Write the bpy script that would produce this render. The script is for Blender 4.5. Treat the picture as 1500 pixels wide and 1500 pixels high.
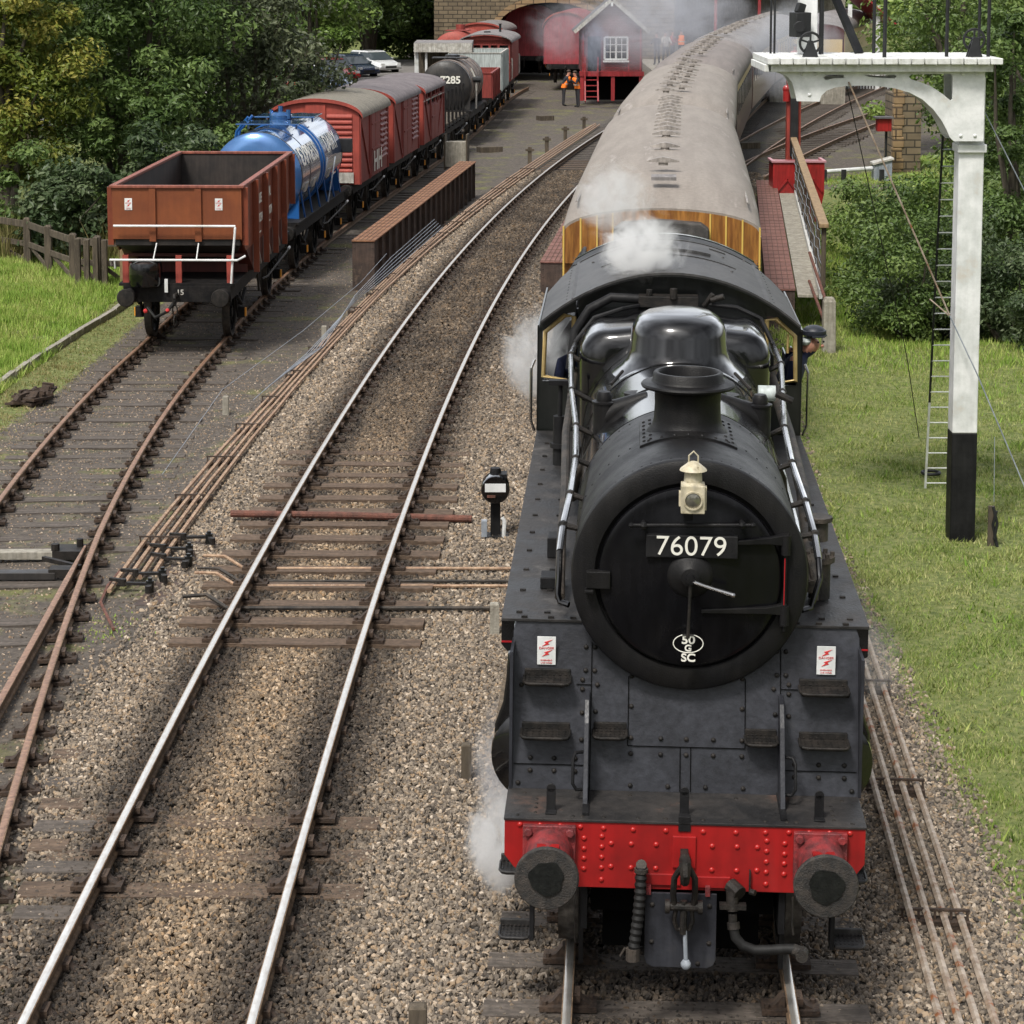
import bpy, bmesh, math, random
import numpy as np
from mathutils import Vector, Matrix, Euler
random.seed(7); RNG = np.random.default_rng(7)
for o in list(bpy.data.objects): bpy.data.objects.remove(o)
SC = bpy.context.scene
COL = SC.collection
R = math.radians
# ------------------------------------------------------------------ camera
cam = bpy.data.cameras.new('camera'); camo = bpy.data.objects.new('camera', cam); COL.objects.link(camo)
camo.location = (0, 0, 6.8); camo.rotation_euler = (R(90 - 7), 0, 0)
cam.sensor_width = 36; cam.lens = 3400 / 1500 * 36; cam.shift_y = -398.5 / 1500
cam.clip_start = 0.5; cam.clip_end = 1500
SC.camera = camo
# ------------------------------------------------------------------ sky, sun, exposure
SUN_EL, SUN_AZ = R(56), R(208)          # azimuth clockwise from +Y: the sun stands behind the camera, to the left
w = bpy.data.worlds.new('World'); SC.world = w; w.use_nodes = True
nt = w.node_tree; bg = nt.nodes['Background']
sky = nt.nodes.new('ShaderNodeTexSky'); sky.sky_type = 'NISHITA'; sky.sun_disc = False
sky.sun_elevation = SUN_EL; sky.sun_rotation = SUN_AZ; sky.dust_density = 4; sky.air_density = 1.0; sky.ozone_density = 1.0
hsv = nt.nodes.new('ShaderNodeHueSaturation'); hsv.inputs['Saturation'].default_value = 0.22
# broken cloud cover: brightens and dims the sky in soft patches
tcw = nt.nodes.new('ShaderNodeTexCoord'); nw = nt.nodes.new('ShaderNodeTexNoise'); nw.inputs['Scale'].default_value = 2.2; nw.inputs['Detail'].default_value = 6
rw = nt.nodes.new('ShaderNodeMapRange'); rw.inputs['From Min'].default_value = .35; rw.inputs['From Max'].default_value = .65
rw.inputs['To Min'].default_value = .55; rw.inputs['To Max'].default_value = 1.7
mw = nt.nodes.new('ShaderNodeVectorMath'); mw.operation = 'SCALE'
nt.links.new(tcw.outputs['Generated'], nw.inputs['Vector']); nt.links.new(nw.outputs['Fac'], rw.inputs['Value'])
nt.links.new(sky.outputs[0], hsv.inputs['Color']); nt.links.new(hsv.outputs[0], mw.inputs[0]); nt.links.new(rw.outputs[0], mw.inputs['Scale'])
# sky brightened towards +Y out of view, added to whiten boiler and rail reflections
sw_ = nt.nodes.new('ShaderNodeSeparateXYZ'); nt.links.new(tcw.outputs['Generated'], sw_.inputs[0])
b1 = nt.nodes.new('ShaderNodeMapRange'); b1.interpolation_type = 'SMOOTHSTEP'; b1.inputs['From Min'].default_value = .2; b1.inputs['From Max'].default_value = 1; b1.inputs['To Min'].default_value = .85; b1.inputs['To Max'].default_value = 3.6
nt.links.new(sw_.outputs[1], b1.inputs['Value'])
mb_ = nt.nodes.new('ShaderNodeVectorMath'); mb_.operation = 'SCALE'; nt.links.new(mw.outputs[0], mb_.inputs[0]); nt.links.new(b1.outputs[0], mb_.inputs['Scale'])
nt.links.new(mb_.outputs[0], bg.inputs['Color'])
bg.inputs['Strength'].default_value = 0.11
sl = bpy.data.lights.new('sun', 'SUN'); sl.energy = 2.5; sl.angle = R(11); sl.color = (1, .95, .87)
so = bpy.data.objects.new('sun', sl); COL.objects.link(so)
sd = Vector((math.sin(SUN_AZ) * math.cos(SUN_EL), math.cos(SUN_AZ) * math.cos(SUN_EL), math.sin(SUN_EL)))
so.rotation_euler = sd.to_track_quat('Z', 'Y').to_euler(); so.location = (-20, -20, 60)
SC.view_settings.view_transform = 'Standard'; SC.view_settings.look = 'None'
SC.cycles.volume_bounces = 8; SC.cycles.max_bounces = 12
SC.view_settings.exposure = 0.25; SC.view_settings.gamma = 1
# ------------------------------------------------------------------ materials
MATS = {}
def mat(name, c, c2=None, sc=3.0, rough=.55, metal=0, bump=0, bsc=60, coat=0, lo=.4, hi=.6, c3=None, c3at=.62, r2=None, stretch=None, spec=.5, wx=.28):
    if name in MATS: return MATS[name]
    m = bpy.data.materials.new(name); m.use_nodes = True; MATS[name] = m
    n = m.node_tree.nodes; l = m.node_tree.links; b = n['Principled BSDF']
    b.inputs['Roughness'].default_value = rough; b.inputs['Metallic'].default_value = metal
    b.inputs['Specular IOR Level'].default_value = spec
    b.inputs['Coat Weight'].default_value = coat; b.inputs['Coat Roughness'].default_value = .05
    b.inputs['Base Color'].default_value = (*c, 1)
    tc = n.new('ShaderNodeTexCoord'); vec = tc.outputs['Object']
    if stretch:
        mp = n.new('ShaderNodeMapping'); mp.inputs['Scale'].default_value = stretch; l.new(vec, mp.inputs[0]); vec = mp.outputs[0]
    if c2 is not None:
        no = n.new('ShaderNodeTexNoise'); no.inputs['Scale'].default_value = sc; no.inputs['Detail'].default_value = 8; no.inputs['Roughness'].default_value = .65
        l.new(vec, no.inputs['Vector'])
        cr = n.new('ShaderNodeValToRGB'); cr.color_ramp.elements[0].position = lo; cr.color_ramp.elements[1].position = hi
        cr.color_ramp.elements[0].color = (*c, 1); cr.color_ramp.elements[1].color = (*c2, 1)
        if c3 is not None:
            e = cr.color_ramp.elements.new(min(.99, c3at)); e.color = (*c3, 1)
        l.new(no.outputs['Fac'], cr.inputs[0])
        mp2 = n.new('ShaderNodeMapping'); mp2.inputs['Scale'].default_value = (11, 11, 1.1); l.new(tc.outputs['Object'], mp2.inputs[0])
        n2 = n.new('ShaderNodeTexNoise'); n2.inputs['Scale'].default_value = 1.6; n2.inputs['Detail'].default_value = 7; l.new(mp2.outputs[0], n2.inputs['Vector'])
        m2_ = n.new('ShaderNodeMapRange'); m2_.inputs['From Min'].default_value = .3; m2_.inputs['From Max'].default_value = .7; m2_.inputs['To Min'].default_value = 1 - wx; m2_.inputs['To Max'].default_value = 1 + wx; l.new(n2.outputs['Fac'], m2_.inputs['Value'])
        mm = n.new('ShaderNodeMixRGB'); mm.blend_type = 'MULTIPLY'; mm.inputs[0].default_value = 1; l.new(cr.outputs[0], mm.inputs[1]); l.new(m2_.outputs[0], mm.inputs[2]); l.new(mm.outputs[0], b.inputs['Base Color'])
        if r2 is not None:
            mr = n.new('ShaderNodeMapRange'); mr.inputs['From Min'].default_value = lo; mr.inputs['From Max'].default_value = hi
            mr.inputs['To Min'].default_value = rough; mr.inputs['To Max'].default_value = r2
            l.new(no.outputs['Fac'], mr.inputs['Value']); l.new(mr.outputs[0], b.inputs['Roughness'])
    if bump:
        nb = n.new('ShaderNodeTexNoise'); nb.inputs['Scale'].default_value = bsc; nb.inputs['Detail'].default_value = 5
        l.new(vec, nb.inputs['Vector'])
        bp = n.new('ShaderNodeBump'); bp.inputs['Strength'].default_value = bump; bp.inputs['Distance'].default_value = .02
        l.new(nb.outputs['Fac'], bp.inputs['Height']); l.new(bp.outputs[0], b.inputs['Normal'])
    return m
def brick_mat(name, c, c2, mortar, sc=1.0, bw=.6, bh=.25, rough=.9, axis='xz', ms=.02):
    m = bpy.data.materials.new(name); m.use_nodes = True; MATS[name] = m
    n = m.node_tree.nodes; l = m.node_tree.links; b = n['Principled BSDF']; b.inputs['Roughness'].default_value = rough
    tc = n.new('ShaderNodeTexCoord'); sp = n.new('ShaderNodeSeparateXYZ'); cb = n.new('ShaderNodeCombineXYZ')
    l.new(tc.outputs['Object'], sp.inputs[0])
    ad = n.new('ShaderNodeMath'); ad.operation = 'ADD'; l.new(sp.outputs[0], ad.inputs[0]); l.new(sp.outputs[1], ad.inputs[1])
    l.new(ad.outputs[0], cb.inputs[0]); l.new(sp.outputs[2], cb.inputs[1])
    br = n.new('ShaderNodeTexBrick'); br.inputs['Scale'].default_value = sc; br.inputs['Brick Width'].default_value = bw; br.inputs['Row Height'].default_value = bh
    br.inputs['Mortar Size'].default_value = ms; br.inputs['Color1'].default_value = (*c, 1); br.inputs['Color2'].default_value = (*c2, 1); br.inputs['Mortar'].default_value = (*mortar, 1)
    l.new(cb.outputs[0], br.inputs['Vector'])
    no = n.new('ShaderNodeTexNoise'); no.inputs['Scale'].default_value = 2.5; no.inputs['Detail'].default_value = 8; l.new(tc.outputs['Object'], no.inputs['Vector'])
    mx = n.new('ShaderNodeMixRGB'); mx.blend_type = 'MULTIPLY'; mx.inputs[0].default_value = .7
    mr = n.new('ShaderNodeMapRange'); mr.inputs['To Min'].default_value = .35; mr.inputs['To Max'].default_value = 1.6; l.new(no.outputs['Fac'], mr.inputs['Value'])
    l.new(br.outputs['Color'], mx.inputs[1]); l.new(mr.outputs[0], mx.inputs[2]); l.new(mx.outputs[0], b.inputs['Base Color'])
    bp = n.new('ShaderNodeBump'); bp.inputs['Strength'].default_value = .8; bp.inputs['Distance'].default_value = .04; bp.invert = True
    l.new(br.outputs['Fac'], bp.inputs['Height']); l.new(bp.outputs[0], b.inputs['Normal'])
    return m
M_ = mat
mat('matte_black', (.007, .007, .008), (.016, .016, .017), 2.5, .6, bump=.15, bsc=90, r2=.5, spec=.22)
mat('sooty_black', (.005, .005, .006), (.011, .0105, .0105), 3, .55, bump=.2, bsc=120, spec=.24, r2=.42)
mat('apron_black', (.018, .019, .024), (.037, .039, .047), 1.6, .42, bump=.12, bsc=40, r2=.30, spec=.42, c3=(.05, .05, .052), c3at=.72)
mat('plate_black', (.010, .0095, .0095), (.034, .031, .03), 3.2, .5, bump=.25, bsc=50, r2=.7, c3=(.10, .095, .09), c3at=.76)
mat('footplate_black', (.014, .014, .015), (.034, .030, .028), 2.2, .5, bump=.2, bsc=60, c3=(.075, .045, .035), c3at=.68, r2=.7)
mat('gloss_black', (.003, .003, .0035), (.006, .006, .007), 2, .12, coat=.6, bump=.04, bsc=5, spec=.5, r2=.2)
mat('door_black', (.0035, .0035, .0045), (.006, .006, .007), 2, .24, r2=.18, bump=.04, bsc=12, spec=.22)
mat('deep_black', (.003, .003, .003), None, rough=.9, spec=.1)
mat('black_iron', (.009, .0085, .008), (.026, .022, .019), 9, .6, bump=.3, bsc=80, spec=.3)
mat('dirty_iron', (.02, .018, .016), (.06, .048, .038), 6, .7, bump=.4, bsc=70)
mat('buffer_face', (.05, .042, .036), (.018, .018, .018), 14, .75, bump=.5, bsc=90, c3=(.11, .09, .075), c3at=.75)
mat('grease', (.006, .007, .007), (.012, .013, .012), 20, .3, bump=.3, bsc=60)
mat('rubber', (.008, .008, .008), (.015, .015, .015), 10, .6, spec=.3)
mat('steel', (.5, .5, .5), (.42, .42, .42), 8, .2, metal=1, r2=.28, wx=0)
mat('railhead', (.58, .56, .52), (.46, .40, .34), 30, .3, metal=.75, r2=.38, stretch=(1, .2, 1), lo=.45, hi=.75, wx=.06)
mat('rust_head', (.33, .19, .12), (.22, .12, .075), 20, .5, metal=.3, bump=.2, bsc=60)
mat('rail_rust', (.23, .15, .09), (.13, .085, .052), 14, .85, bump=.4, bsc=60, c3=(.2, .13, .08), c3at=.7)
mat('chair_rust', (.072, .046, .031), (.036, .025, .019), 18, .9, bump=.5, bsc=60)
mat('red_beam', (.34, .012, .012), (.24, .011, .011), 2.2, .36, coat=.15, wx=.1, c3=(.12, .012, .011), c3at=.76)
mat('red_rivet', (.40, .016, .014), None, rough=.3)
mat('red_housing', (.25, .03, .032), (.12, .028, .03), 12, .55, bump=.3, bsc=60)
mat('lamp_cream', (.54, .49, .37), (.44, .39, .27), 25, .5, c3=(.12, .09, .06), c3at=.72)
mat('white_text', (.78, .77, .70), None, rough=.5)
mat('white_paint', (.80, .81, .81), (.62, .64, .63), 3, .45, bump=.08, bsc=30, wx=.06, c3=(.56, .51, .44), c3at=.78)
mat('white_wood', (.74, .75, .74), (.60, .61, .58), 7, .6, bump=.2, bsc=30, wx=.10, c3=(.42, .42, .36), c3at=.72)
mat('dirty_white', (.55, .54, .5), (.36, .34, .3), 6, .6)
mat('warn_red', (.6, .04, .04), None, rough=.5)
mat('red_line', (.35, .01, .015), None, rough=.4)
mat('brass', (.50, .38, .17), (.42, .30, .12), 10, .4, metal=.3)
mat('lens', (.25, .24, .2), None, rough=.05, metal=.7)
mat('roof_cab', (.030, .0295, .030), (.055, .053, .052), 2.2, .55, bump=.15, bsc=30, c3=(.02, .02, .02), c3at=.7)
mat('navy', (.015, .02, .05), (.02, .026, .07), 20, .9)
mat('skin', (.48, .24, .17), (.4, .18, .12), 20, .6)
mat('cap', (.02, .023, .032), None, rough=.5)
mat('coach_roof', (.275, .243, .213), (.225, .197, .172), 1.1, .8, bump=.3, bsc=25, c3=(.35, .315, .285), c3at=.7, wx=.10, stretch=(2.5, .3, 1))
mat('coach_roof_dark', (.22, .192, .178), (.175, .152, .142), 1.1, .8, bump=.3, bsc=25, c3=(.25, .222, .208), c3at=.7, wx=.1, stretch=(2.5, .3, 1))
mat('coach_roof_grey', (.17, .16, .16), (.24, .225, .22), 1.2, .8, bump=.2, bsc=20)
mat('teak', (.33, .15, .035), (.19, .075, .02), 6, .35, stretch=(3, 3, .35), coat=.3)
mat('teak_line', (.62, .42, .10), None, rough=.5)
mat('maroon', (.085, .02, .02), (.06, .016, .016), 3, .35, coat=.3)
mat('cream', (.55, .42, .22), None, rough=.5)
mat('window_dark', (.02, .023, .025), None, rough=.08)
mat('vent_metal', (.33, .30, .275), (.22, .20, .185), 10, .7)
mat('hopper_red', (.22, .052, .023), (.165, .04, .02), 1.6, .42, wx=.1, c3=(.32, .085, .04), c3at=.7, bump=.05, bsc=20)
mat('hopper_front', (.22, .063, .02), (.17, .047, .017), 1.2, .5, wx=.07, bump=.05, bsc=20)
mat('hopper_rim', (.27, .085, .055), (.20, .06, .04), 6, .6)
mat('hopper_dark', (.10, .018, .012), (.07, .014, .01), 3, .5)
mat('hopper_in', (.012, .011, .011), (.035, .028, .024), 1.3, .7)
mat('tank_blue', (.045, .14, .36), (.06, .18, .42), 1.2, .16, metal=.45, coat=1, wx=.05)
mat('tank_strap', (.015, .10, .32), None, rough=.35)
mat('tank_dark', (.012, .012, .014), (.03, .027, .025), 3, .4, r2=.6)
mat('tank_cover', (.07, .045, .035), (.20, .15, .115), 3, .6, c3=(.30, .25, .20), c3at=.7)
mat('van_red', (.26, .042, .032), (.20, .034, .028), 4, .6, stretch=(6, 6, .6), bump=.12, bsc=20)
mat('van_red_bright', (.36, .062, .042), (.28, .05, .036), 2, .6, wx=.14, bump=.1, bsc=20)  # lighter van_red: light falling on the van ends is put into the colour
mat('van_roof', (.17, .155, .125), (.24, .22, .18), 2, .85, stretch=(1, 8, 1), bump=.25, bsc=15)
mat('van_roof_dark', (.13, .11, .115), (.18, .155, .16), 2, .8, bump=.2, bsc=15)
mat('wagon_grey', (.45, .50, .49), (.36, .40, .39), 4, .6, stretch=(5, 5, .8))
mat('underframe', (.006, .006, .007), (.018, .016, .015), 7, .65, bump=.3, bsc=50, spec=.2)
mat('orange_box', (.85, .35, .03), None, rough=.4)
mat('girder_side', (.085, .055, .042), (.045, .032, .027), 2.2, .75, bump=.4, bsc=40, c3=(.13, .09, .065), c3at=.68)
mat('girder_top', (.26, .13, .065), (.19, .085, .045), 2.5, .85, bump=.3, bsc=40, c3=(.33, .19, .10), c3at=.68)
mat('girder_top_pink', (.22, .105, .085), (.16, .075, .062), 2.5, .85, bump=.3, bsc=40)
mat('girder_line', (.07, .038, .025), None, rough=.9)
mat('concrete', (.34, .32, .27), (.24, .22, .18), 5, .9, bump=.4, bsc=40, c3=(.42, .40, .36), c3at=.7)
mat('old_wood', (.11, .088, .062), (.06, .048, .035), 8, .9, bump=.5, bsc=40, stretch=(1, 1, .2), c3=(.17, .14, .10), c3at=.7)
mat('fresh_wood', (.32, .22, .12), (.22, .15, .08), 8, .8, bump=.3, bsc=40)
mat('rod_tan', (.42, .29, .19), (.27, .16, .10), 9, .7, bump=.3, bsc=60, c3=(.55, .45, .35), c3at=.68)
mat('rod_white', (.38, .32, .26), (.24, .17, .12), 7, .6, bump=.2, bsc=60, c3=(.24, .09, .035), c3at=.62)
mat('rust_pipe', (.16, .062, .042), (.10, .045, .032), 8, .8, bump=.4, bsc=60)
mat('crane_red', (.33, .02, .02), (.25, .018, .018), 2, .35, coat=.2)
mat('crane_back', (.32, .05, .035), (.24, .04, .03), 2, .5)
mat('hose_black', (.006, .0065, .008), (.014, .015, .017), 4, .6)
brick_mat('stone', (.21, .165, .105), (.14, .11, .072), (.05, .042, .03), 1, .55, .24, ms=.022)
brick_mat('stone_warm', (.33, .225, .12), (.24, .165, .09), (.10, .07, .045), 1, .7, .36, ms=.03)
brick_mat('brick_soot', (.20, .035, .04), (.14, .03, .034), (.10, .075, .07), 1, .24, .08, ms=.008)
mat('hut_red', (.34, .03, .035), (.28, .028, .03), 5, .5)
mat('slate', (.07, .068, .075), (.1, .095, .1), 5, .7, bump=.3, bsc=20)
mat('orange_vest', (.95, .22, .02), None, rough=.7)
mat('vest_dark', (.02, .022, .03), None, rough=.9)
mat('trousers', (.03, .03, .035), None, rough=.9)
mat('pink_shirt', (.75, .22, .22), None, rough=.9)
mat('hair', (.05, .03, .02), None, rough=.7)
mat('car_white', (.70, .72, .74), None, rough=.2, coat=1)
mat('car_silver', (.35, .38, .42), None, rough=.25, metal=.5, coat=1)
mat('car_blue', (.02, .035, .08), None, rough=.2, coat=1)
mat('car_red', (.55, .02, .02), None, rough=.2, coat=1)
mat('car_glass', (.06, .075, .085), None, rough=.05)
mat('tyre', (.015, .015, .015), None, rough=.8)
mat('tarmac', (.17, .16, .155), (.22, .21, .2), 2, .9)
mat('bark', (.06, .05, .038), (.11, .095, .07), 6, .95, bump=.6, bsc=25, stretch=(1, 1, .3))
mat('zinc', (.30, .33, .37), (.22, .25, .29), 4, .5)
# ------------------------------------------------------------------ mesh builder
class MB:
    def __init__(s): s.v = []; s.f = []
    def add(s, vs, fs):
        k = len(s.v); s.v += [tuple(v) for v in vs]; s.f += [tuple(i + k for i in f) for f in fs]; return s
    def bx(s, x0, x1, y0, y1, z0, z1):
        return s.add([(x0, y0, z0), (x1, y0, z0), (x1, y1, z0), (x0, y1, z0), (x0, y0, z1), (x1, y0, z1), (x1, y1, z1), (x0, y1, z1)],
                     [(3, 2, 1, 0), (4, 5, 6, 7), (0, 1, 5, 4), (1, 2, 6, 5), (2, 3, 7, 6), (3, 0, 4, 7)])
    def obox(s, c, d, rot=(0, 0, 0)):
        m = Euler(rot).to_matrix(); c = Vector(c); k = []
        for z in (-1, 1):
            for x, y in ((-1, -1), (1, -1), (1, 1), (-1, 1)): k.append(c + m @ Vector((x * d[0] / 2, y * d[1] / 2, z * d[2] / 2)))
        return s.add(k, [(3, 2, 1, 0), (4, 5, 6, 7), (0, 1, 5, 4), (1, 2, 6, 5), (2, 3, 7, 6), (3, 0, 4, 7)])
    def bar(s, a, b, w_, h_):
        """rectangular bar between two points"""
        a = Vector(a); b = Vector(b); d = (b - a); L = d.length; q = d.to_track_quat('Y', 'Z').to_matrix(); k = []
        for y in (0, L):
            for x, z in ((-1, -1), (1, -1), (1, 1), (-1, 1)): k.append(a + q @ Vector((x * w_ / 2, y, z * h_ / 2)))
        return s.add(k, [(0, 1, 2, 3), (7, 6, 5, 4), (0, 4, 5, 1), (1, 5, 6, 2), (2, 6, 7, 3), (3, 7, 4, 0)])
    def tube(s, pts, r, n=8, caps=True, closed=False):
        P = [Vector(p) for p in pts]; N = len(P); rs = r if hasattr(r, '__len__') else [r] * N
        rings = []; prev = None
        for i, p in enumerate(P):
            if closed: t = P[(i + 1) % N] - P[i - 1]
            else: t = P[min(i + 1, N - 1)] - P[max(i - 1, 0)]
            t.normalize()
            if prev is None: a = t.orthogonal().normalized()
            else:
                a = prev - t * prev.dot(t)
                a = a.normalized() if a.length > 1e-6 else t.orthogonal().normalized()
            prev = a; b = t.cross(a)
            rings.append([p + (a * math.cos(2 * math.pi * j / n) + b * math.sin(2 * math.pi * j / n)) * rs[i] for j in range(n)])
        return s.loft(rings, caps and not closed, closed)
    def cyl(s, a, b, r, n=16, r1=None): return s.tube([a, b], [r, r if r1 is None else r1], n)
    def loft(s, rings, caps=True, closed=False):
        n = len(rings[0]); vs = [v for r_ in rings for v in r_]; fs = []; m = len(rings)
        for i in range(m if closed else m - 1):
            for j in range(n):
                i2 = (i + 1) % m
                fs.append((i * n + j, i * n + (j + 1) % n, i2 * n + (j + 1) % n, i2 * n + j))
        if caps: fs.append(tuple(range(n))[::-1]); fs.append(tuple((m - 1) * n + j for j in range(n)))
        return s.add(vs, fs)
    def lathe(s, prof, o=(0, 0, 0), ax='z', n=32, sx=1, sy=1):
        """prof: (radius, position along the axis)"""
        rings = []
        for r_, t in prof:
            r_ = max(r_, 1e-4); ring = []
            for j in range(n):
                a = 2 * math.pi * j / n; c, d = r_ * math.cos(a) * sx, r_ * math.sin(a) * sy
                p = {'z': (c, d, t), 'y': (c, t, d), 'x': (t, c, d)}[ax]
                ring.append((p[0] + o[0], p[1] + o[1], p[2] + o[2]))
            rings.append(ring)
        return s.loft(rings, abs(prof[0][0] - prof[-1][0]) + abs(prof[0][1] - prof[-1][1]) > 1e-6)
    def prism(s, poly, a, b, ax='y'):
        """poly in the plane across ax, extruded from a to b"""
        f = {'y': lambda p, t: (p[0], t, p[1]), 'x': lambda p, t: (t, p[0], p[1]), 'z': lambda p, t: (p[0], p[1], t)}[ax]
        return s.loft([[f(p, a) for p in poly], [f(p, b) for p in poly]], True)
    def ball(s, c, r, n=10, sc=(1, 1, 1), half=False):
        m = n // 2; rings = []
        for i in range(m + 1):
            t = math.pi * i / m; 
            rings.append([(c[0] + r * sc[0] * max(math.sin(t), 1e-3) * math.cos(2 * math.pi * j / n), c[1] + r * sc[1] * max(math.sin(t), 1e-3) * math.sin(2 * math.pi * j / n), c[2] + r * sc[2] * math.cos(t)) for j in range(n)])
        return s.loft(rings, True)
    def dome(s, c, nrm, r, h=.6, n=8):
        """small rivet head on a surface"""
        nrm = Vector(nrm).normalized(); a = nrm.orthogonal().normalized(); b = nrm.cross(a); c = Vector(c); rings = []
        for k in range(4):
            t = math.pi / 2 * k / 3; rr = r * max(math.cos(t), .02)
            rings.append([c + nrm * (r * h * math.sin(t)) + (a * math.cos(2 * math.pi * j / n) + b * math.sin(2 * math.pi * j / n)) * rr for j in range(n)])
        return s.loft(rings, True)
    def mesh(s, name, m, smooth=35):
        me = bpy.data.meshes.new(name); me.from_pydata(s.v, [], s.f)
        bm = bmesh.new(); bm.from_mesh(me); bmesh.ops.recalc_face_normals(bm, faces=bm.faces); bm.to_mesh(me); bm.free()
        if smooth:
            me.polygons.foreach_set('use_smooth', [True] * len(me.polygons)); me.set_sharp_from_angle(angle=R(smooth))
        me.materials.append(MATS[m] if isinstance(m, str) else m); return me
    def build(s, name, m, parent=None, smooth=35, bevel=0, label=None):
        o = bpy.data.objects.new(name, s.mesh(name, m, smooth)); COL.objects.link(o)
        if parent is not None: o.parent = parent
        if bevel:
            b = o.modifiers.new('bevel', 'BEVEL'); b.width = bevel; b.segments = 2; b.limit_method = 'ANGLE'; b.angle_limit = R(40)
        if label: o['label'] = label
        return o
def tag(o, label=None, cat=None, group=None, kind=None):
    if label: o['label'] = label
    if cat: o['category'] = cat
    if group: o['group'] = group
    if kind: o['kind'] = kind
    return o
def thing(name, loc, rz=0, label=None, cat=None, group=None, rot=None):
    o = bpy.data.objects.new(name, None); COL.objects.link(o); o.empty_display_size = .3
    o.location = loc; o.rotation_euler = rot if rot else (0, 0, rz); return tag(o, label, cat, group)
def dup_tree(o, parent=None):
    c = o.copy(); COL.objects.link(c)
    if parent is not None: c.parent = parent
    for ch in list(o.children): dup_tree(ch, c)
    return c
def npmesh(name, V, F, m, attrs=None, smooth=False):
    """V (n,3), F (m,k) numpy arrays"""
    me = bpy.data.meshes.new(name); k = F.shape[1]
    me.vertices.add(len(V)); me.vertices.foreach_set('co', V.astype(np.float32).ravel())
    me.loops.add(F.size); me.loops.foreach_set('vertex_index', F.astype(np.int32).ravel())
    me.polygons.add(len(F)); me.polygons.foreach_set('loop_start', np.arange(0, F.size, k, dtype=np.int32))
    me.polygons.foreach_set('use_smooth', [smooth] * len(F))
    me.update(calc_edges=True)
    for an, av in (attrs or {}).items():
        if av.ndim == 1:
            a = me.attributes.new(an, 'FLOAT', 'POINT'); a.data.foreach_set('value', av.astype(np.float32))
        else:
            a = me.attributes.new(an, 'FLOAT_COLOR', 'POINT'); a.data.foreach_set('color', av.astype(np.float32).ravel())
    me.materials.append(MATS[m] if isinstance(m, str) else m)
    o = bpy.data.objects.new(name, me); COL.objects.link(o); return o
def text_data(txt, size, bold=0.0, ext=.004):
    cu = bpy.data.curves.new('t', 'FONT'); cu.body = txt; cu.size = size; cu.align_x = 'CENTER'; cu.align_y = 'CENTER'; cu.extrude = ext; cu.offset = bold
    o = bpy.data.objects.new('t', cu); COL.objects.link(o); bpy.context.view_layer.update()
    me = bpy.data.meshes.new_from_object(o.evaluated_get(bpy.context.evaluated_depsgraph_get()))
    bpy.data.objects.remove(o); bpy.data.curves.remove(cu); return me
def text(txt, size, m, parent, loc, rot=(math.pi / 2, 0, 0), bold=.0, sx=1, ext=.004, name='lettering', warp=None):
    me = text_data(txt, size, bold, ext); me.name = name
    if warp:
        bm = bmesh.new(); bm.from_mesh(me); bmesh.ops.triangulate(bm, faces=bm.faces); bmesh.ops.subdivide_edges(bm, edges=bm.edges, cuts=1)
        for v in bm.verts: v.co = warp(v.co)
        bm.to_mesh(me); bm.free()
    me.materials.clear(); me.materials.append(MATS[m])
    o = bpy.data.objects.new(name, me); COL.objects.link(o)
    if parent is not None: o.parent = parent
    if not warp: o.location = loc; o.rotation_euler = rot; o.scale = (sx, 1, 1)
    return o
FRONT = (math.pi / 2, 0, 0)                       # lettering that faces -y
SIDE = (math.pi / 2, 0, math.pi / 2)              # lettering that faces +x
# ------------------------------------------------------------------ survey of the site (metres; rail top of the main line is z = 0)
def fit(p, d): p = np.array(p, float); c = np.polyfit(p[:, 0] / 50, p[:, 1], d); return (lambda y: float(np.polyval(c, y / 50)))
def fita(p, d): p = np.array(p, float); c = np.polyfit(p[:, 0] / 50, p[:, 1], d); return (lambda y: np.polyval(c, np.asarray(y) / 50))
MAIN = [(8, -2.44), (14.2, -2.43), (19.3, -2.34), (24.2, -2.19), (28, -2.04), (32, -1.87), (37.8, -1.58), (43.2, -1.27), (49.4, -.77), (55.6, -.2), (65, .8), (75, 2.02), (89, 4.1), (110, 7.8), (130, 12)]
LOCO = [(8, .8), (14.3, 1.09), (22, 1.48), (32.5, 2.12), (51, 3.5), (70, 5.35), (89, 7.9), (110, 11.2), (130, 15.2)]
SIDE_T = [(8, -3.6), (17.4, -4.71), (19.7, -4.99), (22.7, -5.34), (25.3, -5.57), (28.5, -5.79), (31.4, -5.95), (34.6, -6.07), (37.7, -6.16), (43.2, -6.12), (53, -5.9), (62, -5.4), (68, -4.8), (75, -4.0), (80, -3.45), (91, -2.65), (105, -1.7), (118, -.85), (130, .4)]
mainx = fita(MAIN, 5); locox = fita(LOCO, 4); sidx = fita(SIDE_T, 5)
def sidz(y): return -.05 - .4 * np.clip((np.asarray(y, float) - 27) / 16, 0, 1)
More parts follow.
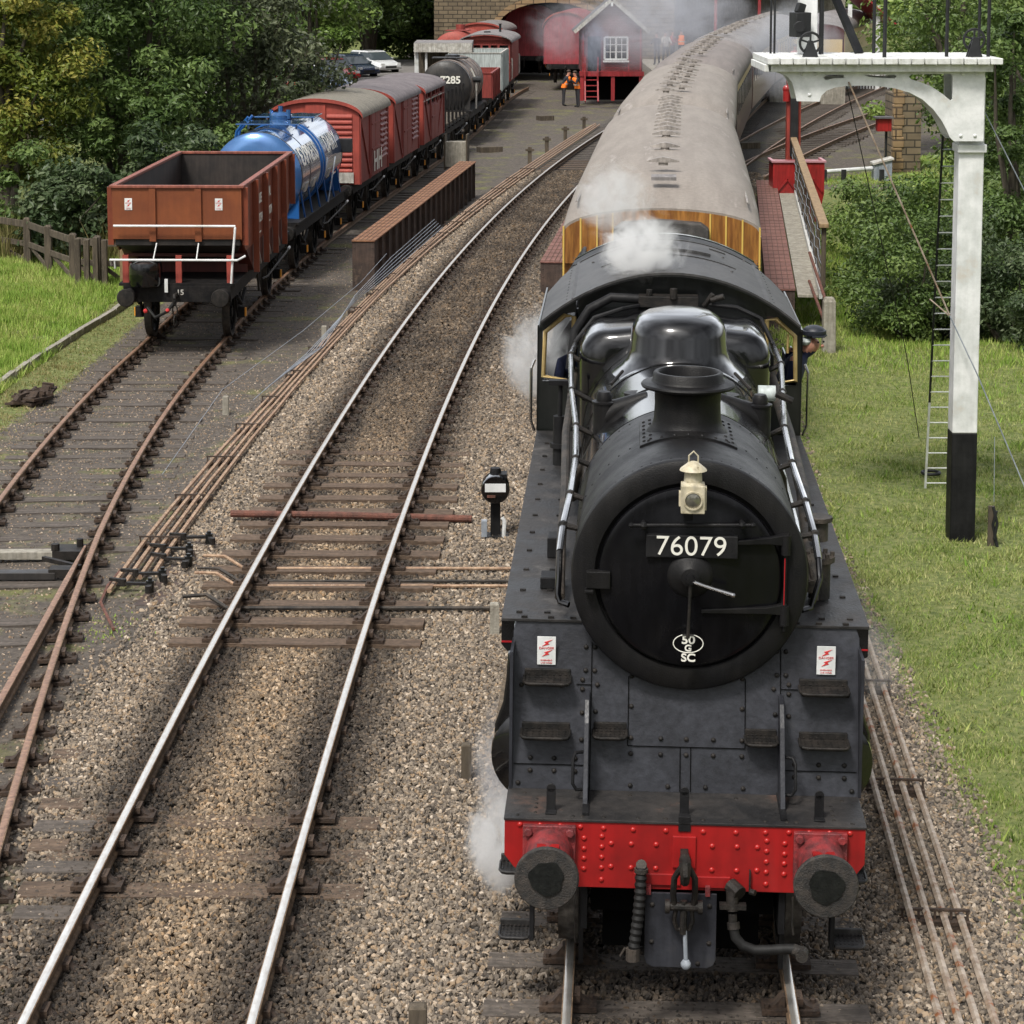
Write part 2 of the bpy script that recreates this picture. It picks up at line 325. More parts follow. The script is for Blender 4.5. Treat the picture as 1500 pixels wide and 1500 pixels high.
def gz(x, y):
    x = np.asarray(x, float); y = np.asarray(y, float)
    zs = sidz(y) - .19; L0 = mainx(y) - 1.75; R0 = locox(y) + 1.75
    z = np.full(np.broadcast(x, y).shape, -.20)
    t = np.clip((L0 - x) / .9, 0, 1); z = z * (1 - t) + zs * t
    k = sidx(y) - 2.3; t = np.clip((k - x) / 5, 0, 1); z = z + t * (.10 + .25 * np.clip((60 - y) / 20, 0, 1)) * (y > 30)
    t = np.clip((x - R0) / .7, 0, 1); z = z - t * .13
    t = np.clip((x - R0 - 1.6) / 3, 0, 1) * np.clip((y - 42) / 5, 0, 1) * np.clip((71 - y) / 4, 0, 1); z = z - t * 1.3
    ash = 1 - np.clip((x - L0 + .3) / .6, 0, 1); z = z + ash * (.013 * np.sin(x * 4.1 + 1.3 * np.sin(y * 2.9)) * np.sin(y * 3.7 + x) + .008)
    z = z + .05 * np.sin(x * 1.3 + y * .35) * np.clip((x - R0 - .8) / 2, 0, 1)
    return z
# ================================================================== GROUND
def sstep(a, b, t): t = np.clip((t - a) / (b - a), 0, 1); return t * t * (3 - 2 * t)
RODS = [(12, -4.25), (25.5, -4.2), (29.9, -4.04), (36, -3.76), (42.9, -3.3), (49.7, -2.7), (60, -1.4), (73, .25), (88, 2.35), (100, 4.1)]
rodx = fita(RODS, 4)
def ballast_w(x, y):
    lb = np.where(y < 20.2, sidx(y) + .95, np.where(y < 23.2, (sidx(y) + .95) * (23.2 - y) / 3 - 3.85 * (y - 20.2) / 3, np.where(y < 27, -3.85, rodx(y) + .15)))
    rb = np.where(y < 28, 3.75, np.maximum(locox(y) + 1.9, 3.75 - (y - 28) * .1))
    return sstep(-.25, .25, x - lb) * (1 - sstep(-.2, .3, x - rb))
def grass_w(x, y):
    r = sstep(-.2, .3, x - np.where(y < 28, 3.75, np.maximum(locox(y) + 1.9, 3.75 - (y - 28) * .1))) * (y < 71)
    l = sstep(-.3, .4, -(x + 7.75)) * sstep(31, 36, y)
    l = np.maximum(l, sstep(-.3, .3, sidx(y) - 1.45 - x) * sstep(36, 39, y) * (y < 75))
    g = sstep(0, 1, (x - (locox(y) + 3.6 + (y - 73) * .38))) * sstep(71, 73, y) * (1 - sstep(84, 88, y))
    far = (np.abs(x) > 26) * 1.0
    return np.clip(np.maximum.reduce([r, l, g, far]), 0, 1)
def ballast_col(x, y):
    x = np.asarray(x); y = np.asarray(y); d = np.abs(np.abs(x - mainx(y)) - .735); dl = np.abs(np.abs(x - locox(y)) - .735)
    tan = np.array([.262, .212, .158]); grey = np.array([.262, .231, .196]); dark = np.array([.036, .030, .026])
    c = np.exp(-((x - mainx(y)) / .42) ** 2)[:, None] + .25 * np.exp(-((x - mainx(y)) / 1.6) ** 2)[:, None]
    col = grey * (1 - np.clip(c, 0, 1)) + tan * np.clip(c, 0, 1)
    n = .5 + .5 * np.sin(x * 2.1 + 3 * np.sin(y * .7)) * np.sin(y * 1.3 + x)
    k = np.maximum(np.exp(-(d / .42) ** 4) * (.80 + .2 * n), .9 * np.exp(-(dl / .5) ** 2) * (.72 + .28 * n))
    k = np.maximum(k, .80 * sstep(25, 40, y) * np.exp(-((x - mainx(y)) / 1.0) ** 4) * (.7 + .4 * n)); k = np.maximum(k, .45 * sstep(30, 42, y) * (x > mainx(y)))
    k = np.maximum(k, .9 * np.exp(-((x - locox(y)) / .85) ** 4))  # dark bed of the engine's track: stain plus its shade, painted into colour
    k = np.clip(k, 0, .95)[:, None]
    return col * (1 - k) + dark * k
def axis_pts(segs):
    out = []
    for a, b, s in segs: out += list(np.arange(a, b - 1e-6, s))
    out.append(segs[-1][1]); return np.array(out)
XS = axis_pts([(-500, -60, 110), (-60, -13, 2.0), (-13, 9, .2), (9, 34, 1.0), (34, 60, 4), (60, 500, 110)])
YS = axis_pts([(-300, 0, 60), (0, 12, 2), (12, 46, .25), (46, 130, .7), (130, 200, 5), (200, 1000, 100)])
gx, gy = np.meshgrid(XS, YS); gX, gY = gx.ravel(), gy.ravel(); gZ = gz(gX, gY)
nx, ny = len(XS), len(YS); ii, jj = np.meshgrid(np.arange(nx - 1), np.arange(ny - 1)); b0 = (jj * nx + ii).ravel()
GF = np.stack([b0, b0 + 1, b0 + nx + 1, b0 + nx], 1)
bw_ = ballast_w(gX, gY); gw_ = grass_w(gX, gY)
zc = np.stack([bw_, gw_, np.zeros_like(bw_), np.ones_like(bw_)], 1)
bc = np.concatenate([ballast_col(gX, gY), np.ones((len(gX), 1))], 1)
def nn(tree, kind, **kw):
    n = tree.nodes.new(kind)
    for k, v in kw.items():
        if hasattr(n, k): setattr(n, k, v)
    return n
def ground_mat():
    m = bpy.data.materials.new('ground'); m.use_nodes = True; MATS['ground'] = m; T = m.node_tree; l = T.links; b = T.nodes['Principled BSDF']
    b.inputs['Roughness'].default_value = .95
    tc = nn(T, 'ShaderNodeTexCoord'); za = nn(T, 'ShaderNodeAttribute', attribute_name='zone'); sep = nn(T, 'ShaderNodeSeparateColor'); l.new(za.outputs['Color'], sep.inputs[0])
    def noise(s, d=8):
        n = nn(T, 'ShaderNodeTexNoise'); n.inputs['Scale'].default_value = s; n.inputs['Detail'].default_value = d; n.inputs['Roughness'].default_value = .65; l.new(tc.outputs['Object'], n.inputs['Vector']); return n.outputs['Fac']
    def ramp(f, *els):
        r = nn(T, 'ShaderNodeValToRGB'); e = r.color_ramp.elements
        e[0].position, e[0].color = els[0][0], (*els[0][1], 1); e[1].position, e[1].color = els[-1][0], (*els[-1][1], 1)
        for p, c in els[1:-1]: q = e.new(p); q.color = (*c, 1)
        l.new(f, r.inputs[0]); return r.outputs[0]
    def mix(f, a, c):
        x = nn(T, 'ShaderNodeMixRGB'); l.new(f, x.inputs[0]); l.new(a, x.inputs[1]); l.new(c, x.inputs[2]); return x.outputs[0]
    n1 = noise(.9); n2 = noise(9); n3 = noise(45, 3)
    ash = ramp(n2, (.3, (.05, .042, .036)), (.5, (.095, .08, .067)), (.7, (.16, .135, .11)))
    moss = ramp(n2, (.35, (.11, .12, .03)), (.65, (.2, .2, .06)))
    mk = ramp(n1, (.54, (0, 0, 0)), (.67, (.8, .8, .8)))
    ash = mix(mk, ash, moss)
    chips = ramp(n3, (.64, (0, 0, 0)), (.70, (1, 1, 1))); chipc = ramp(n2, (.3, (.2, .17, .14)), (.7, (.32, .28, .24)))
    ash = mix(chips, ash, chipc)
    bal = nn(T, 'ShaderNodeAttribute', attribute_name='bcol')
    vo = nn(T, 'ShaderNodeTexVoronoi'); vo.inputs['Scale'].default_value = 22; l.new(tc.outputs['Object'], vo.inputs['Vector'])
    vr = nn(T, 'ShaderNodeMapRange'); vr.inputs['From Max'].default_value = .5; vr.inputs['To Min'].default_value = 1.15; vr.inputs['To Max'].default_value = .12; l.new(vo.outputs['Distance'], vr.inputs['Value'])
    bm_ = nn(T, 'ShaderNodeMixRGB', blend_type='MULTIPLY'); bm_.inputs[0].default_value = 1; l.new(bal.outputs['Color'], bm_.inputs[1]); l.new(vr.outputs[0], bm_.inputs[2])  # dark gaps between stones: shade there multiplied into the ballast colour
    gr = ramp(n2, (.3, (.07, .10, .022)), (.5, (.15, .18, .05)), (.72, (.28, .27, .11)))
    # ragged zone edges
    ad = nn(T, 'ShaderNodeMath', operation='ADD'); l.new(sep.outputs[1], ad.inputs[0])
    sb = nn(T, 'ShaderNodeMath', operation='SUBTRACT'); l.new(n2, sb.inputs[0]); sb.inputs[1].default_value = .5; l.new(sb.outputs[0], ad.inputs[1])
    ge = ramp(ad.outputs[0], (.4, (0, 0, 0)), (.6, (1, 1, 1)))
    c = mix(sep.outputs[0], ash, bm_.outputs[0]); c = mix(ge, c, gr); l.new(c, b.inputs['Base Color'])
    bp = nn(T, 'ShaderNodeBump'); bp.inputs['Strength'].default_value = .7; bp.inputs['Distance'].default_value = .03
    mx = nn(T, 'ShaderNodeMath', operation='ADD'); l.new(n3, mx.inputs[0]); l.new(n2, mx.inputs[1]); l.new(mx.outputs[0], bp.inputs['Height']); l.new(bp.outputs[0], b.inputs['Normal'])
ground_mat()
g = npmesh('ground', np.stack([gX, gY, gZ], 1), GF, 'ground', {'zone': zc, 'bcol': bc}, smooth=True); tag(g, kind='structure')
# ------------------------------------------------------------------ loose stones
def stone_mat(name, mul=1.0):
    m = bpy.data.materials.new(name); m.use_nodes = True; MATS[name] = m; T = m.node_tree; l = T.links; b = T.nodes['Principled BSDF']; b.inputs['Roughness'].default_value = .85
    a = nn(T, 'ShaderNodeAttribute', attribute_name='bcol'); a.attribute_type = 'INSTANCER'; oi = nn(T, 'ShaderNodeObjectInfo')
    r = nn(T, 'ShaderNodeValToRGB'); e = r.color_ramp.elements; e[0].position, e[0].color = 0, (.30, .29, .29, 1); e[1].position, e[1].color = 1, (2.1, 2.04, 1.95, 1)
    q = e.new(.35); q.color = (.74, .69, .64, 1); q = e.new(.7); q.color = (1.12, 1.05, .95, 1); q = e.new(.85); q.color = (1.2, .95, .68, 1)
    l.new(oi.outputs['Random'], r.inputs[0])
    mx = nn(T, 'ShaderNodeMixRGB', blend_type='MULTIPLY'); mx.inputs[0].default_value = 1; l.new(a.outputs['Color'], mx.inputs[1]); l.new(r.outputs[0], mx.inputs[2]); l.new(mx.outputs[0], b.inputs['Base Color'])
stone_mat('ballast_stone')
def scatter(obj, rmin, rmax, m, seed=1):
    ng = bpy.data.node_groups.new('scatter', 'GeometryNodeTree')
    ng.interface.new_socket('Geometry', in_out='INPUT', socket_type='NodeSocketGeometry'); ng.interface.new_socket('Geometry', in_out='OUTPUT', socket_type='NodeSocketGeometry')
    N = lambda k, **kw: nn(ng, k, **kw); l = ng.links
    gi, go = N('NodeGroupInput'), N('NodeGroupOutput')
    at = N('GeometryNodeInputNamedAttribute', data_type='FLOAT'); at.inputs['Name'].default_value = 'dens'
    dp = N('GeometryNodeDistributePointsOnFaces', distribute_method='RANDOM'); dp.inputs['Seed'].default_value = seed
    l.new(gi.outputs[0], dp.inputs['Mesh']); l.new(at.outputs[0], dp.inputs['Density'])
    gti = N('GeometryNodeGeometryToInstance')
    for k in range(4):
        ic = N('GeometryNodeMeshIcoSphere'); ic.inputs['Radius'].default_value = 1; ic.inputs['Subdivisions'].default_value = 1
        rv = N('FunctionNodeRandomValue', data_type='FLOAT_VECTOR'); rv.inputs[0].default_value = (-.38, -.38, -.38); rv.inputs[1].default_value = (.38, .38, .38); rv.inputs['Seed'].default_value = 11 * k + 3
        sp = N('GeometryNodeSetPosition'); l.new(ic.outputs['Mesh'], sp.inputs['Geometry']); l.new(rv.outputs[0], sp.inputs['Offset'])
        sm = N('GeometryNodeSetMaterial'); sm.inputs['Material'].default_value = MATS[m]; l.new(sp.outputs[0], sm.inputs[0])
        ss = N('GeometryNodeSetShadeSmooth'); ss.inputs['Shade Smooth'].default_value = False; l.new(sm.outputs[0], ss.inputs[0])
        l.new(ss.outputs[0], gti.inputs[0])
    io = N('GeometryNodeInstanceOnPoints'); l.new(dp.outputs['Points'], io.inputs['Points']); l.new(gti.outputs[0], io.inputs['Instance']); io.inputs['Pick Instance'].default_value = True
    rr = N('FunctionNodeRandomValue', data_type='FLOAT_VECTOR'); rr.inputs[1].default_value = (6.28, 6.28, 6.28); rr.inputs['Seed'].default_value = 5
    l.new(rr.outputs[0], io.inputs['Rotation'])
    rs = N('FunctionNodeRandomValue', data_type='FLOAT_VECTOR'); rs.inputs[0].default_value = (rmin, rmin, rmin * .6); rs.inputs[1].default_value = (rmax, rmax * .85, rmax * .75); rs.inputs['Seed'].default_value = 8
    sa = N('GeometryNodeInputNamedAttribute', data_type='FLOAT'); sa.inputs['Name'].default_value = 'size'
    vm = N('ShaderNodeVectorMath', operation='SCALE'); l.new(rs.outputs[0], vm.inputs[0]); l.new(sa.outputs[0], vm.inputs['Scale']); l.new(vm.outputs[0], io.inputs['Scale'])
    l.new(io.outputs[0], go.inputs[0])
    md = obj.modifiers.new('scatter', 'NODES'); md.node_group = ng
def patch(name, x0f, x1f, y0, y1, nxs, dy, wfun, dens, size, rmin, rmax, m, colf, seed, zoff=0):
    ys = np.arange(y0, y1 + dy, dy); t = np.linspace(0, 1, nxs); Y = np.repeat(ys, nxs); T_ = np.tile(t, len(ys)); X = x0f(Y) * (1 - T_) + x1f(Y) * T_
    Z = gz(X, Y) + (zoff(X, Y) if callable(zoff) else zoff); n = nxs; a, c = np.meshgrid(np.arange(n - 1), np.arange(len(ys) - 1)); q = (c * n + a).ravel(); F = np.stack([q, q + 1, q + n + 1, q + n], 1)
    wgt = wfun(X, Y); keep = wgt[F].max(1) > .05; F = F[keep]
    col = np.concatenate([colf(X, Y), np.ones((len(X), 1))], 1)
    o = npmesh(name, np.stack([X, Y, Z], 1), F, m, {'dens': dens(X, Y) * wgt, 'size': size(X, Y), 'bcol': col}); scatter(o, rmin, rmax, m, seed); return o
bs = patch('ballast', lambda y: sidx(y) - .2 + 0 * y, lambda y: np.maximum(4.2, locox(y) + 2.2), 12.6, 75, 60, .25, ballast_w,
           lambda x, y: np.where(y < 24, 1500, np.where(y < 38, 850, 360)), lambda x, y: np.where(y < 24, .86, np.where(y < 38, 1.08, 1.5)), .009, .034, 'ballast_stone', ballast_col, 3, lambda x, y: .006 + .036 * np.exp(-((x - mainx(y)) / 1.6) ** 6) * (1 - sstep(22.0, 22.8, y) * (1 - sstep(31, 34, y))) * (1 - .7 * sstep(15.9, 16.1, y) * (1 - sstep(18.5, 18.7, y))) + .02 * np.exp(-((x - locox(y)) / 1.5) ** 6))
tag(bs, 'loose tan and grey ballast stones around the main line tracks', 'ballast', kind='stuff')
ashc = lambda x, y: np.tile(np.array([.26, .22, .18]), (len(x), 1))
ag = patch('gravel', lambda y: np.minimum(sidx(y) - 3.2, -8.6 + 0 * y), lambda y: rodx(y) + .3, 15, 60, 50, .4, lambda x, y: (1 - ballast_w(x, y)) * (1 - .9 * grass_w(x, y)),
           lambda x, y: np.where(y < 40, 170, 60), lambda x, y: 1.0 + 0 * x, .007, .019, 'ballast_stone', ashc, 9, .002)
tag(ag, 'scattered pale stone chips on the dark ash around the siding', 'gravel', kind='stuff')
# ------------------------------------------------------------------ grass
def grass_mat(name, c1, c2, c3):
    m = bpy.data.materials.new(name); m.use_nodes = True; MATS[name] = m; T = m.node_tree; l = T.links; b = T.nodes['Principled BSDF']; b.inputs['Roughness'].default_value = .6
    b.inputs['Specular IOR Level'].default_value = .25
    a = nn(T, 'ShaderNodeAttribute', attribute_name='rnd'); tc = nn(T, 'ShaderNodeTexCoord'); no = nn(T, 'ShaderNodeTexNoise'); no.inputs['Scale'].default_value = .8; no.inputs['Detail'].default_value = 6; no.inputs['Roughness'].default_value = .7; l.new(tc.outputs['Object'], no.inputs['Vector'])
    ad = nn(T, 'ShaderNodeMath', operation='MULTIPLY_ADD'); l.new(a.outputs['Fac'], ad.inputs[0]); ad.inputs[1].default_value = .35; l.new(no.outputs['Fac'], ad.inputs[2])
    r = nn(T, 'ShaderNodeValToRGB'); e = r.color_ramp.elements; e[0].position, e[0].color = .44, (*c1, 1); e[1].position, e[1].color = .86, (*c3, 1); q = e.new(.64); q.color = (*c2, 1)
    l.new(ad.outputs[0], r.inputs[0]); l.new(r.outputs[0], b.inputs['Base Color'])
    try: b.inputs['Transmission Weight'].default_value = 0
    except Exception: pass
grass_mat('lawn_blades', (.11, .19, .03), (.22, .29, .065), (.38, .38, .16))
grass_mat('bright_blades', (.13, .24, .03), (.25, .38, .06), (.38, .40, .13))
grass_mat('dry_blades', (.10, .12, .03), (.19, .18, .06), (.30, .25, .12))
def blades(name, x0, x1, y0, y1, n, wfun, hmin, hmax, wd, m, lean=.5):
    X = RNG.uniform(x0, x1, n); Y = RNG.uniform(y0, y1, n)
    # tufty: keep more where a lumpy field is high
    tf = .5 + .25 * np.sin(X * 5.1 + 2 * np.sin(Y * 3.3)) + .25 * np.sin(Y * 6.3 + 1.7 * np.sin(X * 4.7))
    pf = .5 + .5 * np.sin(X * 1.1 + 2.2 * np.sin(Y * .55 + X * .4)) * np.sin(Y * .9 + 1.6 * np.sin(X * .8)); k = RNG.random(n) < wfun(X, Y) * (.35 + .65 * tf) * (.45 + .55 * pf); tf = tf * (.55 + .75 * pf); X, Y, tf = X[k], Y[k], tf[k]; n = len(X); Z = gz(X, Y)
    a = RNG.uniform(0, 2 * np.pi, n); h = RNG.uniform(hmin, hmax, n) * (.6 + .8 * tf); ld = RNG.uniform(0, 2 * np.pi, n); ll = RNG.uniform(0, lean, n) * h
    dx, dy = np.cos(a) * wd * (.6 + .8 * RNG.random(n)), np.sin(a) * wd * (.6 + .8 * RNG.random(n))
    V = np.stack([np.stack([X - dx, Y - dy, Z], 1), np.stack([X + dx, Y + dy, Z], 1), np.stack([X + np.cos(ld) * ll, Y + np.sin(ld) * ll, Z + h], 1)], 1).reshape(-1, 3)
    F = np.arange(3 * n).reshape(-1, 3); rn = np.repeat(RNG.random(n), 3)
    return npmesh(name, V, F, m, {'rnd': rn})
tag(blades('grass', 3.3, 9.5, 14.5, 46, 330000, grass_w, .025, .06, .006, 'lawn_blades', 1.2), 'short mown grass on the bank right of the steam engine', 'grass', kind='stuff')
tag(blades('weeds', 3.6, 9.5, 15, 42, 5200, lambda x, y: grass_w(x, y) * (np.sin(x * 2.3 + y) * np.sin(y * 1.7 - x) > .25), .06, .13, .014, 'bright_blades', 1.0), 'darker leafy weed tufts in the short lawn', 'weeds', kind='stuff')
tag(blades('moss_tufts', -4.9, -3.6, 22.9, 24.4, 2600, lambda x, y: np.exp(-((x + 4.25) / .3) ** 2 - ((y - 23.6) / .4) ** 2), .015, .04, .008, 'bright_blades', 1.5), 'small bright green moss patch by the bent rod', 'moss', kind='stuff')
tag(blades('grass', -14.5, -8.2, 36, 60, 260000, lambda x, y: grass_w(x, y) * (x < -8.55), .07, .20, .008, 'bright_blades', .8), 'bright lush grass between the concrete kerb and the timber fence', 'grass', kind='stuff')
tag(blades('grass', -8.9, -6.0, 33, 56, 60000, grass_w, .02, .05, .008, 'dry_blades', 1.2), 'thin trampled grass between the kerb and the siding', 'grass', kind='stuff')
tag(blades('grass', 4.5, 13, 34, 60, 120000, lambda x, y: grass_w(x, y) * sstep(38, 44, y + (x - 6) * .6), .06, .17, .009, 'bright_blades', .8), 'rough tall grass in front of the bushes by the girder bridge', 'grass', kind='stuff')
tag(blades('grass', 8, 30, 71, 90, 110000, grass_w, .05, .12, .014, 'bright_blades', .8), 'bright green lawn patch beyond the bridge near the stone pier', 'grass', kind='stuff')
# ================================================================== TRACKS
GA = .735
def sleeper_mesh():
    m = MB(); m.bx(-1.28, 1.28, -.125, .125, -.14, 0); me = m.mesh('sleeper', 'old_sleeper', 0); return me
def sleeper_mats():
    for nme, c, c2, c3 in (('old_sleeper', (.085, .058, .04), (.14, .095, .065), (.19, .14, .10)), ('grey_sleeper', (.07, .058, .048), (.12, .10, .085), (.17, .145, .12))):
        mat(nme, c, c2, 9, .9, bump=.9, bsc=30, stretch=(.22, 1.6, 1), c3=c3, c3at=.72)
sleeper_mats()
SLM = {}
for k, mm in (('a', 'old_sleeper'), ('b', 'grey_sleeper')):
    m = MB(); m.bx(-1.28, 1.28, -.125, .125, -.14, 0); SLM[k] = m.mesh('sleeper', mm, 0)
def chair_mesh():
    m = MB(); m.bx(-.19, .19, -.09, .09, 0, .035)
    for s in (-1, 1): m.prism([(s * .035, .035), (s * .15, .035), (s * .10, .06), (s * .055, .115), (s * .035, .115)], -.05, .05)
    for s in (-1, 1): m.cyl((s * .155, .045 * s, .03), (s * .155, .045 * s, .06), .022, 6)
    m.obox((.058, 0, .085), (.045, .15, .05))
    return m.mesh('rail_chair', 'chair_rust', 40)
CHM = chair_mesh()
RP = [(-.034, 0), (-.036, -.008), (-.034, -.035), (-.010, -.048), (-.010, -.105), (-.032, -.118), (-.032, -.14), (.032, -.14), (.032, -.118), (.010, -.105), (.010, -.048), (.034, -.035), (.036, -.008), (.034, 0)]
def rail_pair(root, fx, fz, y0, y1, step, headm, off=(-GA, GA), name='rail'):
    for o_ in off:
        ys = np.arange(y0, y1 + step, step); rings = []; top = []
        for y in ys:
            x = float(fx(y)); h = (float(fx(y + .2)) - float(fx(y - .2))) / .4; n = 1 / math.hypot(1, h); z = float(fz(y))
            P = lambda a, b: (x + (o_ + a) * n, y - (o_ + a) * h * n, z + b)
            rings.append([P(a, b - .003) for a, b in RP]); top.append([P(-.027, -.0015), P(-.024, .0005), P(.024, .0005), P(.027, -.0015)])
        r = MB().loft(rings).build(name, 'rail_rust', root, 50)
        MB().loft(top).build('rail_head', headm, r, 50)
def track(name, fx, fz, y0, y1, sp, headm, label, cat, sl='a', top=None, chair_to=60, cap=100, skip=None, step=.8, jit=.03, group=None, zj=.006):
    root = thing(name, (0, 0, 0), 0, label, cat, group)
    rail_pair(root, fx, fz, y0, y1, step, headm)
    y = y0 + .3; i = 0; far = MB(); rr = random.Random(5)
    while y < y1:
        x = float(fx(y)); h = (float(fx(y + .2)) - float(fx(y - .2))) / .4; z = float(fz(y)) - .165 + (top(y) if top else 0)
        rz = -math.atan(h) + rr.uniform(-.012, .012)
        if not (skip and skip(y)):
            if i < cap:
                o = bpy.data.objects.new('sleeper', SLM[sl]); COL.objects.link(o); o.parent = root; xo = rr.uniform(-jit, jit)
                o.location = (x + xo, y, z + rr.uniform(-zj, zj * .9)); o.rotation_euler = (0, rr.uniform(-.004, .004), rz); o.scale = (1, rr.uniform(.9, 1.1), 1)
                if y < chair_to:
                    for s in (-1, 1):
                        c = bpy.data.objects.new('rail_chair', CHM); COL.objects.link(c); c.parent = o; c.location = (s * GA - xo, 0, -.012 if (top and top(y) < -.025) else max(-.02, .022 - (o.location.z - float(fz(y)) + .165)) if top else .02)
            else: far.obox((x, y, z - .07), (2.56, .25, .14), (0, 0, rz))
            i += 1
        y += sp
    if far.v: f = far.build('sleepers', 'grey_sleeper', root, 0); f['kind'] = 'stuff'
    return root
zero = lambda y: 0.0
def main_top(y):
    if 22.6 < y < 30.5: return .022
    if 30.5 <= y < 34: return .0
    if 16.0 < y < 18.6: return -.008
    return -.03 if y < 34 else -.016
track('railway_track', mainx, zero, 11.5, 128, .70, 'railhead', 'polished main line track curving away between the siding and the steam train', 'railway track', 'a', main_top, 70, 97)
track('railway_track', locox, zero, 11.5, 112, .72, 'railhead', 'main line track that the steam engine and its coaches stand on', 'railway track', 'b', lambda y: .006 if y < 20 else -.02, 22, 97, step=1)
sz = lambda y: float(sidz(y))
sid = track('railway_track', sidx, sz, 12.5, 128, .74, 'rust_head', 'rusty siding track under the row of goods wagons', 'railway track', 'b', lambda y: -.004, 58, 97, zj=.016)
# switch blade that leaves the siding towards the left
bl = fita([(18.5, -4.66), (20.8, -4.73), (23, -4.84), (24.5, -4.91), (26.6, -4.99)], 2)
m = MB(); rings = []; top = []
for y in np.arange(14.5, 26.8, .5):
    x = float(bl(y)) if y > 18.5 else float(bl(18.5)) - (18.5 - y) * -.02
    h = (float(bl(y + .2)) - float(bl(y - .2))) / .4; z = sz(y)
    k = 1 if y < 25 else max(.3, 1 - (y - 25) / 2.4)
    rings.append([(x + a * k, y, z + b - .004) for a, b in RP]); top.append([(x - .03 * k, y, z - .003), (x - .022 * k, y, z), (x + .022 * k, y, z), (x + .03 * k, y, z - .003)])
sw = m.loft(rings).build('switch_rail', 'rail_rust', sid, 50); MB().loft(top).build('rail_head', 'rust_head', sw, 50)
for i_, (y_, w_) in enumerate(((16.3, 1.0), (16.75, .8), (17.15, 1.1), (17.6, .6), (18.0, .95), (18.5, .75), (19.0, .6), (19.7, .5))):
    MB().obox((float(sidx(y_)) + GA + .22 + w_ / 4, y_, -.235), (w_ * .5, .24, .14), (0, 0, .02 * math.sin(i_ * 3))).build('sleeper_end', 'old_sleeper' if i_ % 2 else 'grey_sleeper', sid, 0, .008)
# tracks fanning out on the right beyond the bridge
tc_ = fita([(70, 5.6), (83, 8.3), (100, 12.6), (124, 19.2)], 2); td_ = fita([(72, 7.1), (78, 8.4), (90, 12.3), (105, 17.6), (116, 22)], 2)
rz35 = lambda y: -.12
track('railway_track', tc_, rz35, 71, 124, .8, 'rust_head', 'rusty yard track curving off to the right behind the signal bracket', 'railway track', 'b', lambda y: .02, 0, 70)
track('railway_track', td_, rz35, 73, 112, .8, 'rust_head', 'nearer yard track running beside the lawn patch beyond the bridge', 'railway track', 'b', lambda y: .02, 0, 70)
# ------------------------------------------------------------------ timbers and lock gear at the siding points
def simple(name, mb, m, label, cat, group=None, smooth=35, bevel=0):
    o = mb.build(name, m, None, smooth, bevel); return tag(o, label, cat, group)
for y, lb, mm, hh in ((26.45, 'light grey timber lying across the siding points, farther of two', 'concrete', .09), (25.55, 'dark timber lying across the siding points, nearer of two', 'tank_dark', .08)):
    simple('point_timber', MB().obox((-6.5, y, sz(y) - .10), (2.7, .17, hh), (0, 0, .02)), mm, lb, 'timber', 'timbers across the siding points', 0, .006)
m = MB(); m.obox((-5.16, 26.42, -.11), (.34, .34, .10)); m.cyl((-5.3, 26.3, -.06), (-5.3, 26.3, .02), .05, 8); m.cyl((-5.05, 26.5, -.06), (-5.05, 26.5, .03), .04, 8); m.bar((-5.4, 26.1, -.1), (-4.9, 25.7, -.1), .05, .05); m.obox((-5.1, 25.6, -.12), (.25, .2, .09))
simple('point_lock', m, 'black_iron', 'greasy black point lock beside the siding switch blade', 'point lock')
# ------------------------------------------------------------------ signalling rods, left bundle
LAB4 = ['leftmost', 'second from left', 'third from left', 'rightmost']
def offset_path(fx, o_, ys, zf):
    out = []
    for y in ys:
        h = (float(fx(y + .2)) - float(fx(y - .2))) / .4; n = 1 / math.hypot(1, h); x = float(fx(y)) + o_ * n; yy = y - o_ * h * n
        out.append((x, yy, zf(x, yy)))
    return out
for k in range(4):
    o_ = -.20 + .125 * k; e = 24.9 + .25 * k
    ys = list(np.arange(e, 96, 1.2))
    P = offset_path(lambda y: rodx(y), o_, ys, lambda x, y: float(gz(x, y)) + .085)
    P[0] = (P[0][0], P[0][1], P[0][2] - .02)
    simple('point_rod', MB().tube(P, .029, 6), 'rod_tan', f'{LAB4[k]} of the four tan point rods left of the main line', 'point rod', 'tan point rods beside the left track')
def stool(x, y, ang, wd, lab, grp):
    z = float(gz(x, y)); r = thing('rod_stool', (x, y, z), ang, lab, 'rod stool', grp)
    MB().bx(-wd / 2, wd / 2, -.06, .06, -.06, .05).build('base', 'chair_rust', r, 0)
    f = MB(); f.bx(-wd / 2, wd / 2, -.014, .014, .112, .13)
    for i in range(5): xx = -wd / 2 + .015 + i * (wd - .03) / 4; f.bx(xx - .008, xx + .008, -.014, .014, .05, .112)
    f.build('frame', 'chair_rust', r, 0); return r
yy = 27.0; i = 0
while yy < 78:
    h = float(rodx(yy + .2) - rodx(yy - .2)) / .4
    stool(float(rodx(yy)) - .012, yy, -math.atan(h), .50, 'low iron frame carrying the tan point rods left of the main line', 'stools under the tan point rods'); yy += 2.35 if yy < 60 else 3.2
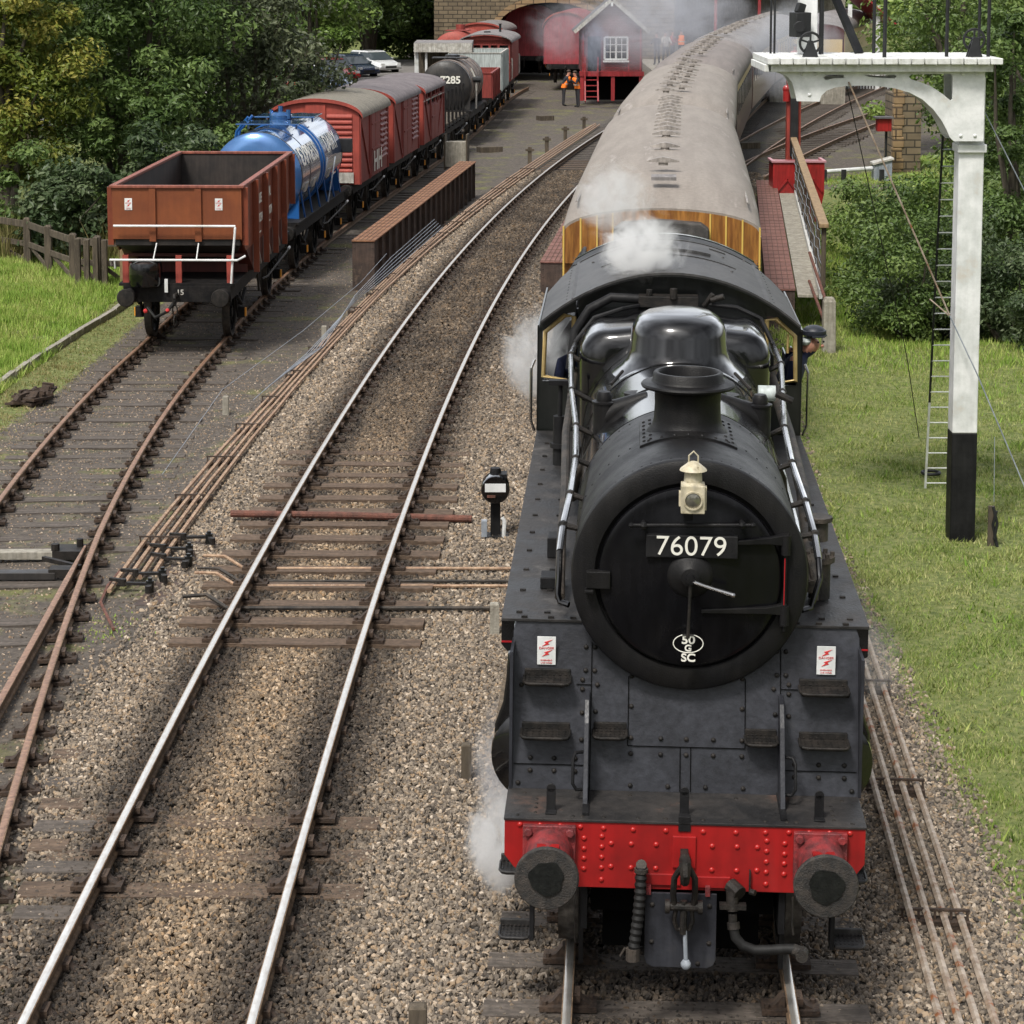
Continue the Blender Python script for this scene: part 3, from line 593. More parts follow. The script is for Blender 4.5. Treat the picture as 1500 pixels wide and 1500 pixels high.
# right hand rods by the lawn
rr_ = fita([(12, 2.78), (14.6, 2.92), (18.2, 3.13), (23.0, 3.38), (27, 3.6)], 2)
for k in range(4):
    P = offset_path(rr_, -.12 + .125 * k, np.arange(12.2, 28, .9), lambda x, y: float(gz(x, y)) + .10)
    simple('point_rod', MB().tube(P, .029, 6), 'rod_white', f'{LAB4[k]} of the four pale rusting rods between the engine and the lawn', 'point rod', 'pale point rods right of the engine')
for y in (13.4, 16.2, 18.9, 21.6, 24.4):
    stool(float(rr_(y)) + .07, y, -.08, .50, 'low iron frame carrying the pale rods right of the engine', 'stools under the pale point rods')
# cranks where the left rods end
m = MB(); m.obox((-3.78, 26.0, -.22), (.34, 3.1, .06), (0, 0, -.10)); simple('crank_board', m, 'girder_side', 'brown steel plate set in the ballast under the point cranks', 'base plate', None, 0, .004)
CR = [(-3.62, 27.1, .2), (-3.78, 26.55, .1), (-3.72, 26.05, -.1), (-3.93, 25.45, .15), (-4.0, 25.0, .0)]
CRL = ['farthest', 'second farthest', 'middle', 'second nearest', 'nearest']
for i, (x, y, a) in enumerate(CR):
    r = thing('point_crank', (x, y, -.19), a, f'{CRL[i]} of the five oily black cranks at the end of the tan rods', 'crank', 'cranks at the end of the tan point rods')
    MB().cyl((0, 0, 0), (0, 0, .13), .045, 12).cyl((0, 0, .13), (0, 0, .16), .025, 8).build('pivot', 'grease', r)
    b = MB(); b.bar((0, 0, .09), (-.30, .03, .09), .05, .03); b.bar((0, 0, .09), (.02, -.26, .09), .05, .03); b.cyl((-.30, .03, .06), (-.30, .03, .14), .035, 10); b.cyl((.02, -.26, .06), (.02, -.26, .14), .035, 10); b.bar((-.30, .03, .12), (-.46, .10, .12), .04, .035)
    b.build('arm', 'black_iron', r)
for i, (y, xe, mm, lb) in enumerate(((25.82, 0.15, 'rod_tan', 'farthest'), (25.28, .15, 'dirty_iron', 'second'), (25.08, .15, 'rod_tan', 'third'), (24.2, -.2, 'dirty_iron', 'nearest'))):
    P = [(-3.55, y + .25 - .1 * (i == 3), -.06), (-3.3, y + .22, -.06), (-3.05, y, -.145), (-1.6, y, -.145), (xe, y, -.145)]
    simple('cross_rod', MB().tube(P, .02 if i != 3 else .024, 6), mm, f'{lb} of the four rods crossing under the left main line rails', 'point rod', 'rods crossing under the left track')
simple('rusty_pipe', MB().tube([(-3.5, 28.25, -.1), (-2, 28.2, -.11), (-.5, 28.1, -.13)], .045, 10), 'rust_pipe', 'rusty red pipe lying across the left track between the sleepers', 'pipe')
simple('bent_rod', MB().tube([(-4.46, 25.9, -.17), (-4.5, 25.2, -.17), (-4.46, 24.5, -.17), (-4.15, 23.5, -.17)], .018, 6), 'rust_pipe', 'bent rusty rod lying on the ash beside the point cranks', 'rod')
P = [(-5.0, 33.5, .04), (-4.3, 37.9, .10), (-3.2, 45.3, .1)]
simple('signal_wire', MB().tube([(-4.75, 30.9, -.2), (-4.5, 35.5, .1), (-3.75, 41, .12), (-3.1, 47, .15), (-2.75, 50.5, .3)], .005, 5), 'zinc', 'thin grey wire stretched above the ash left of the tan rods', 'wire')
for k in range(5):
    simple('signal_wire', MB().tube([(-4.1 + .03 * k, 36.2 + .3 * k, -.2), (-3.6 + .06 * k, 40 + .2 * k, -.12), (-3.1, 45.2, .02 + .03 * k), (-2.45 - .05 * k, 50.6, .05 + .04 * k), (-1.75 - .05 * k, 58, .0 + .05 * k)], .007, 5), 'zinc', 'slack grey wire among the bunch strung past the left girder', 'wire', 'slack wires beside the left girder')
# concrete and timber pegs
for x, y, hh, wd, mm, lb in ((-.39, 19.14, .32, .09, 'old_wood', 'short mossy peg standing in the ballast left of the engine cylinders'), (-.18, 23.4, .34, .10, 'concrete', 'grey concrete peg against the left side of the engine running plate'), (-.61, 14.3, .26, .12, 'old_wood', 'dark post top at the bottom edge between the two main lines'),
                          (-4.55, 36.3, .30, .10, 'concrete', 'pale topped peg on the ash left of the tan rods, nearest to the point levers'), (-3.55, 43.3, .32, .10, 'concrete', 'pale topped peg on the ash near the end of the left girder')):
    m = MB(); m.loft([[(x + sx * wd / 2 * q, y + sy * wd / 2 * q, z) for sx, sy in ((-1, -1), (1, -1), (1, 1), (-1, 1))] for z, q in ((float(gz(x, y)) - .1, 1), (float(gz(x, y)) + hh * .96, .95), (float(gz(x, y)) + hh, .7))])
    simple('marker_peg', m, mm, lb, 'peg', 'pegs beside the tracks', 0)
# ================================================================== GROUND DISC SIGNAL
r = thing('ground_signal', (-.20, 27.5, -.2), 0, 'small black ground disc signal with a white panel beside the engine', 'ground signal')
MB().bx(-.06, .06, -.05, .05, 0, .42).bx(-.16, .16, -.12, .12, -.02, .03).build('post', 'matte_black', r, 0, .006)
d = MB().lathe([(.02, -.20), (.165, -.20), (.175, -.17), (.17, .06), (.12, .12), (.02, .13)], (0, 0, .62), 'y', 24).build('drum', 'gloss_black', r)
MB().bx(-.125, .125, -.215, -.203, .60, .70).build('white_panel', 'white_paint', d, 0)
MB().bx(-.10, .0, -.215, -.203, .53, .56).build('red_bar', 'rust_pipe', d, 0)
MB().lathe([(.01, .86), (.06, .85), (.07, .80), (.07, .78), (.01, .77)], (0, 0, 0), 'z', 12).bx(-.06, .14, -.1, .1, .74, .79).build('hood', 'matte_black', r)
MB().bx(-.17, -.10, -.12, -.02, .02, .22).build('blue_box', 'zinc', r, 0, .004)
MB().tube([(.10, -.1, 0), (.11, -.1, .22), (.08, -.1, .26)], .025, 8).build('counterweight_rod', 'white_paint', r)
# ================================================================== BRIDGE GIRDERS AND WALKWAY
def girder(p0, p1, wd, z0, z1, label, topm, grp):
    p0, p1 = Vector((*p0, 0)), Vector((*p1, 0)); L = (p1 - p0).length; a = math.atan2(p1.x - p0.x, p1.y - p0.y)
    r = thing('bridge_girder', (p0.x, p0.y, 0), -a, label, 'bridge girder', grp); h = wd / 2
    MB().bx(-h + .09, h - .09, .05, L - .05, z0, z1 - .04).build('web', 'girder_side', r, 0)
    MB().bx(-h + .01, h - .01, 0, .05, z0, z1 - .04).build('end_plate', 'girder_side', r, 0)
    f = MB().bx(-h, h, -.02, L, z1 - .035, z1).build('flange', topm, r, 0, .004)
    g_ = MB()
    for k in range(1, 5): x = -h + wd * k / 5; g_.bx(x - .006, x + .006, 0, L, z1, z1 + .006)
    n = int(L / .62)
    for k in range(n): y = .1 + k * L / n; g_.bx(-h + .01, h - .01, y - .007, y + .007, z1, z1 + .005)
    g_.build('joint_lines', 'girder_line', f, 0)
    n = int(L / 1.05)
    for k in range(n + 1):
        y = .15 + k * (L - .3) / n
        for sx in (-1, 1): MB().bx(min(sx * (h - .09), sx * (h - .015)), max(sx * (h - .09), sx * (h - .015)), y - .012, y + .012, z0, z1 - .04).build('stiffener', 'girder_side', r, 0)
    rv = MB()
    for k in range(6):
        for sx in (-1, 1): rv.dome((sx * (h - .06), -.0, z0 + .12 + k * (z1 - z0 - .2) / 5.5), (0, -1, 0), .016, .6, 6)
    rv.build('rivets', 'girder_side', r)
    return r
girder((-3.31, 51.25), (-1.36, 71.2), .52, -.75, .50, 'long rusty brown plate girder between the siding and the left main line', 'girder_top', 'plate girders of the bridge')
girder((.83, 47.66), (2.6, 67.5), .50, -.6, .50, 'reddish girder half hidden between the left main line and the coach', 'girder_top_pink', 'plate girders of the bridge')
girder((5.11, 43.69), (7.16, 65.1), .56, -1.2, .50, 'reddish plate girder to the right of the coach beside the walkway', 'girder_top_pink', 'plate girders of the bridge')
r = thing('footway', (5.46, 43.9, 0), -math.atan2(2.05, 21.4), 'narrow footway of pale concrete slabs right of the right girder', 'footway')
for k in range(20):
    MB().bx(0, .40, k * 1.06, k * 1.06 + 1.02, .30, .36).build('slab', 'concrete', r, 0, .01)
MB().bx(.405, .47, 0, 21.2, .28, .46).build('edge_trough', 'white_wood', r, 0)
r = thing('handrail_fence', (5.98, 44.5, 0), -math.atan2(2.0, 21.5), 'timber topped wire fence along the outside of the bridge footway', 'fence')
MB().bx(-.05, .13, -.1, 21.6, 1.58, 1.66).build('top_rail', 'fresh_wood', r, 0, .008)
for k in range(8): MB().bx(0, .09, k * 3.05, k * 3.05 + .12, -.9 if k else -.6, 1.58).build('post', 'old_wood', r, 0, .006)
wm = MB()
for z in (.62, .9, 1.18, 1.42): wm.tube([(-.01 + .015 * math.sin(y * 3.1 + z * 9), y, z + .035 * math.sin(y * 2.2 + z * 5)) for y in np.arange(0, 21.5, .5)], .007, 5)
wm.build('wires', 'zinc', r)
MB().bx(.02, .05, .1, 21.3, .35, .62).bx(.02, .05, .1, 21.3, .75, .85).build('board', 'old_wood', r, 0)
r = thing('concrete_post', (5.72, 41.4, -.4), 0, 'weathered concrete post with lichen at the end of the bridge footway', 'post')
MB().loft([[(sx * .11 * q, sy * .11 * q, z) for sx, sy in ((-1, -1), (1, -1), (1, 1), (-1, 1))] for z, q in ((-.1, 1.1), (1.0, 1), (1.08, .7))]).build('post', 'concrete', r, 0, .02)
MB().tube([(0, .1, .85), (.02, 3, 1.5)], .03, 8).tube([(0, .1, .45), (.02, 3, .95)], .03, 8).build('tie_pipe', 'rust_pipe', r)
# ================================================================== BRACKET SIGNAL
DY = 27.75
def at(u, v, y):
    t = (v - 351.5) / 3400; p = R(7); dy = math.cos(p) - t * math.sin(p); k = y / dy
    return ((u - 750) / 3400 * k, 6.8 - (math.sin(p) + t * math.cos(p)) * k)
def plate(splines, th, name, m, parent, y):
    cu = bpy.data.curves.new('p', 'CURVE'); cu.dimensions = '2D'; cu.fill_mode = 'BOTH'; cu.extrude = th / 2
    for s in splines:
        sp = cu.splines.new('POLY'); sp.points.add(len(s) - 1); sp.use_cyclic_u = True
        for i, (a, b) in enumerate(s): sp.points[i].co = (a, b, 0, 1)
    o = bpy.data.objects.new('p', cu); COL.objects.link(o); bpy.context.view_layer.update()
    me = bpy.data.meshes.new_from_object(o.evaluated_get(bpy.context.evaluated_depsgraph_get())); bpy.data.objects.remove(o)
    me.materials.clear(); me.materials.append(MATS[m]); o = bpy.data.objects.new(name, me); COL.objects.link(o); o.parent = parent
    o.rotation_euler = FRONT; o.location = (0, y, 0); return o
r = thing('signal_bracket', (0, 0, 0), 0, 'tall white and black bracket signal post with a white plank deck on the lawn', 'signal post')
PX, PY = 5.53, 28.0; gzp = float(gz(PX, PY))
MB().bx(PX - .155, PX + .155, PY - .155, PY + .155, gzp - .2, 1.0).build('post_base', 'matte_black', r, 0, .012, 'black painted lower part of the post')
MB().bx(PX - .152, PX + .152, PY - .152, PY + .152, 1.0, 5.35).build('post', 'white_paint', r, 0, .012)
MB().bx(PX - .175, PX + .175, PY - .20, PY + .17, 4.44, 4.54).build('collar', 'white_paint', r, 0, .01)
Z = lambda pts: [at(1100 + a / 3.75, b / 3.75, DY) for a, b in pts]
outer = Z([(130, 375), (140, 398), (175, 408), (205, 425), (225, 452), (238, 495), (250, 555), (375, 558), (385, 525), (415, 497), (460, 480), (520, 472), (600, 470), (690, 472), (790, 485), (870, 508), (940, 545), (1000, 600), (1045, 660), (1075, 715), (1090, 752), (1112, 775), (1275, 775), (1285, 372)])
h1 = Z([(395, 425), (410, 412), (440, 410), (508, 411), (512, 428), (450, 430), (410, 440)])
h2 = Z([(615, 410), (790, 410), (798, 420), (790, 430), (720, 428), (650, 422)])
h3 = Z([(865, 422), (880, 408), (1095, 405), (1106, 415), (1106, 545), (1095, 552), (1050, 515), (990, 475), (930, 450), (880, 436)])
plate([outer, h1, h2, h3], .05, 'bracket_plate', 'white_paint', r, DY)
plate([outer, h1, h2, h3], .05, 'bracket_plate', 'white_paint', r, 28.28)
arch = [at(1100 + a / 3.75, b / 3.75, DY) for a, b in [(375, 558), (385, 525), (415, 497), (460, 480), (520, 472), (600, 470), (690, 472), (790, 485), (870, 508), (940, 545), (1000, 600), (1045, 660), (1075, 715), (1090, 752)]]
MB().loft([[(a, 27.79, b + .004), (a, 28.25, b + .004), (a, 28.25, b + .03), (a, 27.79, b + .03)] for a, b in arch]).build('arch_plate', 'white_paint', r)
bt = MB()
for a, b in ((1150, 745), (1228, 745), (280, 405), (350, 405), (1160, 405), (1235, 405), (320, 520)): q = at(1100 + a / 3.75, b / 3.75, DY); bt.dome((q[0], DY - .025, q[1]), (0, -1, 0), .025, .7, 6)
bt.build('bolts', 'white_paint', r)
MB().bx(3.05, 5.72, 27.62, 27.73, 5.42, 5.51).bx(3.05, 5.72, 29.1, 29.2, 5.42, 5.51).bx(3.0, 3.08, 27.62, 29.2, 5.42, 5.505).build('deck_beam', 'white_wood', r, 0, .006)
xa, xb = 3.02, 5.82; n = 18
for k in range(n):
    x0 = xa + (xb - xa) * k / n; MB().bx(x0 + .006, x0 + (xb - xa) / n - .008, 27.52 + .012 * math.sin(k * 5), 29.25, 5.512, 5.585).build('deck_plank', 'white_wood', r, 0, .006)
MB().bx(3.53, 3.75, 28.6, 28.82, 5.585, 9.5).build('doll_post', 'white_paint', r, 0, .01)
def pulley(u, v):
    x, z = at(u, v, 27.95)
    w_ = MB(); ring = [(x + .125 * math.cos(a), 27.95, z + .125 * math.sin(a)) for a in np.linspace(0, 2 * np.pi, 28)[:-1]]
    w_.tube(ring, .016, 6, closed=True)
    for k in range(5): a = k * 2 * math.pi / 5 + .3; w_.bar((x, 27.95, z), (x + .12 * math.cos(a), 27.95, z + .12 * math.sin(a)), .022, .022)
    w_.cyl((x, 27.9, z), (x, 28.0, z), .03, 10)
    o = w_.build('pulley_wheel', 'hose_black', r)
    s = MB(); s.prism([(x - .09, 5.585), (x + .09, 5.585), (x + .02, z + .03), (x - .02, z + .03)], 27.97, 28.0); s.prism([(x - .09, 5.585), (x + .09, 5.585), (x + .02, z + .03), (x - .02, z + .03)], 27.87, 27.9); s.build('bracket', 'hose_black', o, 0)
pulley(1187, 63); pulley(1427, 58)
for u, y, rd in ((1129, 28.9, .014), (1134.5, 28.9, .014), (1203, 28.7, .03), (1280, 29.0, .022), (1296, 27.8, .024), (1387, 28.0, .022), (1434, 28.9, .02), (1448, 28.0, .022)):
    x = at(u, 60, y)[0]; MB().cyl((x, y, 5.585), (x, y, 9.4), rd, 8).build('stanchion', 'hose_black', r)
x0, _ = at(1259, 76, 28.9); x1, _ = at(1226, 0, 28.9)
MB().bar((x0, 28.9, 5.585), (x1, 29.3, 6.35), .11, .05).bar((x1, 29.3, 6.35), (x1 - .9, 29.9, 8.6), .11, .05).build('stay', 'hose_black', r)
lx, lz = at(1172, 36, 28.5)
MB().obox((lx, 28.5, lz), (.20, .22, .30), (0, 0, .3)).cyl((lx - .02, 28.36, lz - .02), (lx - .02, 28.5, lz - .02), .07, 12).obox((lx, 28.5, lz + .2), (.1, .1, .12), (0, .3, .3)).build('signal_lamp', 'hose_black', r, 35, .01)
# ladder behind the post
lad = MB(); rg = MB(); ldark = MB(); L0 = Vector((5.58, 30.7, gzp)); L1 = Vector((5.42, 29.0, 5.5)); wv = Vector((.33, 0, 0))
mid = L0.lerp(L1, .215)
ladr = MB().bar(L0, mid, .03, .012).bar(L0 + wv, mid + wv, .03, .012).build('ladder', 'white_paint', r, 0, label='white lower end of the ladder')
MB().bar(mid, L1, .03, .012).bar(mid + wv, L1 + wv, .03, .012).build('ladder', 'hose_black', r, 0)
for k in range(27):
    p = L0.lerp(L1, (k + .4) / 26.6); MB().cyl(p, p + wv, .009, 6).build('rung', 'white_paint' if k < 20 else 'zinc', ladr)
def wire(pts, rad, m, lab, grp='guy wires of the bracket signal'): return simple('guy_wire', MB().tube(pts, rad, 6), m, lab, 'wire', grp)
def A3(u, v, y): x, z = at(u, v, y); return (x, y, z)
wire([A3(1243, 120, 27.7), A3(1391, 462, 27.75)], .011, 'rod_white', 'thick pale guy from the bracket arch down to the post')
wire([A3(1391, 462, 27.75), A3(1430, 545, 27.6), A3(1500, 711, 27.4), A3(1548, 830, 27.2)], .008, 'zinc', 'grey guy that passes in front of the post and runs down to the right')
wire([A3(1362, 438, 27.9), A3(1390, 462, 27.76)], .009, 'rod_white', 'short pale wire joining the guys left of the post')
wire([A3(1443, 165, 28.0), A3(1500, 278, 28.0), A3(1700, 690, 28.2)], .007, 'zinc', 'pale guy leaving the right of the post top')
wire([A3(1240, 125, 28.0), A3(1328, 520, 30.5), A3(1346, 640, 32.2)], .006, 'hose_black', 'thin dark guy running down to the grass left of the ladder')
wire([A3(1457, 640, 27.7), A3(1456, 735, 27.7)], .004, 'zinc', 'thin vertical wire above the lever stake right of the post')
r = thing('lever_stake', (5.86, 27.7, float(gz(5.86, 27.7))), 0, 'short grey stake with a coil of black chain right of the post', 'stake')
MB().bx(-.05, .03, -.02, .02, -.05, .50).build('stake', 'old_wood', r, 0, .004)
MB().tube([(.0, -.04, .5), (.05, -.06, .3), (.02, -.06, .1), (.06, -.05, 0), (.0, -.05, .28), (.04, -.05, .45)], .018, 6).build('chain', 'hose_black', r)
simple('anchor_ring', MB().tube([(5.78 + .12 * math.cos(a), 31.4 + .12 * math.sin(a), float(gz(5.78, 31.4)) + .05) for a in np.linspace(0, 6.28, 20)[:-1]], .022, 6, closed=True), 'hose_black', 'black iron ring lying on the grass behind the post', 'ring')
# ================================================================== LEFT SIDE: kerb, fence, chairs
kp = [(-8.72, 30), (-8.72, 38.8), (-8.69, 42.3), (-8.5, 45.2), (-8.28, 47.8), (-8.1, 51)]
m = MB()
for (xa_, ya_), (xb_, yb_) in zip(kp[:-1], kp[1:]):
    n = max(1, int((yb_ - ya_) / .95))
    for k in range(n):
        t0, t1 = k / n, (k + 1) / n - .012; p = Vector((xa_ + (xb_ - xa_) * t0, ya_ + (yb_ - ya_) * t0, 0)); q = Vector((xa_ + (xb_ - xa_) * t1, ya_ + (yb_ - ya_) * t1, 0))
        zz = float(gz(p.x + .2, p.y)) + .0; m.bar((p.x, p.y, zz), (q.x, q.y, zz + random.uniform(-.01, .01)), .10, .26)
simple('kerb', m, 'concrete', 'low concrete edging along the bright grass left of the siding', 'kerb', None, 0)
for i in range(9):
    x, y = -7.87 + .16 * (i % 3 - 1) + random.uniform(-.03, .03), 37.2 + .34 * (i // 3); z = float(gz(x, y)) + .01
    o = bpy.data.objects.new('rail_chair', CHM); COL.objects.link(o); o.location = (x, y, z + .05 * (i % 3)); o.rotation_euler = (random.uniform(-.2, .2), random.uniform(-.2, .2), random.uniform(0, 3)); o.scale = (1.25, 1.25, 1.25)
    tag(o, 'spare iron rail chair in the pile on the ash left of the siding', 'rail chair', 'pile of spare rail chairs')
FP = [(-14.6, 57.5), (-13.0, 56.2), (-11.55, 54.9), (-10.75, 53.4), (-9.95, 52.2), (-9.35, 51.9), (-8.75, 51.9), (-8.15, 51.9), (-7.3, 51.9), (-6.5, 51.9)]
r = thing('timber_fence', (0, 0, 0), 0, 'weathered post and rail timber fence in front of the trees on the left', 'fence')
for i, (x, y) in enumerate(FP):
    z = float(gz(x, y)); MB().loft([[(x + sx * .085 * q, y + sy * .085 * q, zz) for sx, sy in ((-1, -1), (1, -1), (1, 1), (-1, 1))] for zz, q in ((z - .1, 1), (z + 1.08, .95), (z + 1.12, .6))]).build('post', 'old_wood' if i < 6 else 'fresh_wood', r, 0, .01)
for i in range(len(FP) - 1):
    a, b = FP[i], FP[i + 1]; za, zb = float(gz(*a)), float(gz(*b)); mm = 'old_wood' if i < 6 else 'fresh_wood'
    MB().bar((a[0], a[1] + .03, za + .95), (b[0], b[1] + .03, zb + .95), .05, .16).build('rail', mm, r, 0, .006)
    MB().bar((a[0], a[1] + .03, za + .48), (b[0], b[1] + .03, zb + .48), .05, .13).build('rail', mm, r, 0, .006)
    MB().bar((a[0], a[1] + .07, za + .5), (b[0], b[1] + .07, zb + .05), .04, .09).build('brace', mm, r, 0)
for i, x in enumerate((-9.72, -9.52, -9.32, -9.12)):
    z = float(gz(x, 51.5)); MB().bx(x - .06, x + .06, 51.45, 51.6, z - .1, z + 1.08 + .03 * math.sin(i * 4)).build('post', 'old_wood', r, 0, .01)
# ================================================================== STEAM LOCOMOTIVE
TH = .0488
lo = thing('steam_locomotive', (1.074, 13.87, 0), 0, 'black steam locomotive with a red buffer beam and number 76079 on its smokebox door', 'steam engine', rot=(0, .010, -TH))
CX, CZ = .02, 2.72
# frames and everything dark underneath
f = MB(); f.bx(-.66, -.62, .56, 10.2, .50, 1.28).bx(.62, .66, .56, 10.2, .50, 1.28).bx(-.62, .62, 1.3, 3.2, 1.0, 1.95).bx(-.5, .5, 3.0, 9.5, .7, 1.9).bx(-.62, .62, .62, .66, .9, 1.22)
f.build('frame', 'matte_black', lo, 0)
def mkwheel(parent, x, y, r, zc=None, spokes=12, tm='dirty_iron'):
    s = 1 if x > 0 else -1; zc = r if zc is None else zc
    w_ = MB(); w_.lathe([(.11, -.06), (.11, .06)], (x, y, zc), 'x', 16)
    for k in range(spokes):
        a = 2 * math.pi * k / spokes; w_.bar((x, y + .08 * math.cos(a), zc + .08 * math.sin(a)), (x, y + (r - .05) * math.cos(a), zc + (r - .05) * math.sin(a)), .05, .035)
    w_.lathe([(r - .10, -.05), (r - .055, -.05), (r - .055, .05), (r - .10, .05), (r - .10, -.05)], (x, y, zc), 'x', 36)
    o = w_.build('wheel', 'matte_black', parent)
    pr = [(r - .055, -.068), (r, -.068), (r, .04), (r + .028, .048), (r + .026, .07), (r - .055, .07), (r - .055, -.068)]
    if s > 0: pr = [(a, -b) for a, b in pr]
    MB().lathe(pr, (x, y, zc), 'x', 40).build('tyre', tm, o); return o
mat('tyre_steel', (.16, .15, .14), (.07, .065, .06), 14, .4, metal=.5)
for sx in (-1, 1):
    mkwheel(lo, sx * .755, 1.62, .455, spokes=9, tm='tyre_steel')
    for y in (4.7, 7.0, 9.3): mkwheel(lo, sx * .755, y, .80, spokes=15)
MB().bx(-.52, .52, .95, 3.2, .22, .80).bx(-.60, .60, .75, 1.0, .55, 1.0).build('pony_truck', 'deep_black', lo, 0)  # truck and ashpan made solid black blocks to darken the space beneath
MB().bx(-.6, .6, 3.2, 9.6, .25, .7).build('ashpan', 'deep_black', lo, 0)
MB().cyl((-.75, 1.62, .455), (.75, 1.62, .455), .08, 12).build('axle', 'matte_black', lo)
# buffer beam
def arc(cx, cy, r, a0, a1, n): return [(cx + r * math.cos(a0 + (a1 - a0) * k / n), cy + r * math.sin(a0 + (a1 - a0) * k / n)) for k in range(n + 1)]
poly = [(-1.16, 1.245), (1.16, 1.245), (1.16, 1.01)] + [(1.10, .93), (.98, .84), (.86, .805)] + [(-.86, .805), (-.98, .84), (-1.10, .93), (-1.16, 1.01)]
beam = MB().prism(poly, .50, .535).build('buffer_beam', 'red_beam', lo, 30, .004)
MB().bx(-1.15, 1.15, .535, .60, 1.16, 1.243).bx(-.85, .85, .535, .60, .81, .87).build('beam_backing', 'matte_black', beam, 0)
rv = MB()
def uv(u, v, s): # position on the engine's plane at distance s behind the buffer faces
    t = (v - 351.5) / 3400; p = R(7); d = Vector(((u - 750) / 3400, math.cos(p) - t * math.sin(p), -math.sin(p) - t * math.cos(p)))
    b = Vector((math.sin(TH), math.cos(TH), 0)); r_ = Vector((math.cos(TH), -math.sin(TH), 0)); O_ = Vector((1.074, 13.87, 0)); k = (s + O_.dot(b)) / d.dot(b)
    q = d * k - O_; x = q.dot(r_); return x, 6.8 + d.z * k + .01 * x
L1_ = [(-1.06, 1.215), (-.93, 1.215), (-.80, 1.213), (-.67, 1.21), (-.52, 1.205), (-.33, 1.20), (-.12, 1.20), (-.645, 1.135), (-.645, 1.065), (-.645, 1.0), (-.645, .93), (-.53, 1.15), (-.53, 1.08), (-.53, 1.01), (-.53, .94), (-.53, .86), (-.47, 1.105), (-.34, 1.105), (-.18, 1.105), (-.47, .95), (-.34, .945), (-.18, .945)]
for x, z in L1_:
    for s in (-1, 1): rv.dome((s * x, .50, z), (0, -1, 0), .019, .65, 8)
rv.build('rivets', 'red_rivet', beam)
MB().bx(-.075, .075, .482, .50, .96, 1.17).build('hook_plate', 'red_beam', beam, 0, .004)
MB().bx(-.32, -.02, .482, .50, .84, .915).bx(.06, .30, .482, .50, .83, .905).build('lower_bracket', 'red_beam', beam, 0, .004)
# buffers
for s in (-1, 1):
    x = s * .87; z = 1.055
    b = MB().lathe([(.125, .50), (.15, .49), (.155, .44), (.135, .30), (.125, .12), (.10, .115)], (x, 0, z), 'y', 28).prism([(x - .17, z - .17), (x + .17, z - .17), (x + .17, z + .17), (x - .17, z + .17)], .455, .50)
    for a in ((-1, 1), (1, 1), (-1, -1), (1, -1)): b.cyl((x + a[0] * .135, .42, z + a[1] * .135), (x + a[0] * .135, .455, z + a[1] * .135), .028, 6)
    hs = b.build('buffer', 'red_housing', lo, 35, .004)
    MB().bx(x - .07, x + .07, .20, .26, z + .10, z + .13).build('plate', 'red_beam', hs, 0)
    h = MB().lathe([(.06, .16), (.085, .10), (.10, .06), (.195, .045), (.203, .035), (.203, .015), (.195, .004), (.10, -.001), (.001, -.006)], (x, 0, z), 'y', 40).build('buffer_head', 'buffer_face', hs)
    pts = [(.108 + .006 * math.sin(3 * a + s) + .004 * math.sin(7 * a), a) for a in np.linspace(0, 2 * math.pi, 33)[:-1]]
    MB().prism([(x + q * math.cos(a), z + .01 + q * math.sin(a)) for q, a in pts], -.012, -.0045).build('grease_patch', 'grease', h)
# footplate, lamp irons
MB().bx(-1.165, 1.165, .49, 1.06, 1.245, 1.262).build('footplate', 'footplate_black', lo, 0, .003)
bo = MB()
for x in (-1.08, -.72, -.66, -.52, -.3, -.12, .12, .3, .52, .66, .72, 1.08): bo.dome((x, .545, 1.262), (0, 0, 1), .016, .5, 6)
for x in (-1.05, -.35, .35, 1.05):
    bo.dome((x, .95, 1.262), (0, 0, 1), .015, .5, 6)
for k in range(4): bo.dome((-.965, .60 + .08 * k, 1.262), (0, 0, 1), .014, .5, 6).dome((.965, .60 + .08 * k, 1.262), (0, 0, 1), .014, .5, 6)
bo.build('bolts', 'black_iron', lo)
for x in (-.865, 0, .87):
    m = MB(); m.bx(x - .03, x + .03, .62, .632, 1.262, 1.42); m.bx(x - .035, x + .035, .56, .62, 1.262, 1.275); m.cyl((x, .62, 1.42), (x, .632, 1.42), .03, 12); m.build('lamp_iron', 'matte_black', lo, 35, .003)
MB().bx(-.04, .04, .49, .515, 1.20, 1.30).build('centre_bracket', 'matte_black', lo, 0, .003)
# sloping front apron with the circular cut
def ya(z): return 1.03 + .30 * (z - 1.26) / 1.07
ap = [(-1.15, 1.26), (-1.15, 2.26), (-1.13, 2.32), (-.70, 2.335)] + arc(CX, CZ, .80, math.radians(208.5), math.radians(331.5), 24) + [(.72, 2.335), (1.15, 2.32), (1.17, 2.26), (1.17, 1.26)]
cu_ = bpy.data.curves.new('p', 'CURVE'); cu_.dimensions = '2D'; cu_.fill_mode = 'BOTH'; cu_.extrude = .01
sp_ = cu_.splines.new('POLY'); sp_.points.add(len(ap) - 1); sp_.use_cyclic_u = True
for i_, (a, b) in enumerate(ap): sp_.points[i_].co = (a, b - 1.26, 0, 1)
o_ = bpy.data.objects.new('p', cu_); COL.objects.link(o_); bpy.context.view_layer.update(); me_ = bpy.data.meshes.new_from_object(o_.evaluated_get(bpy.context.evaluated_depsgraph_get())); bpy.data.objects.remove(o_)
me_.materials.clear(); me_.materials.append(MATS['apron_black']); apr = bpy.data.objects.new('apron', me_); COL.objects.link(apr); apr.parent = lo; apr.location = (0, 1.04, 1.26)
sl_ = math.atan2(.30, 1.07); apr.rotation_euler = (math.pi / 2 - sl_, 0, 0); apr.scale = (1, 1 / math.cos(sl_), 1)
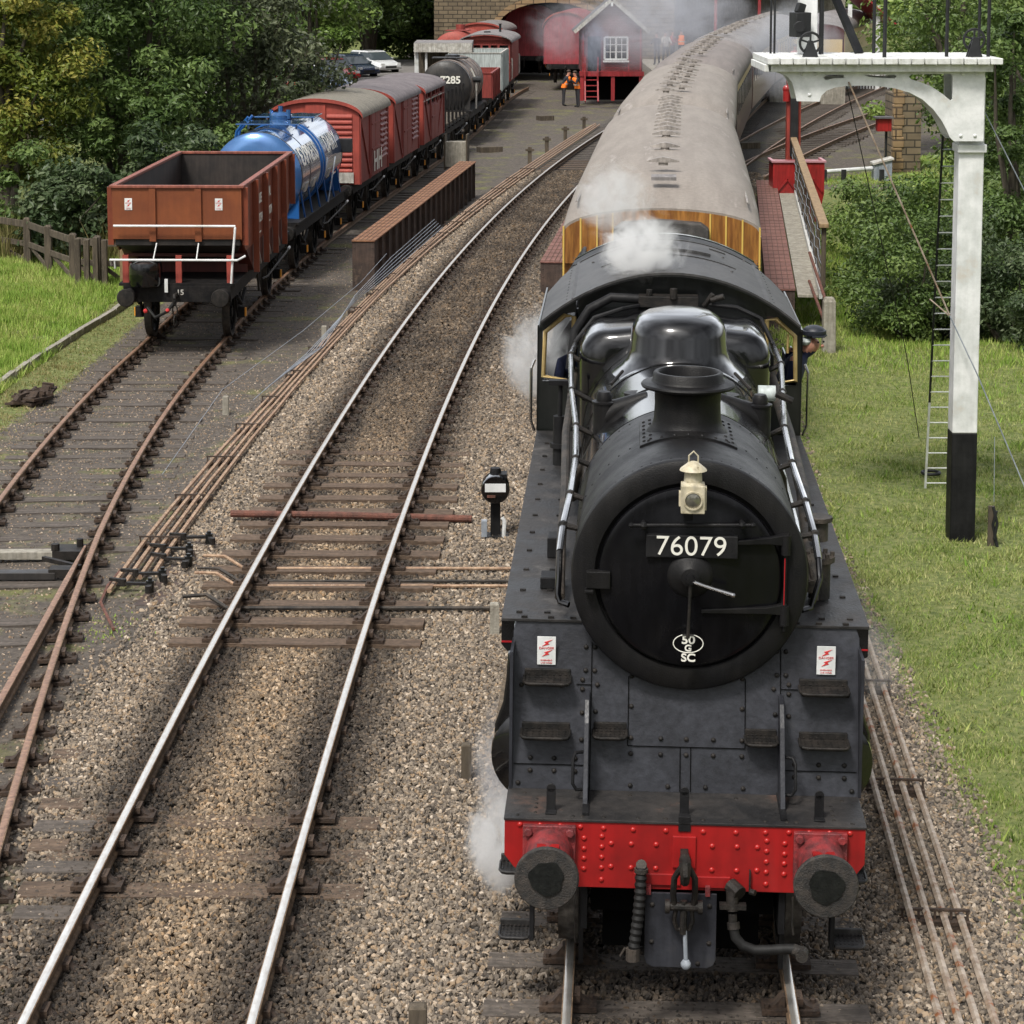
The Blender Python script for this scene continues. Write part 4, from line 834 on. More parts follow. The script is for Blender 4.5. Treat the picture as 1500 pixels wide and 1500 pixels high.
MB().bx(-1.16, -1.14, 1.02, 1.36, 1.26, 2.2).bx(1.16, 1.18, 1.02, 1.36, 1.26, 2.2).build('apron_side', 'apron_black', lo, 0)
sm = MB()
def seam(x0, z0, x1, z1, w_=.006): sm.bar((x0, ya(z0) - .009, z0), (x1, ya(z1) - .009, z1), w_, .004) if abs(x1 - x0) > abs(z1 - z0) else sm.bar((x0, ya(z0) - .009, z0), (x1, ya(z1) - .009, z1), w_, .004)
for x0, z0, x1, z1 in ((-.62, 1.27, -.62, 2.2), (.645, 1.27, .645, 2.2), (-.37, 1.55, -.37, 1.99), (.41, 1.55, .41, 1.99), (-.37, 1.55, .41, 1.55), (-1.13, 1.42, -.62, 1.42), (.645, 1.42, 1.15, 1.42), (-.72, 1.93, -.62, 1.93), (.645, 1.93, .76, 1.93), (-.02, 1.27, -.02, 1.55), (.05, 1.27, .05, 1.55)): seam(x0, z0, x1, z1)
sm.build('seams', 'deep_black', lo, 0)
bo = MB(); nr = (0, -1, .28)
for x, z in [(-.66, 2.17), (-.60, 2.17), (-.66, 2.02), (-.60, 2.02), (-.68, 1.96), (-.68, 1.90), (-.58, 1.93), (-.68, 1.75), (-.59, 1.76), (-.68, 1.58), (-.35, 1.99), (-.35, 1.80), (-.35, 1.60), (-.35, 1.50), (-.15, 1.60), (-.15, 1.50), (.02, 1.60), (.02, 1.50), (.20, 1.60), (.20, 1.50), (.39, 1.60), (.39, 1.50), (-.35, 1.30), (-.1, 1.30), (.15, 1.30), (.4, 1.30),
             (.62, 2.17), (.68, 2.17), (.62, 2.02), (.68, 2.02), (.70, 1.96), (.70, 1.90), (.60, 1.93), (.39, 1.99), (.39, 1.80), (.61, 1.77), (.70, 1.76), (-1.02, 1.46), (-1.02, 1.38), (-.86, 1.46), (-.86, 1.38), (-.72, 1.46), (-.72, 1.38), (.74, 1.46), (.74, 1.38), (.90, 1.46), (.90, 1.38), (1.07, 1.46), (1.07, 1.38), (-1.09, 1.92), (-.82, 1.92), (.80, 1.90), (1.09, 1.90), (-1.10, 1.3), (1.12, 1.3)]:
    bo.dome((x, ya(z) - .008, z), nr, .017, .75, 8)
bo.build('bolts', 'black_iron', apr.parent)
def tread(x0, x1, y, z, parent=lo, m='plate_black', d=.20):
    q = .045; pl_ = [(x0, y), (x0, y - d + q), (x0 + q * .3, y - d + q * .3), (x0 + q, y - d), (x1 - q, y - d), (x1 - q * .3, y - d + q * .3), (x1, y - d + q), (x1, y)]
    t = MB(); t.prism(pl_, z - .03, z - .012, 'z'); t.tube([(a, b, z - .012) for a, b in pl_], .011, 6); t.bx(x0, x1, y - .012, y + .02, z - .03, z + .035)
    o = t.build('footstep', m, parent, 0, .009)
    g_ = MB()
    for i in range(7):
        for j in range(4): g_.dome((x0 + (x1 - x0) * (i + .7) / 7.4, y - d + .03 + j * .05, z), (0, 0, 1), .009, .4, 5)
    g_.build('tread_pattern', 'black_iron', o); return o
for x0, x1, z in ((-1.07, -.76, 1.99), (-1.08, -.76, 1.65), (.77, 1.09, 1.965), (.77, 1.09, 1.63), (-.60, -.38, 1.66), (.41, .62, 1.64)): tread(x0, x1, ya(z), z, lo, 'black_iron', .19)
for s in (-1, 1):
    xx = s * .645
    MB().prism([(1.20, 1.90), (1.05, 1.88), (.95, 1.75), (.76, 1.35), (.72, 1.262), (1.10, 1.262)], xx - .016, xx + .016, 'x').build('stay', 'apron_black', lo, 0, .004)
    MB().tube([(xx + s * .02, .93, 1.56), (xx + s * .07, .90, 1.565), (xx + s * .085, .88, 1.53), (xx + s * .085, .82, 1.38), (xx + s * .06, .82, 1.34), (xx + s * .02, .83, 1.34)], .012, 8).build('grab_handle', 'matte_black', lo)
# running plates, valances
for s in (-1, 1):
    a, b = sorted((s * .55, s * 1.235)); o = MB().bx(a, b, 1.31, 7.55, 2.325, 2.345).build('running_plate', 'plate_black', lo, 0, .003)
    n_ = MB(); a, b = sorted((s * 1.222, s * 1.236))
    n_.prism([(1.42, 2.325), (7.5, 2.325), (7.5, 2.20), (1.60, 2.20), (1.46, 2.25)], a, b, 'x').build('valance', 'matte_black', lo, 0)
    a, b = sorted((s * 1.236, s * 1.239)); MB().bx(a, b, 1.6, 7.4, 2.215, 2.222).build('lining', 'red_line', lo, 0)
    # front drop piece with the curved lower edge and red line
    a, b = sorted((s * 1.15, s * 1.235)); pp = [(a, 2.33), (b, 2.33), (b, 2.12), ((a + b) / 2, 2.10), (a, 2.15)]
    MB().prism(pp, 1.36, 1.40).build('drop_plate', 'gloss_black', lo, 0); MB().bx(a, b, 1.352, 1.36, 2.165, 2.175).build('lining', 'red_line', lo, 0)
    bo = MB()
    for y in np.arange(1.45, 7.4, .55): bo.bx(s * 1.12 - .02, s * 1.12 + .02, y, y + .03, 2.345, 2.357).bx(s * .93 - .02, s * .93 + .02, y, y + .03, 2.345, 2.357)
    for x in (1.08, .9, .75): bo.bx(s * x - .02, s * x + .02, 1.33, 1.36, 2.345, 2.36)
    bo.build('bolts', 'black_iron', o, 0)
# cylinders
for s in (-1, 1):
    c = MB(); ring = []
    prof = [(.70, .98), (.90, .92), (1.10, .96), (1.24, 1.10), (1.295, 1.32), (1.285, 1.52), (1.23, 1.68), (1.21, 1.85), (1.20, 2.03), (.80, 2.06), (.66, 1.9)]
    c.prism([(s * a, b) for a, b in prof], 1.55, 2.75); c.build('cylinder', 'gloss_black', lo, 50, .015)
    c = MB(); c.lathe([(.05, 1.46), (.30, 1.47), (.345, 1.50), (.35, 1.56)], (s * .96, 0, 1.33), 'y', 32); c.lathe([(.03, 1.36), (.10, 1.37), (.13, 1.44), (.17, 1.48), (.17, 1.56)], (s * .98, 0, 1.86), 'y', 24)
    c.build('cylinder_cover', 'gloss_black', lo)
    # rods
    MB().bar((s * .98, 2.7, 1.1), (s * .98, 6.9, .95), .05, .11).bar((s * .9, 4.7, .72), (s * .9, 9.3, .72), .05, .11).build('side_rod', 'dirty_iron', lo, 0)
# lower steps in front
for s in (-1, 1):
    m = MB(); a, b = sorted((s * .97, s * 1.0)); m.bx(a, b, .70, .84, .34, 1.0); m.build('step_hanger', 'matte_black', lo, 0, .004)
    for z in (.82, .37):
        a, b = sorted((s * 1.0, s * 1.20)); tread(a, b, .90, z, lo, 'plate_black', .20)
# smokebox, door, ring
MB().lathe([(.70, 1.20), (.772, 1.20), (.772, 2.95), (.70, 2.95)], (CX, 0, CZ), 'y', 96).build('smokebox', 'sooty_black', lo, 40)
rg_ = MB().lathe([(.70, 1.22), (.782, 1.20), (.785, 1.14), (.775, 1.12), (.745, 1.105), (.66, 1.10), (.632, 1.103), (.622, 1.115), (.622, 1.14), (.605, 1.145), (.5, 1.15)], (CX, 0, CZ), 'y', 96).build('smokebox_ring', 'sooty_black', lo, 30)
bo = MB()
for k in range(72): a = 2 * math.pi * k / 72; bo.dome((CX + .772 * math.cos(a), 1.24, CZ + .772 * math.sin(a)), (math.cos(a), 0, math.sin(a)), .010, .7, 6)
for y in (2.0, 2.85):
    for k in range(9):
        for sg in (-1, 1): a = math.pi / 2 + sg * (.55 + k * .12); bo.dome((CX + .772 * math.cos(a), y, CZ + .772 * math.sin(a)), (math.cos(a), 0, math.sin(a)), .009, .6, 6)
bo.build('rivets', 'sooty_black', rg_)
dr = MB().lathe([(.57, 1.145), (.602, 1.13), (.606, 1.10), (.598, 1.078), (.575, 1.068), (.55, 1.066), (.48, 1.05), (.36, 1.018), (.22, .993), (.10, .982), (.001, .980)], (CX, 0, CZ), 'y', 96).build('smokebox_door', 'door_black', lo, 30)
MB().lathe([(.155, 1.0), (.15, .985), (.12, .962), (.075, .945), (.06, .93), (.03, .925), (.028, .86), (.001, .858)], (CX, 0, CZ + .035), 'y', 32).build('door_boss', 'sooty_black', dr)
hx, hz = uv(1068, 872, .84); h0 = (CX + .01, .872, CZ + .03)
MB().tube([h0, (CX + .1, .865, CZ + .0), (hx, .85, hz)], [.013, .011, .015], 8).ball((hx, .85, hz), .018, 8).build('door_handle', 'steel', dr)
MB().tube([(CX, .89, CZ), (CX - .005, .89, CZ - .17), (CX - .01, .90, CZ - .36)], [.013, .010, .012], 8).build('door_handle', 'black_iron', dr)
MB().bx(CX - .045, CX + .03, .955, .965, 2.36, 2.37).build('scratch', 'steel', dr, 0)
# handrail across the door
r0, r1 = uv(918, 769, .96), uv(1096, 769, .96)
MB().cyl((r0[0], .95, r0[1]), (r1[0], .95, r1[1]), .013, 10).ball((r0[0], .95, r0[1]), .02, 8).ball((r1[0], .95, r1[1]), .02, 8).cyl((r0[0] + .08, .95, r0[1]), (r0[0] + .08, 1.05, r0[1]), .016, 8).cyl((r1[0] - .07, .95, r1[1]), (r1[0] - .07, 1.05, r1[1]), .016, 8).ball((r0[0] + .08, .95, r0[1]), .028, 8).ball((r1[0] - .07, .95, r1[1]), .028, 8).build('door_handrail', 'sooty_black', dr)
# number plate
np_c = uv(1007, 801, .965)
pl = MB().bx(np_c[0] - .30, np_c[0] + .30, .962, 1.02, np_c[1] - .075, np_c[1] + .075).build('number_plate', 'matte_black', dr, 0, .006)
text('76079', .185, 'white_text', pl, (np_c[0] - .005, .960, np_c[1]), FRONT, -.0005, 1.02)
sc_ = uv(1003, 943, .96); x, z = sc_
ell = MB().tube([(x + .098 * math.cos(a), .966, z + .062 * math.sin(a)) for a in np.linspace(0, 2 * math.pi, 41)[:-1]], .0035, 6, closed=True).build('shed_plate', 'white_text', dr)
text('50', .075, 'white_text', ell, (x, .966, z + .022), FRONT, .0015, 1.2); text('G', .06, 'white_text', ell, (x, .966, z - .033), FRONT, .0015, 1.1); text('SC', .075, 'white_text', ell, (x + .002, .966, z - .098), FRONT, .0015, 1.1)
# hinges
for (u0, v0, u1, v1) in ((1072, 795, 1150, 793), (1022, 895, 1147, 895)):
    a, b = uv(u0, v0, .985), uv(u1, v1, 1.03)
    MB().loft([[(a[0], .972, a[1] - .012), (a[0], .99, a[1] - .012), (a[0], .99, a[1] + .012), (a[0], .972, a[1] + .012)], [(b[0] - .13, 1.02, b[1] - .022), (b[0] - .13, 1.07, b[1] - .022), (b[0] - .13, 1.07, b[1] + .022), (b[0] - .13, 1.02, b[1] + .022)], [(b[0], 1.05, b[1] - .04), (b[0], 1.12, b[1] - .04), (b[0], 1.12, b[1] + .04), (b[0], 1.05, b[1] + .04)]]).build('hinge_strap', 'sooty_black', dr, 0, .004)
h0_, h1_ = uv(1145, 785, 1.05), uv(1143, 925, 1.05)
MB().cyl((h0_[0], 1.06, h0_[1]), (h0_[0], 1.06, h0_[1] - .13), .032, 12).cyl((h1_[0], 1.06, h1_[1] + .17), (h1_[0], 1.06, h1_[1] + .04), .032, 12).cyl((h0_[0], 1.06, h0_[1]), (h0_[0], 1.06, h1_[1]), .012, 8).build('hinge_post', 'sooty_black', dr)
MB().bx(h0_[0] - .008, h0_[0] - .002, 1.044, 1.05, h1_[1] + .18, h0_[1] - .15).build('lining', 'red_line', dr, 0)
a, b = uv(853, 836, 1.05), uv(888, 862, 1.05)
MB().bx(a[0], b[0], 1.03, 1.10, b[1], a[1]).bx(a[0] - .01, a[0] + .05, 1.01, 1.1, b[1] - .03, b[1] - .005).build('latch', 'sooty_black', dr, 0, .006)
# door top handle and lamp iron
MB().bx(-.03, .03, 1.0, 1.012, 3.14, 3.30).bx(-.03, .03, 1.0, 1.1, 3.12, 3.14).build('lamp_iron', 'matte_black', dr, 0)
# danger signs
def danger(x, z, parent, y, w_=.125, h_=.195):
    o = MB().bx(x - w_ / 2, x + w_ / 2, y - .006, y, z - h_ / 2, z + h_ / 2).build('danger_sign', 'white_paint', parent, 0, .002)
    zg = MB(); k = w_ / .125
    for dz in (.052, -.018):
        P = [(.035, .025), (-.02, .008), (-.008, -.001), (-.035, -.022), (.015, -.006), (.004, .004)]
        zg.prism([(x + .004 + a * k, z + (dz + b) * k) for a, b in P], y - .009, y - .0055)
    zg.build('lightning_mark', 'warn_red', o, 0)
    text('DANGER', .022 * k, 'warn_red', o, (x, y - .008, z + .018 * k), FRONT, 0, 1.15, .001)
    text('OVERHEAD', .014 * k, 'warn_red', o, (x, y - .008, z - .066 * k), FRONT, 0, 1.1, .001); text('LIVE WIRES', .014 * k, 'warn_red', o, (x, y - .008, z - .084 * k), FRONT, 0, 1.1, .001)
    o.rotation_euler = (0, 0, 0); return o
danger(-.925, 2.15, lo, ya(2.05) - .012); danger(.945, 2.13, lo, ya(2.03) - .012)
# headlamp
hl = MB().bx(-.078, .078, -.12, .03, 3.20, 3.385).build('headlamp', 'lamp_cream', lo, 0, .006); hl.location = (CX + .005, .98, 0)
MB().lathe([(.075, 3.385), (.06, 3.40), (.055, 3.47), (.09, 3.475), (.085, 3.485), (.03, 3.53), (.012, 3.535)], (0, -.045, 0), 'z', 20).build('chimney_cap', 'lamp_cream', hl)
MB().tube([(-.03, -.045, 3.50), (-.03, -.045, 3.57), (0, -.045, 3.60), (.03, -.045, 3.57), (.03, -.045, 3.50)], .006, 6).build('handle', 'lamp_cream', hl)
MB().lathe([(.062, -.135), (.062, -.115), (.052, -.115), (.052, -.135), (.062, -.135)], (0, 0, 3.29), 'y', 28).build('bezel', 'lamp_cream', hl)
MB().lathe([(.054, -.116), (.05, -.124), (.03, -.132), (.001, -.136)], (0, 0, 3.29), 'y', 28).build('lens', 'lens', hl)
MB().bx(-.09, -.078, -.08, 0, 3.24, 3.33).bx(.078, .088, -.09, -.02, 3.22, 3.37).build('side_latch', 'lamp_cream', hl, 0)
# chimney
ch = MB().lathe([(.16, 3.30), (.31, 3.40), (.285, 3.46), (.25, 3.50), (.237, 3.55), (.232, 3.66), (.235, 3.735), (.25, 3.755), (.325, 3.775), (.333, 3.79), (.325, 3.803), (.262, 3.815), (.25, 3.83), (.245, 3.875), (.235, 3.885), (.215, 3.885), (.205, 3.87), (.20, 3.6), (.01, 3.55)], (CX, 2.28, 0), 'z', 64).build('chimney', 'sooty_black', lo, 40)
bp_ = MB(); rows = []
for y in (1.86, 1.88, 2.68, 2.70):
    rows.append([(CX + rr * math.sin(a), y, CZ + rr * math.cos(a)) for rr, a in [(.775, -.45)] + [(.787, q) for q in np.linspace(-.44, .44, 13)] + [(.775, .45)]])
bp_.loft(rows).build('chimney_base', 'sooty_black', ch, 40)
bo = MB()
for k in range(6):
    for sx in (-1, 1):
        for a in (.40, .34): bo.dome((CX + sx * .787 * math.sin(a), 1.95 + k * .13, CZ + .787 * math.cos(a)), (sx * math.sin(a), 0, math.cos(a)), .013, .8, 6)
for k in range(7): a = -.36 + .12 * k; bo.dome((CX + .787 * math.sin(a), 1.91, CZ + .787 * math.cos(a)), (math.sin(a), 0, math.cos(a)), .012, .8, 6)
bo.build('bolts', 'sooty_black', ch)
# boiler and bands
MB().lathe([(.7, 2.94), (.765, 2.95), (.80, 6.35), (.7, 6.4)], (CX, 0, CZ), 'y', 96).build('boiler', 'gloss_black', lo, 40)
bd = MB()
for y in (3.0, 3.9, 4.75, 5.75): rr = .767 + .01 * (y - 2.95); bd.lathe([(rr - .01, y - .03), (rr + .006, y - .028), (rr + .006, y + .028), (rr - .01, y + .03)], (CX, 0, CZ), 'y', 96)
bd.build('boiler_band', 'gloss_black', lo, 40)
# firebox
def fbx(y, w_, top, rr, zl=2.2):
    pts = []; 
    for cx_, cz_, a0, a1 in ((w_ - rr, top - rr, 0, math.pi / 2), (-(w_ - rr), top - rr, math.pi / 2, math.pi)):
        for k in range(9): a = a0 + (a1 - a0) * k / 8; pts.append((CX + cx_ + rr * math.cos(a), y, cz_ + rr * math.sin(a) + .0))
    mid = len(pts) // 2; cr = [(CX + (w_ - rr) * q, y, top + .045 * (1 - q * q)) for q in (.6, .2, -.2, -.6)]
    pts = pts[:9] + cr + pts[9:]
    return pts + [(CX - w_ * .98, y, zl), (CX + w_ * .98, y, zl)]
MB().loft([fbx(6.16, .60, 3.38, .25), fbx(6.18, .74, 3.47, .25), fbx(6.24, .81, 3.515, .25), fbx(6.34, .84, 3.53, .25), fbx(7.0, .845, 3.535, .24), fbx(7.6, .84, 3.52, .24)]).build('firebox', 'gloss_black', lo, 45)
# dome
D = MB(); prof = [(3.34, .56, .72), (3.42, .47, .62), (3.47, .43, .57), (3.55, .405, .54), (3.68, .395, .52), (3.75, .375, .50), (3.80, .335, .455), (3.84, .26, .37), (3.857, .15, .24), (3.862, .01, .02)]
D.loft([[(CX + .005 + a * math.copysign(abs(math.cos(t)) ** .85, math.cos(t)), 5.32 + b * math.copysign(abs(math.sin(t)) ** .85, math.sin(t)), z) for t in np.linspace(0, 2 * math.pi, 65)[:-1]] for z, a, b in prof]).build('dome', 'gloss_black', lo, 60)
MB().tube([(CX - .46, 4.92, 3.40), (CX - .55, 4.7, 3.33)], .014, 6).tube([(CX + .46, 4.92, 3.40), (CX + .58, 4.7, 3.31)], .014, 6).build('dome_lug', 'black_iron', lo)
# top feed clack valves
for s in (-1, 1):
    c = MB(); c.cyl((CX + s * .60, 3.75, 3.12), (CX + s * .60, 3.75, 3.36), .085, 16).lathe([(.095, 3.36), (.095, 3.375), (.06, 3.38), (.06, 3.42), (.045, 3.45), (.01, 3.452)], (CX + s * .60, 3.75, 0), 'z', 16)
    c.tube([(CX + s * .60, 3.75, 3.24), (CX + s * .50, 3.74, 3.31), (CX + s * .38, 3.72, 3.36), (CX + s * .26, 3.7, 3.42)], [.085, .085, .075, .05], 14)
    c.build('clack_valve', 'vent_metal' if False else 'sooty_black', lo)
    MB().tube([(CX + s * .60, 3.75, 3.13), (CX + s * .69, 3.75, 3.0), (CX + s * .80, 3.9, 2.75), (CX + s * .84, 4.2, 2.5), (CX + s * .85, 5.5, 2.42), (CX + s * .85, 7.2, 2.42)], .032, 10).build('feed_pipe', 'dirty_iron', lo)
    MB().lathe([(.10, 3.35), (.10, 3.372), (.01, 3.375)], (CX + s * .35, 3.9, .045), 'z', 16).build('washout_plug', 'sooty_black', lo)
# handrails with stanchions
for s in (-1, 1):
    P = [(-.835, 7.35, 3.30), (-.90, 6.4, 3.27), (-.865, 5.3, 3.16), (-.80, 4.0, 3.12), (-.78, 3.0, 3.08), (-.80, 2.2, 3.0), (-.835, 1.7, 2.90), (-.85, 1.45, 2.78)] if s < 0 else \
        [(.90, 7.35, 3.34), (.96, 6.4, 3.22), (.90, 5.3, 3.18), (.83, 4.0, 3.14), (.82, 3.0, 3.08), (.86, 2.2, 2.98), (.89, 1.75, 2.86), (.90, 1.5, 2.75)]
    hr = MB().tube(P, .024, 10).build('handrail', 'steel', lo)
    MB().tube([P[-1], (P[-1][0], 1.36, 2.65), (s * .855, 1.31, 2.52), (s * .84, 1.30, 2.47), (s * .78, 1.27, 2.46)], .021, 10).build('handrail_end', 'gloss_black', hr)
    for p in P[1:7]:
        k = MB()
        d_ = Vector((p[0] - CX, 0, p[2] - CZ)); q = Vector((CX, 0, CZ)) + d_.normalized() * .76
        k.tube([(p[0], p[1], p[2]), (q.x, p[1], q.z)], [.024, .020], 8).ball(p, .036, 8)
        k.build('stanchion', 'black_iron', hr)
# pipes and fittings
MB().tube([(-.88, 7.4, 2.95), (-.90, 5, 2.86), (-.86, 3.2, 2.8), (-.86, 2.2, 2.62), (-.85, 1.6, 2.42)], .035, 10).build('ejector_pipe', 'dirty_iron', lo)
MB().tube([(.93, 7.4, 2.95), (.94, 5, 2.88), (.92, 3.2, 2.82), (.90, 2.2, 2.64), (.88, 1.7, 2.5)], .05, 12).build('ejector_pipe', 'dirty_iron', lo)
MB().tube([(.88, 5, 2.6), (.87, 3.2, 2.58), (.86, 2.4, 2.5)], .03, 8).build('oil_pipe', 'steel', lo)
pm = MB(); pm.cyl((.95, 1.95, 2.36), (.95, 1.95, 2.62), .075, 16).cyl((.95, 1.95, 2.62), (.95, 1.95, 2.66), .105, 12).cyl((.95, 2.15, 2.72), (.95, 2.15, 2.86), .07, 16).cyl((.95, 2.15, 2.86), (.95, 2.15, 2.89), .10, 12).tube([(.9, 1.75, 2.40), (.9, 1.72, 2.55), (.87, 1.8, 2.7)], .03, 8)
for k in range(6): a = k * math.pi / 3; pm.cyl((.95 + .085 * math.cos(a), 1.95 + .085 * math.sin(a), 2.66), (.95 + .085 * math.cos(a), 1.95 + .085 * math.sin(a), 2.69), .016, 6)
pm.build('air_valve', 'dirty_iron', lo)
MB().bx(-.98, -.86, 2.9, 3.1, 2.345, 2.50).build('lubricator', 'matte_black', lo, 0, .008); MB().bx(-1.0, -.84, 2.05, 2.25, 2.345, 2.43).build('sand_filler', 'matte_black', lo, 0, .008)
MB().cyl((-.98, 6.1, 2.34), (-.98, 6.1, 2.78), .06, 14).cyl((-.98, 6.1, 2.5), (-.98, 6.1, 2.54), .085, 12).cyl((-.98, 6.1, 2.78), (-.98, 6.1, 3.1), .02, 8).bx(-1.08, -.90, 6.05, 6.15, 3.06, 3.10).build('sand_pipe', 'matte_black', lo)
MB().cyl((.66, 4.7, 3.28), (.80, 4.7, 3.28), .065, 16).build('side_box', 'wagon_grey', lo, 40)
MB().tube([(.80, 4.6, 3.3), (.93, 4.6, 3.24)], .03, 8).build('side_link', 'black_iron', lo)
# whistle manifold and pipes behind the dome
mf = MB().bx(-.30, .25, 7.25, 7.45, 3.58, 3.68).cyl((-.2, 7.3, 3.68), (-.2, 7.3, 3.74), .03, 8).cyl((.02, 7.25, 3.66), (.02, 7.25, 3.76), .035, 10).tube([(.3, 7.25, 3.6), (.38, 7.22, 3.72)], .025, 8).tube([(.36, 7.22, 3.66), (.48, 7.2, 3.70)], .03, 8)
mf.build('steam_manifold', 'black_iron', lo, 35, .005)
MB().tube([(-.3, 7.3, 3.65), (-.55, 7.3, 3.66), (-.75, 7.3, 3.55), (-.88, 7.25, 3.35), (-.92, 7.2, 3.0)], .045, 12).tube([(-.3, 7.2, 3.60), (-.45, 7.0, 3.60), (-.7, 6.95, 3.52), (-.87, 6.9, 3.3)], .022, 8).tube([(.35, 7.25, 3.62), (.6, 7.2, 3.60), (.82, 7.2, 3.50), (.92, 7.1, 3.3)], .022, 8).build('manifold_pipe', 'matte_black', lo)
# cab
mat('cab_black', (.007, .009, .008), (.014, .015, .014), 2, .3, coat=.3)
def roofz(x, y=0): x = abs(x); return 3.875 - .30 * x * x - .02 * x ** 4 - max(0, y - 9.6) * .05
cf = MB()
xs = np.linspace(-.86, .90, 13); cf.loft([[(x, 7.6, 2.35), (x, 7.63, 2.35), (x, 7.63, roofz(x) - .01), (x, 7.6, roofz(x) - .01)] for x in xs])
for s in (-1, 1):
    a, b = sorted((s * .88, s * 1.235)); cf.bx(a, b, 7.6, 7.63, 1.9, 2.81)
    a, b = sorted((s * 1.19, s * 1.235)); cf.bx(a, b, 7.6, 7.63, 2.81, 3.32)
    cf.prism([(s * 1.19, 3.28), (s * 1.235, 3.28), (s * 1.20, roofz(1.2) - .01), (s * .88, roofz(.88) - .01), (s * .88, 3.47), (s * .95, 3.46)], 7.6, 7.63)
cf.build('cab_front', 'cab_black', lo, 0)
for s in (-1, 1):
    W = [(s * .90, 2.82), (s * 1.18, 2.86), (s * 1.165, 3.28), (s * .985, 3.44), (s * .90, 3.43)]
    fr = MB().tube([(a, 7.585, b) for a, b in W], .023, 8, closed=True).build('window_frame', 'brass', lo)
    a, b = sorted((s * 1.225, s * 1.24)); MB().bx(a, b, 7.6, 9.0, 1.55, 2.95).bx(a, b, 7.6, 7.75, 2.95, 3.32).bx(a, b, 8.45, 8.6, 2.95, 3.32).bx(a, b, 9.0, 10.1, 1.55, 2.75).bx(a, b, 7.6, 10.1, 3.20, 3.34).build('cab_side', 'cab_black', lo, 0)
    MB().tube([(s * 1.26, 7.55, 2.35), (s * 1.29, 7.5, 2.45), (s * 1.29, 7.5, 2.95), (s * 1.26, 7.55, 3.02)], .014, 8).build('grab_rail', 'steel', lo)
MB().tube([(1.10, 7.585, 3.12), (1.10, 7.585, 3.30)], .012, 6).build('wiper', 'brass', lo)
rf = MB(); n = 31; rows = []
def rhw(y): return 1.205 if y < 9.3 else max(.97, 1.205 - .24 * (y - 9.3) / 1.0)
rear = []
for y in (7.42, 7.5, 9.0, 9.3, 9.8, 10.25, 10.26, 10.92):
    dz = .012 if y > 10.25 else 0; up = [(x * rhw(y), y, roofz(x * rhw(y), y) + dz) for x in np.linspace(-1, 1, n)]; dn = [(x * rhw(y), y, roofz(x * rhw(y), y) - .03 + dz) for x in np.linspace(1, -1, n)]
    (rear if y > 10.25 else rows).append(up + dn)
    continue
    rows.append(up + dn)
rfo = rf.loft(rows).build('cab_roof', 'roof_cab', lo, 30); MB().loft(rear).build('roof_rear', 'matte_black', rfo, 30)
def rib(y, w_, h_, x0=-1.205, x1=1.205, m='roof_cab', nm='roof_rib'):
    MB().loft([[(x, y, roofz(x, y) - .01), (x, y + w_, roofz(x, y) - .01), (x, y + w_, roofz(x, y) + h_), (x, y, roofz(x, y) + h_)] for x in np.linspace(x0, x1, 25)]).build(nm, m, rfo, 30)
rib(7.40, .05, .012); rib(8.75, .03, .01, -.66, .66); rib(9.05, .55, .03, -.35, .42, 'roof_cab', 'roof_hatch'); rib(9.75, .03, .012, -.6, .6); rib(10.2, .04, .012, -.95, .95)
rib(10.86, .09, .022, -.96, .96, 'gloss_black', 'rear_lip')
for sx in (-1, 1):
    MB().loft([[(sx * .90 - .02, y, roofz(.9, y) + .012), (sx * .90 + .02, y, roofz(.9, y) + .004), (sx * .90 + .02, y, roofz(.9, y) - .02), (sx * .90 - .02, y, roofz(.9, y) - .01)] for y in (7.42, 9.6, 10.24)]).build('roof_seam', 'roof_cab', rfo, 0)
bo = MB()
for k in range(17): y = 7.5 + k * .2; bo.dome((-.97, y, roofz(.97)), (-.5, 0, 1), .010, .6, 5).dome((.97, y, roofz(.97)), (.5, 0, 1), .010, .6, 5)
for k in range(22): x = -1.15 + k * .11; bo.dome((x, 7.47, roofz(x)), (0, 0, 1), .009, .6, 5)
for x, y in ((.55, 9.3), (.6, 8.4), (-.5, 8.3), (.0, 9.3), (-.75, 9.4), (.8, 9.9), (-.4, 10.0)): bo.dome((x, y, roofz(x)), (0, 0, 1), .02, .7, 6)
bo.build('rivets', 'roof_cab', rfo)
MB().bx(-1.2, 1.2, 7.7, 10.1, 1.5, 1.56).build('cab_floor', 'deep_black', lo, 0)
MB().lathe([(.01, 7.66), (.72, 7.66), (.72, 7.9), (.01, 7.95)], (CX, 0, 2.75), 'y', 32).build('backhead', 'matte_black', lo)
MB().bx(-.25, .25, 10.05, 10.15, 1.5, 2.2).build('fall_plate', 'deep_black', lo, 0)
# coupling, hoses and the hanging plate in front
hk = MB(); hk.bar((0, .50, 1.05), (0, .30, 1.06), .05, .08); hk.tube([(0, .32, 1.05), (0, .27, 1.10), (0, .22, 1.09), (0, .20, 1.03), (0, .23, .97), (0, .28, .96)], [.035, .04, .04, .035, .03, .02], 8)
hko = hk.build('coupling_hook', 'black_iron', lo)
c = MB()
for s in (-1, 1): c.tube([(s * .045, .26, 1.02), (s * .065, .27, .98), (s * .07, .32, .85), (s * .06, .34, .76)], .02, 8)
c.tube([(-.045, .26, 1.02), (-.03, .25, 1.055), (.03, .25, 1.055), (.045, .26, 1.02)], .02, 8)
c.cyl((-.10, .34, .76), (.10, .34, .76), .028, 10).cyl((-.12, .34, .76), (-.09, .34, .76), .045, 12).cyl((.09, .34, .76), (.12, .34, .76), .045, 12).cyl((0, .34, .80), (0, .34, .58), .022, 8)
for s in (-1, 1): c.tube([(s * .05, .34, .74), (s * .06, .36, .66), (s * .04, .37, .60), (0, .37, .585)], .015, 6)
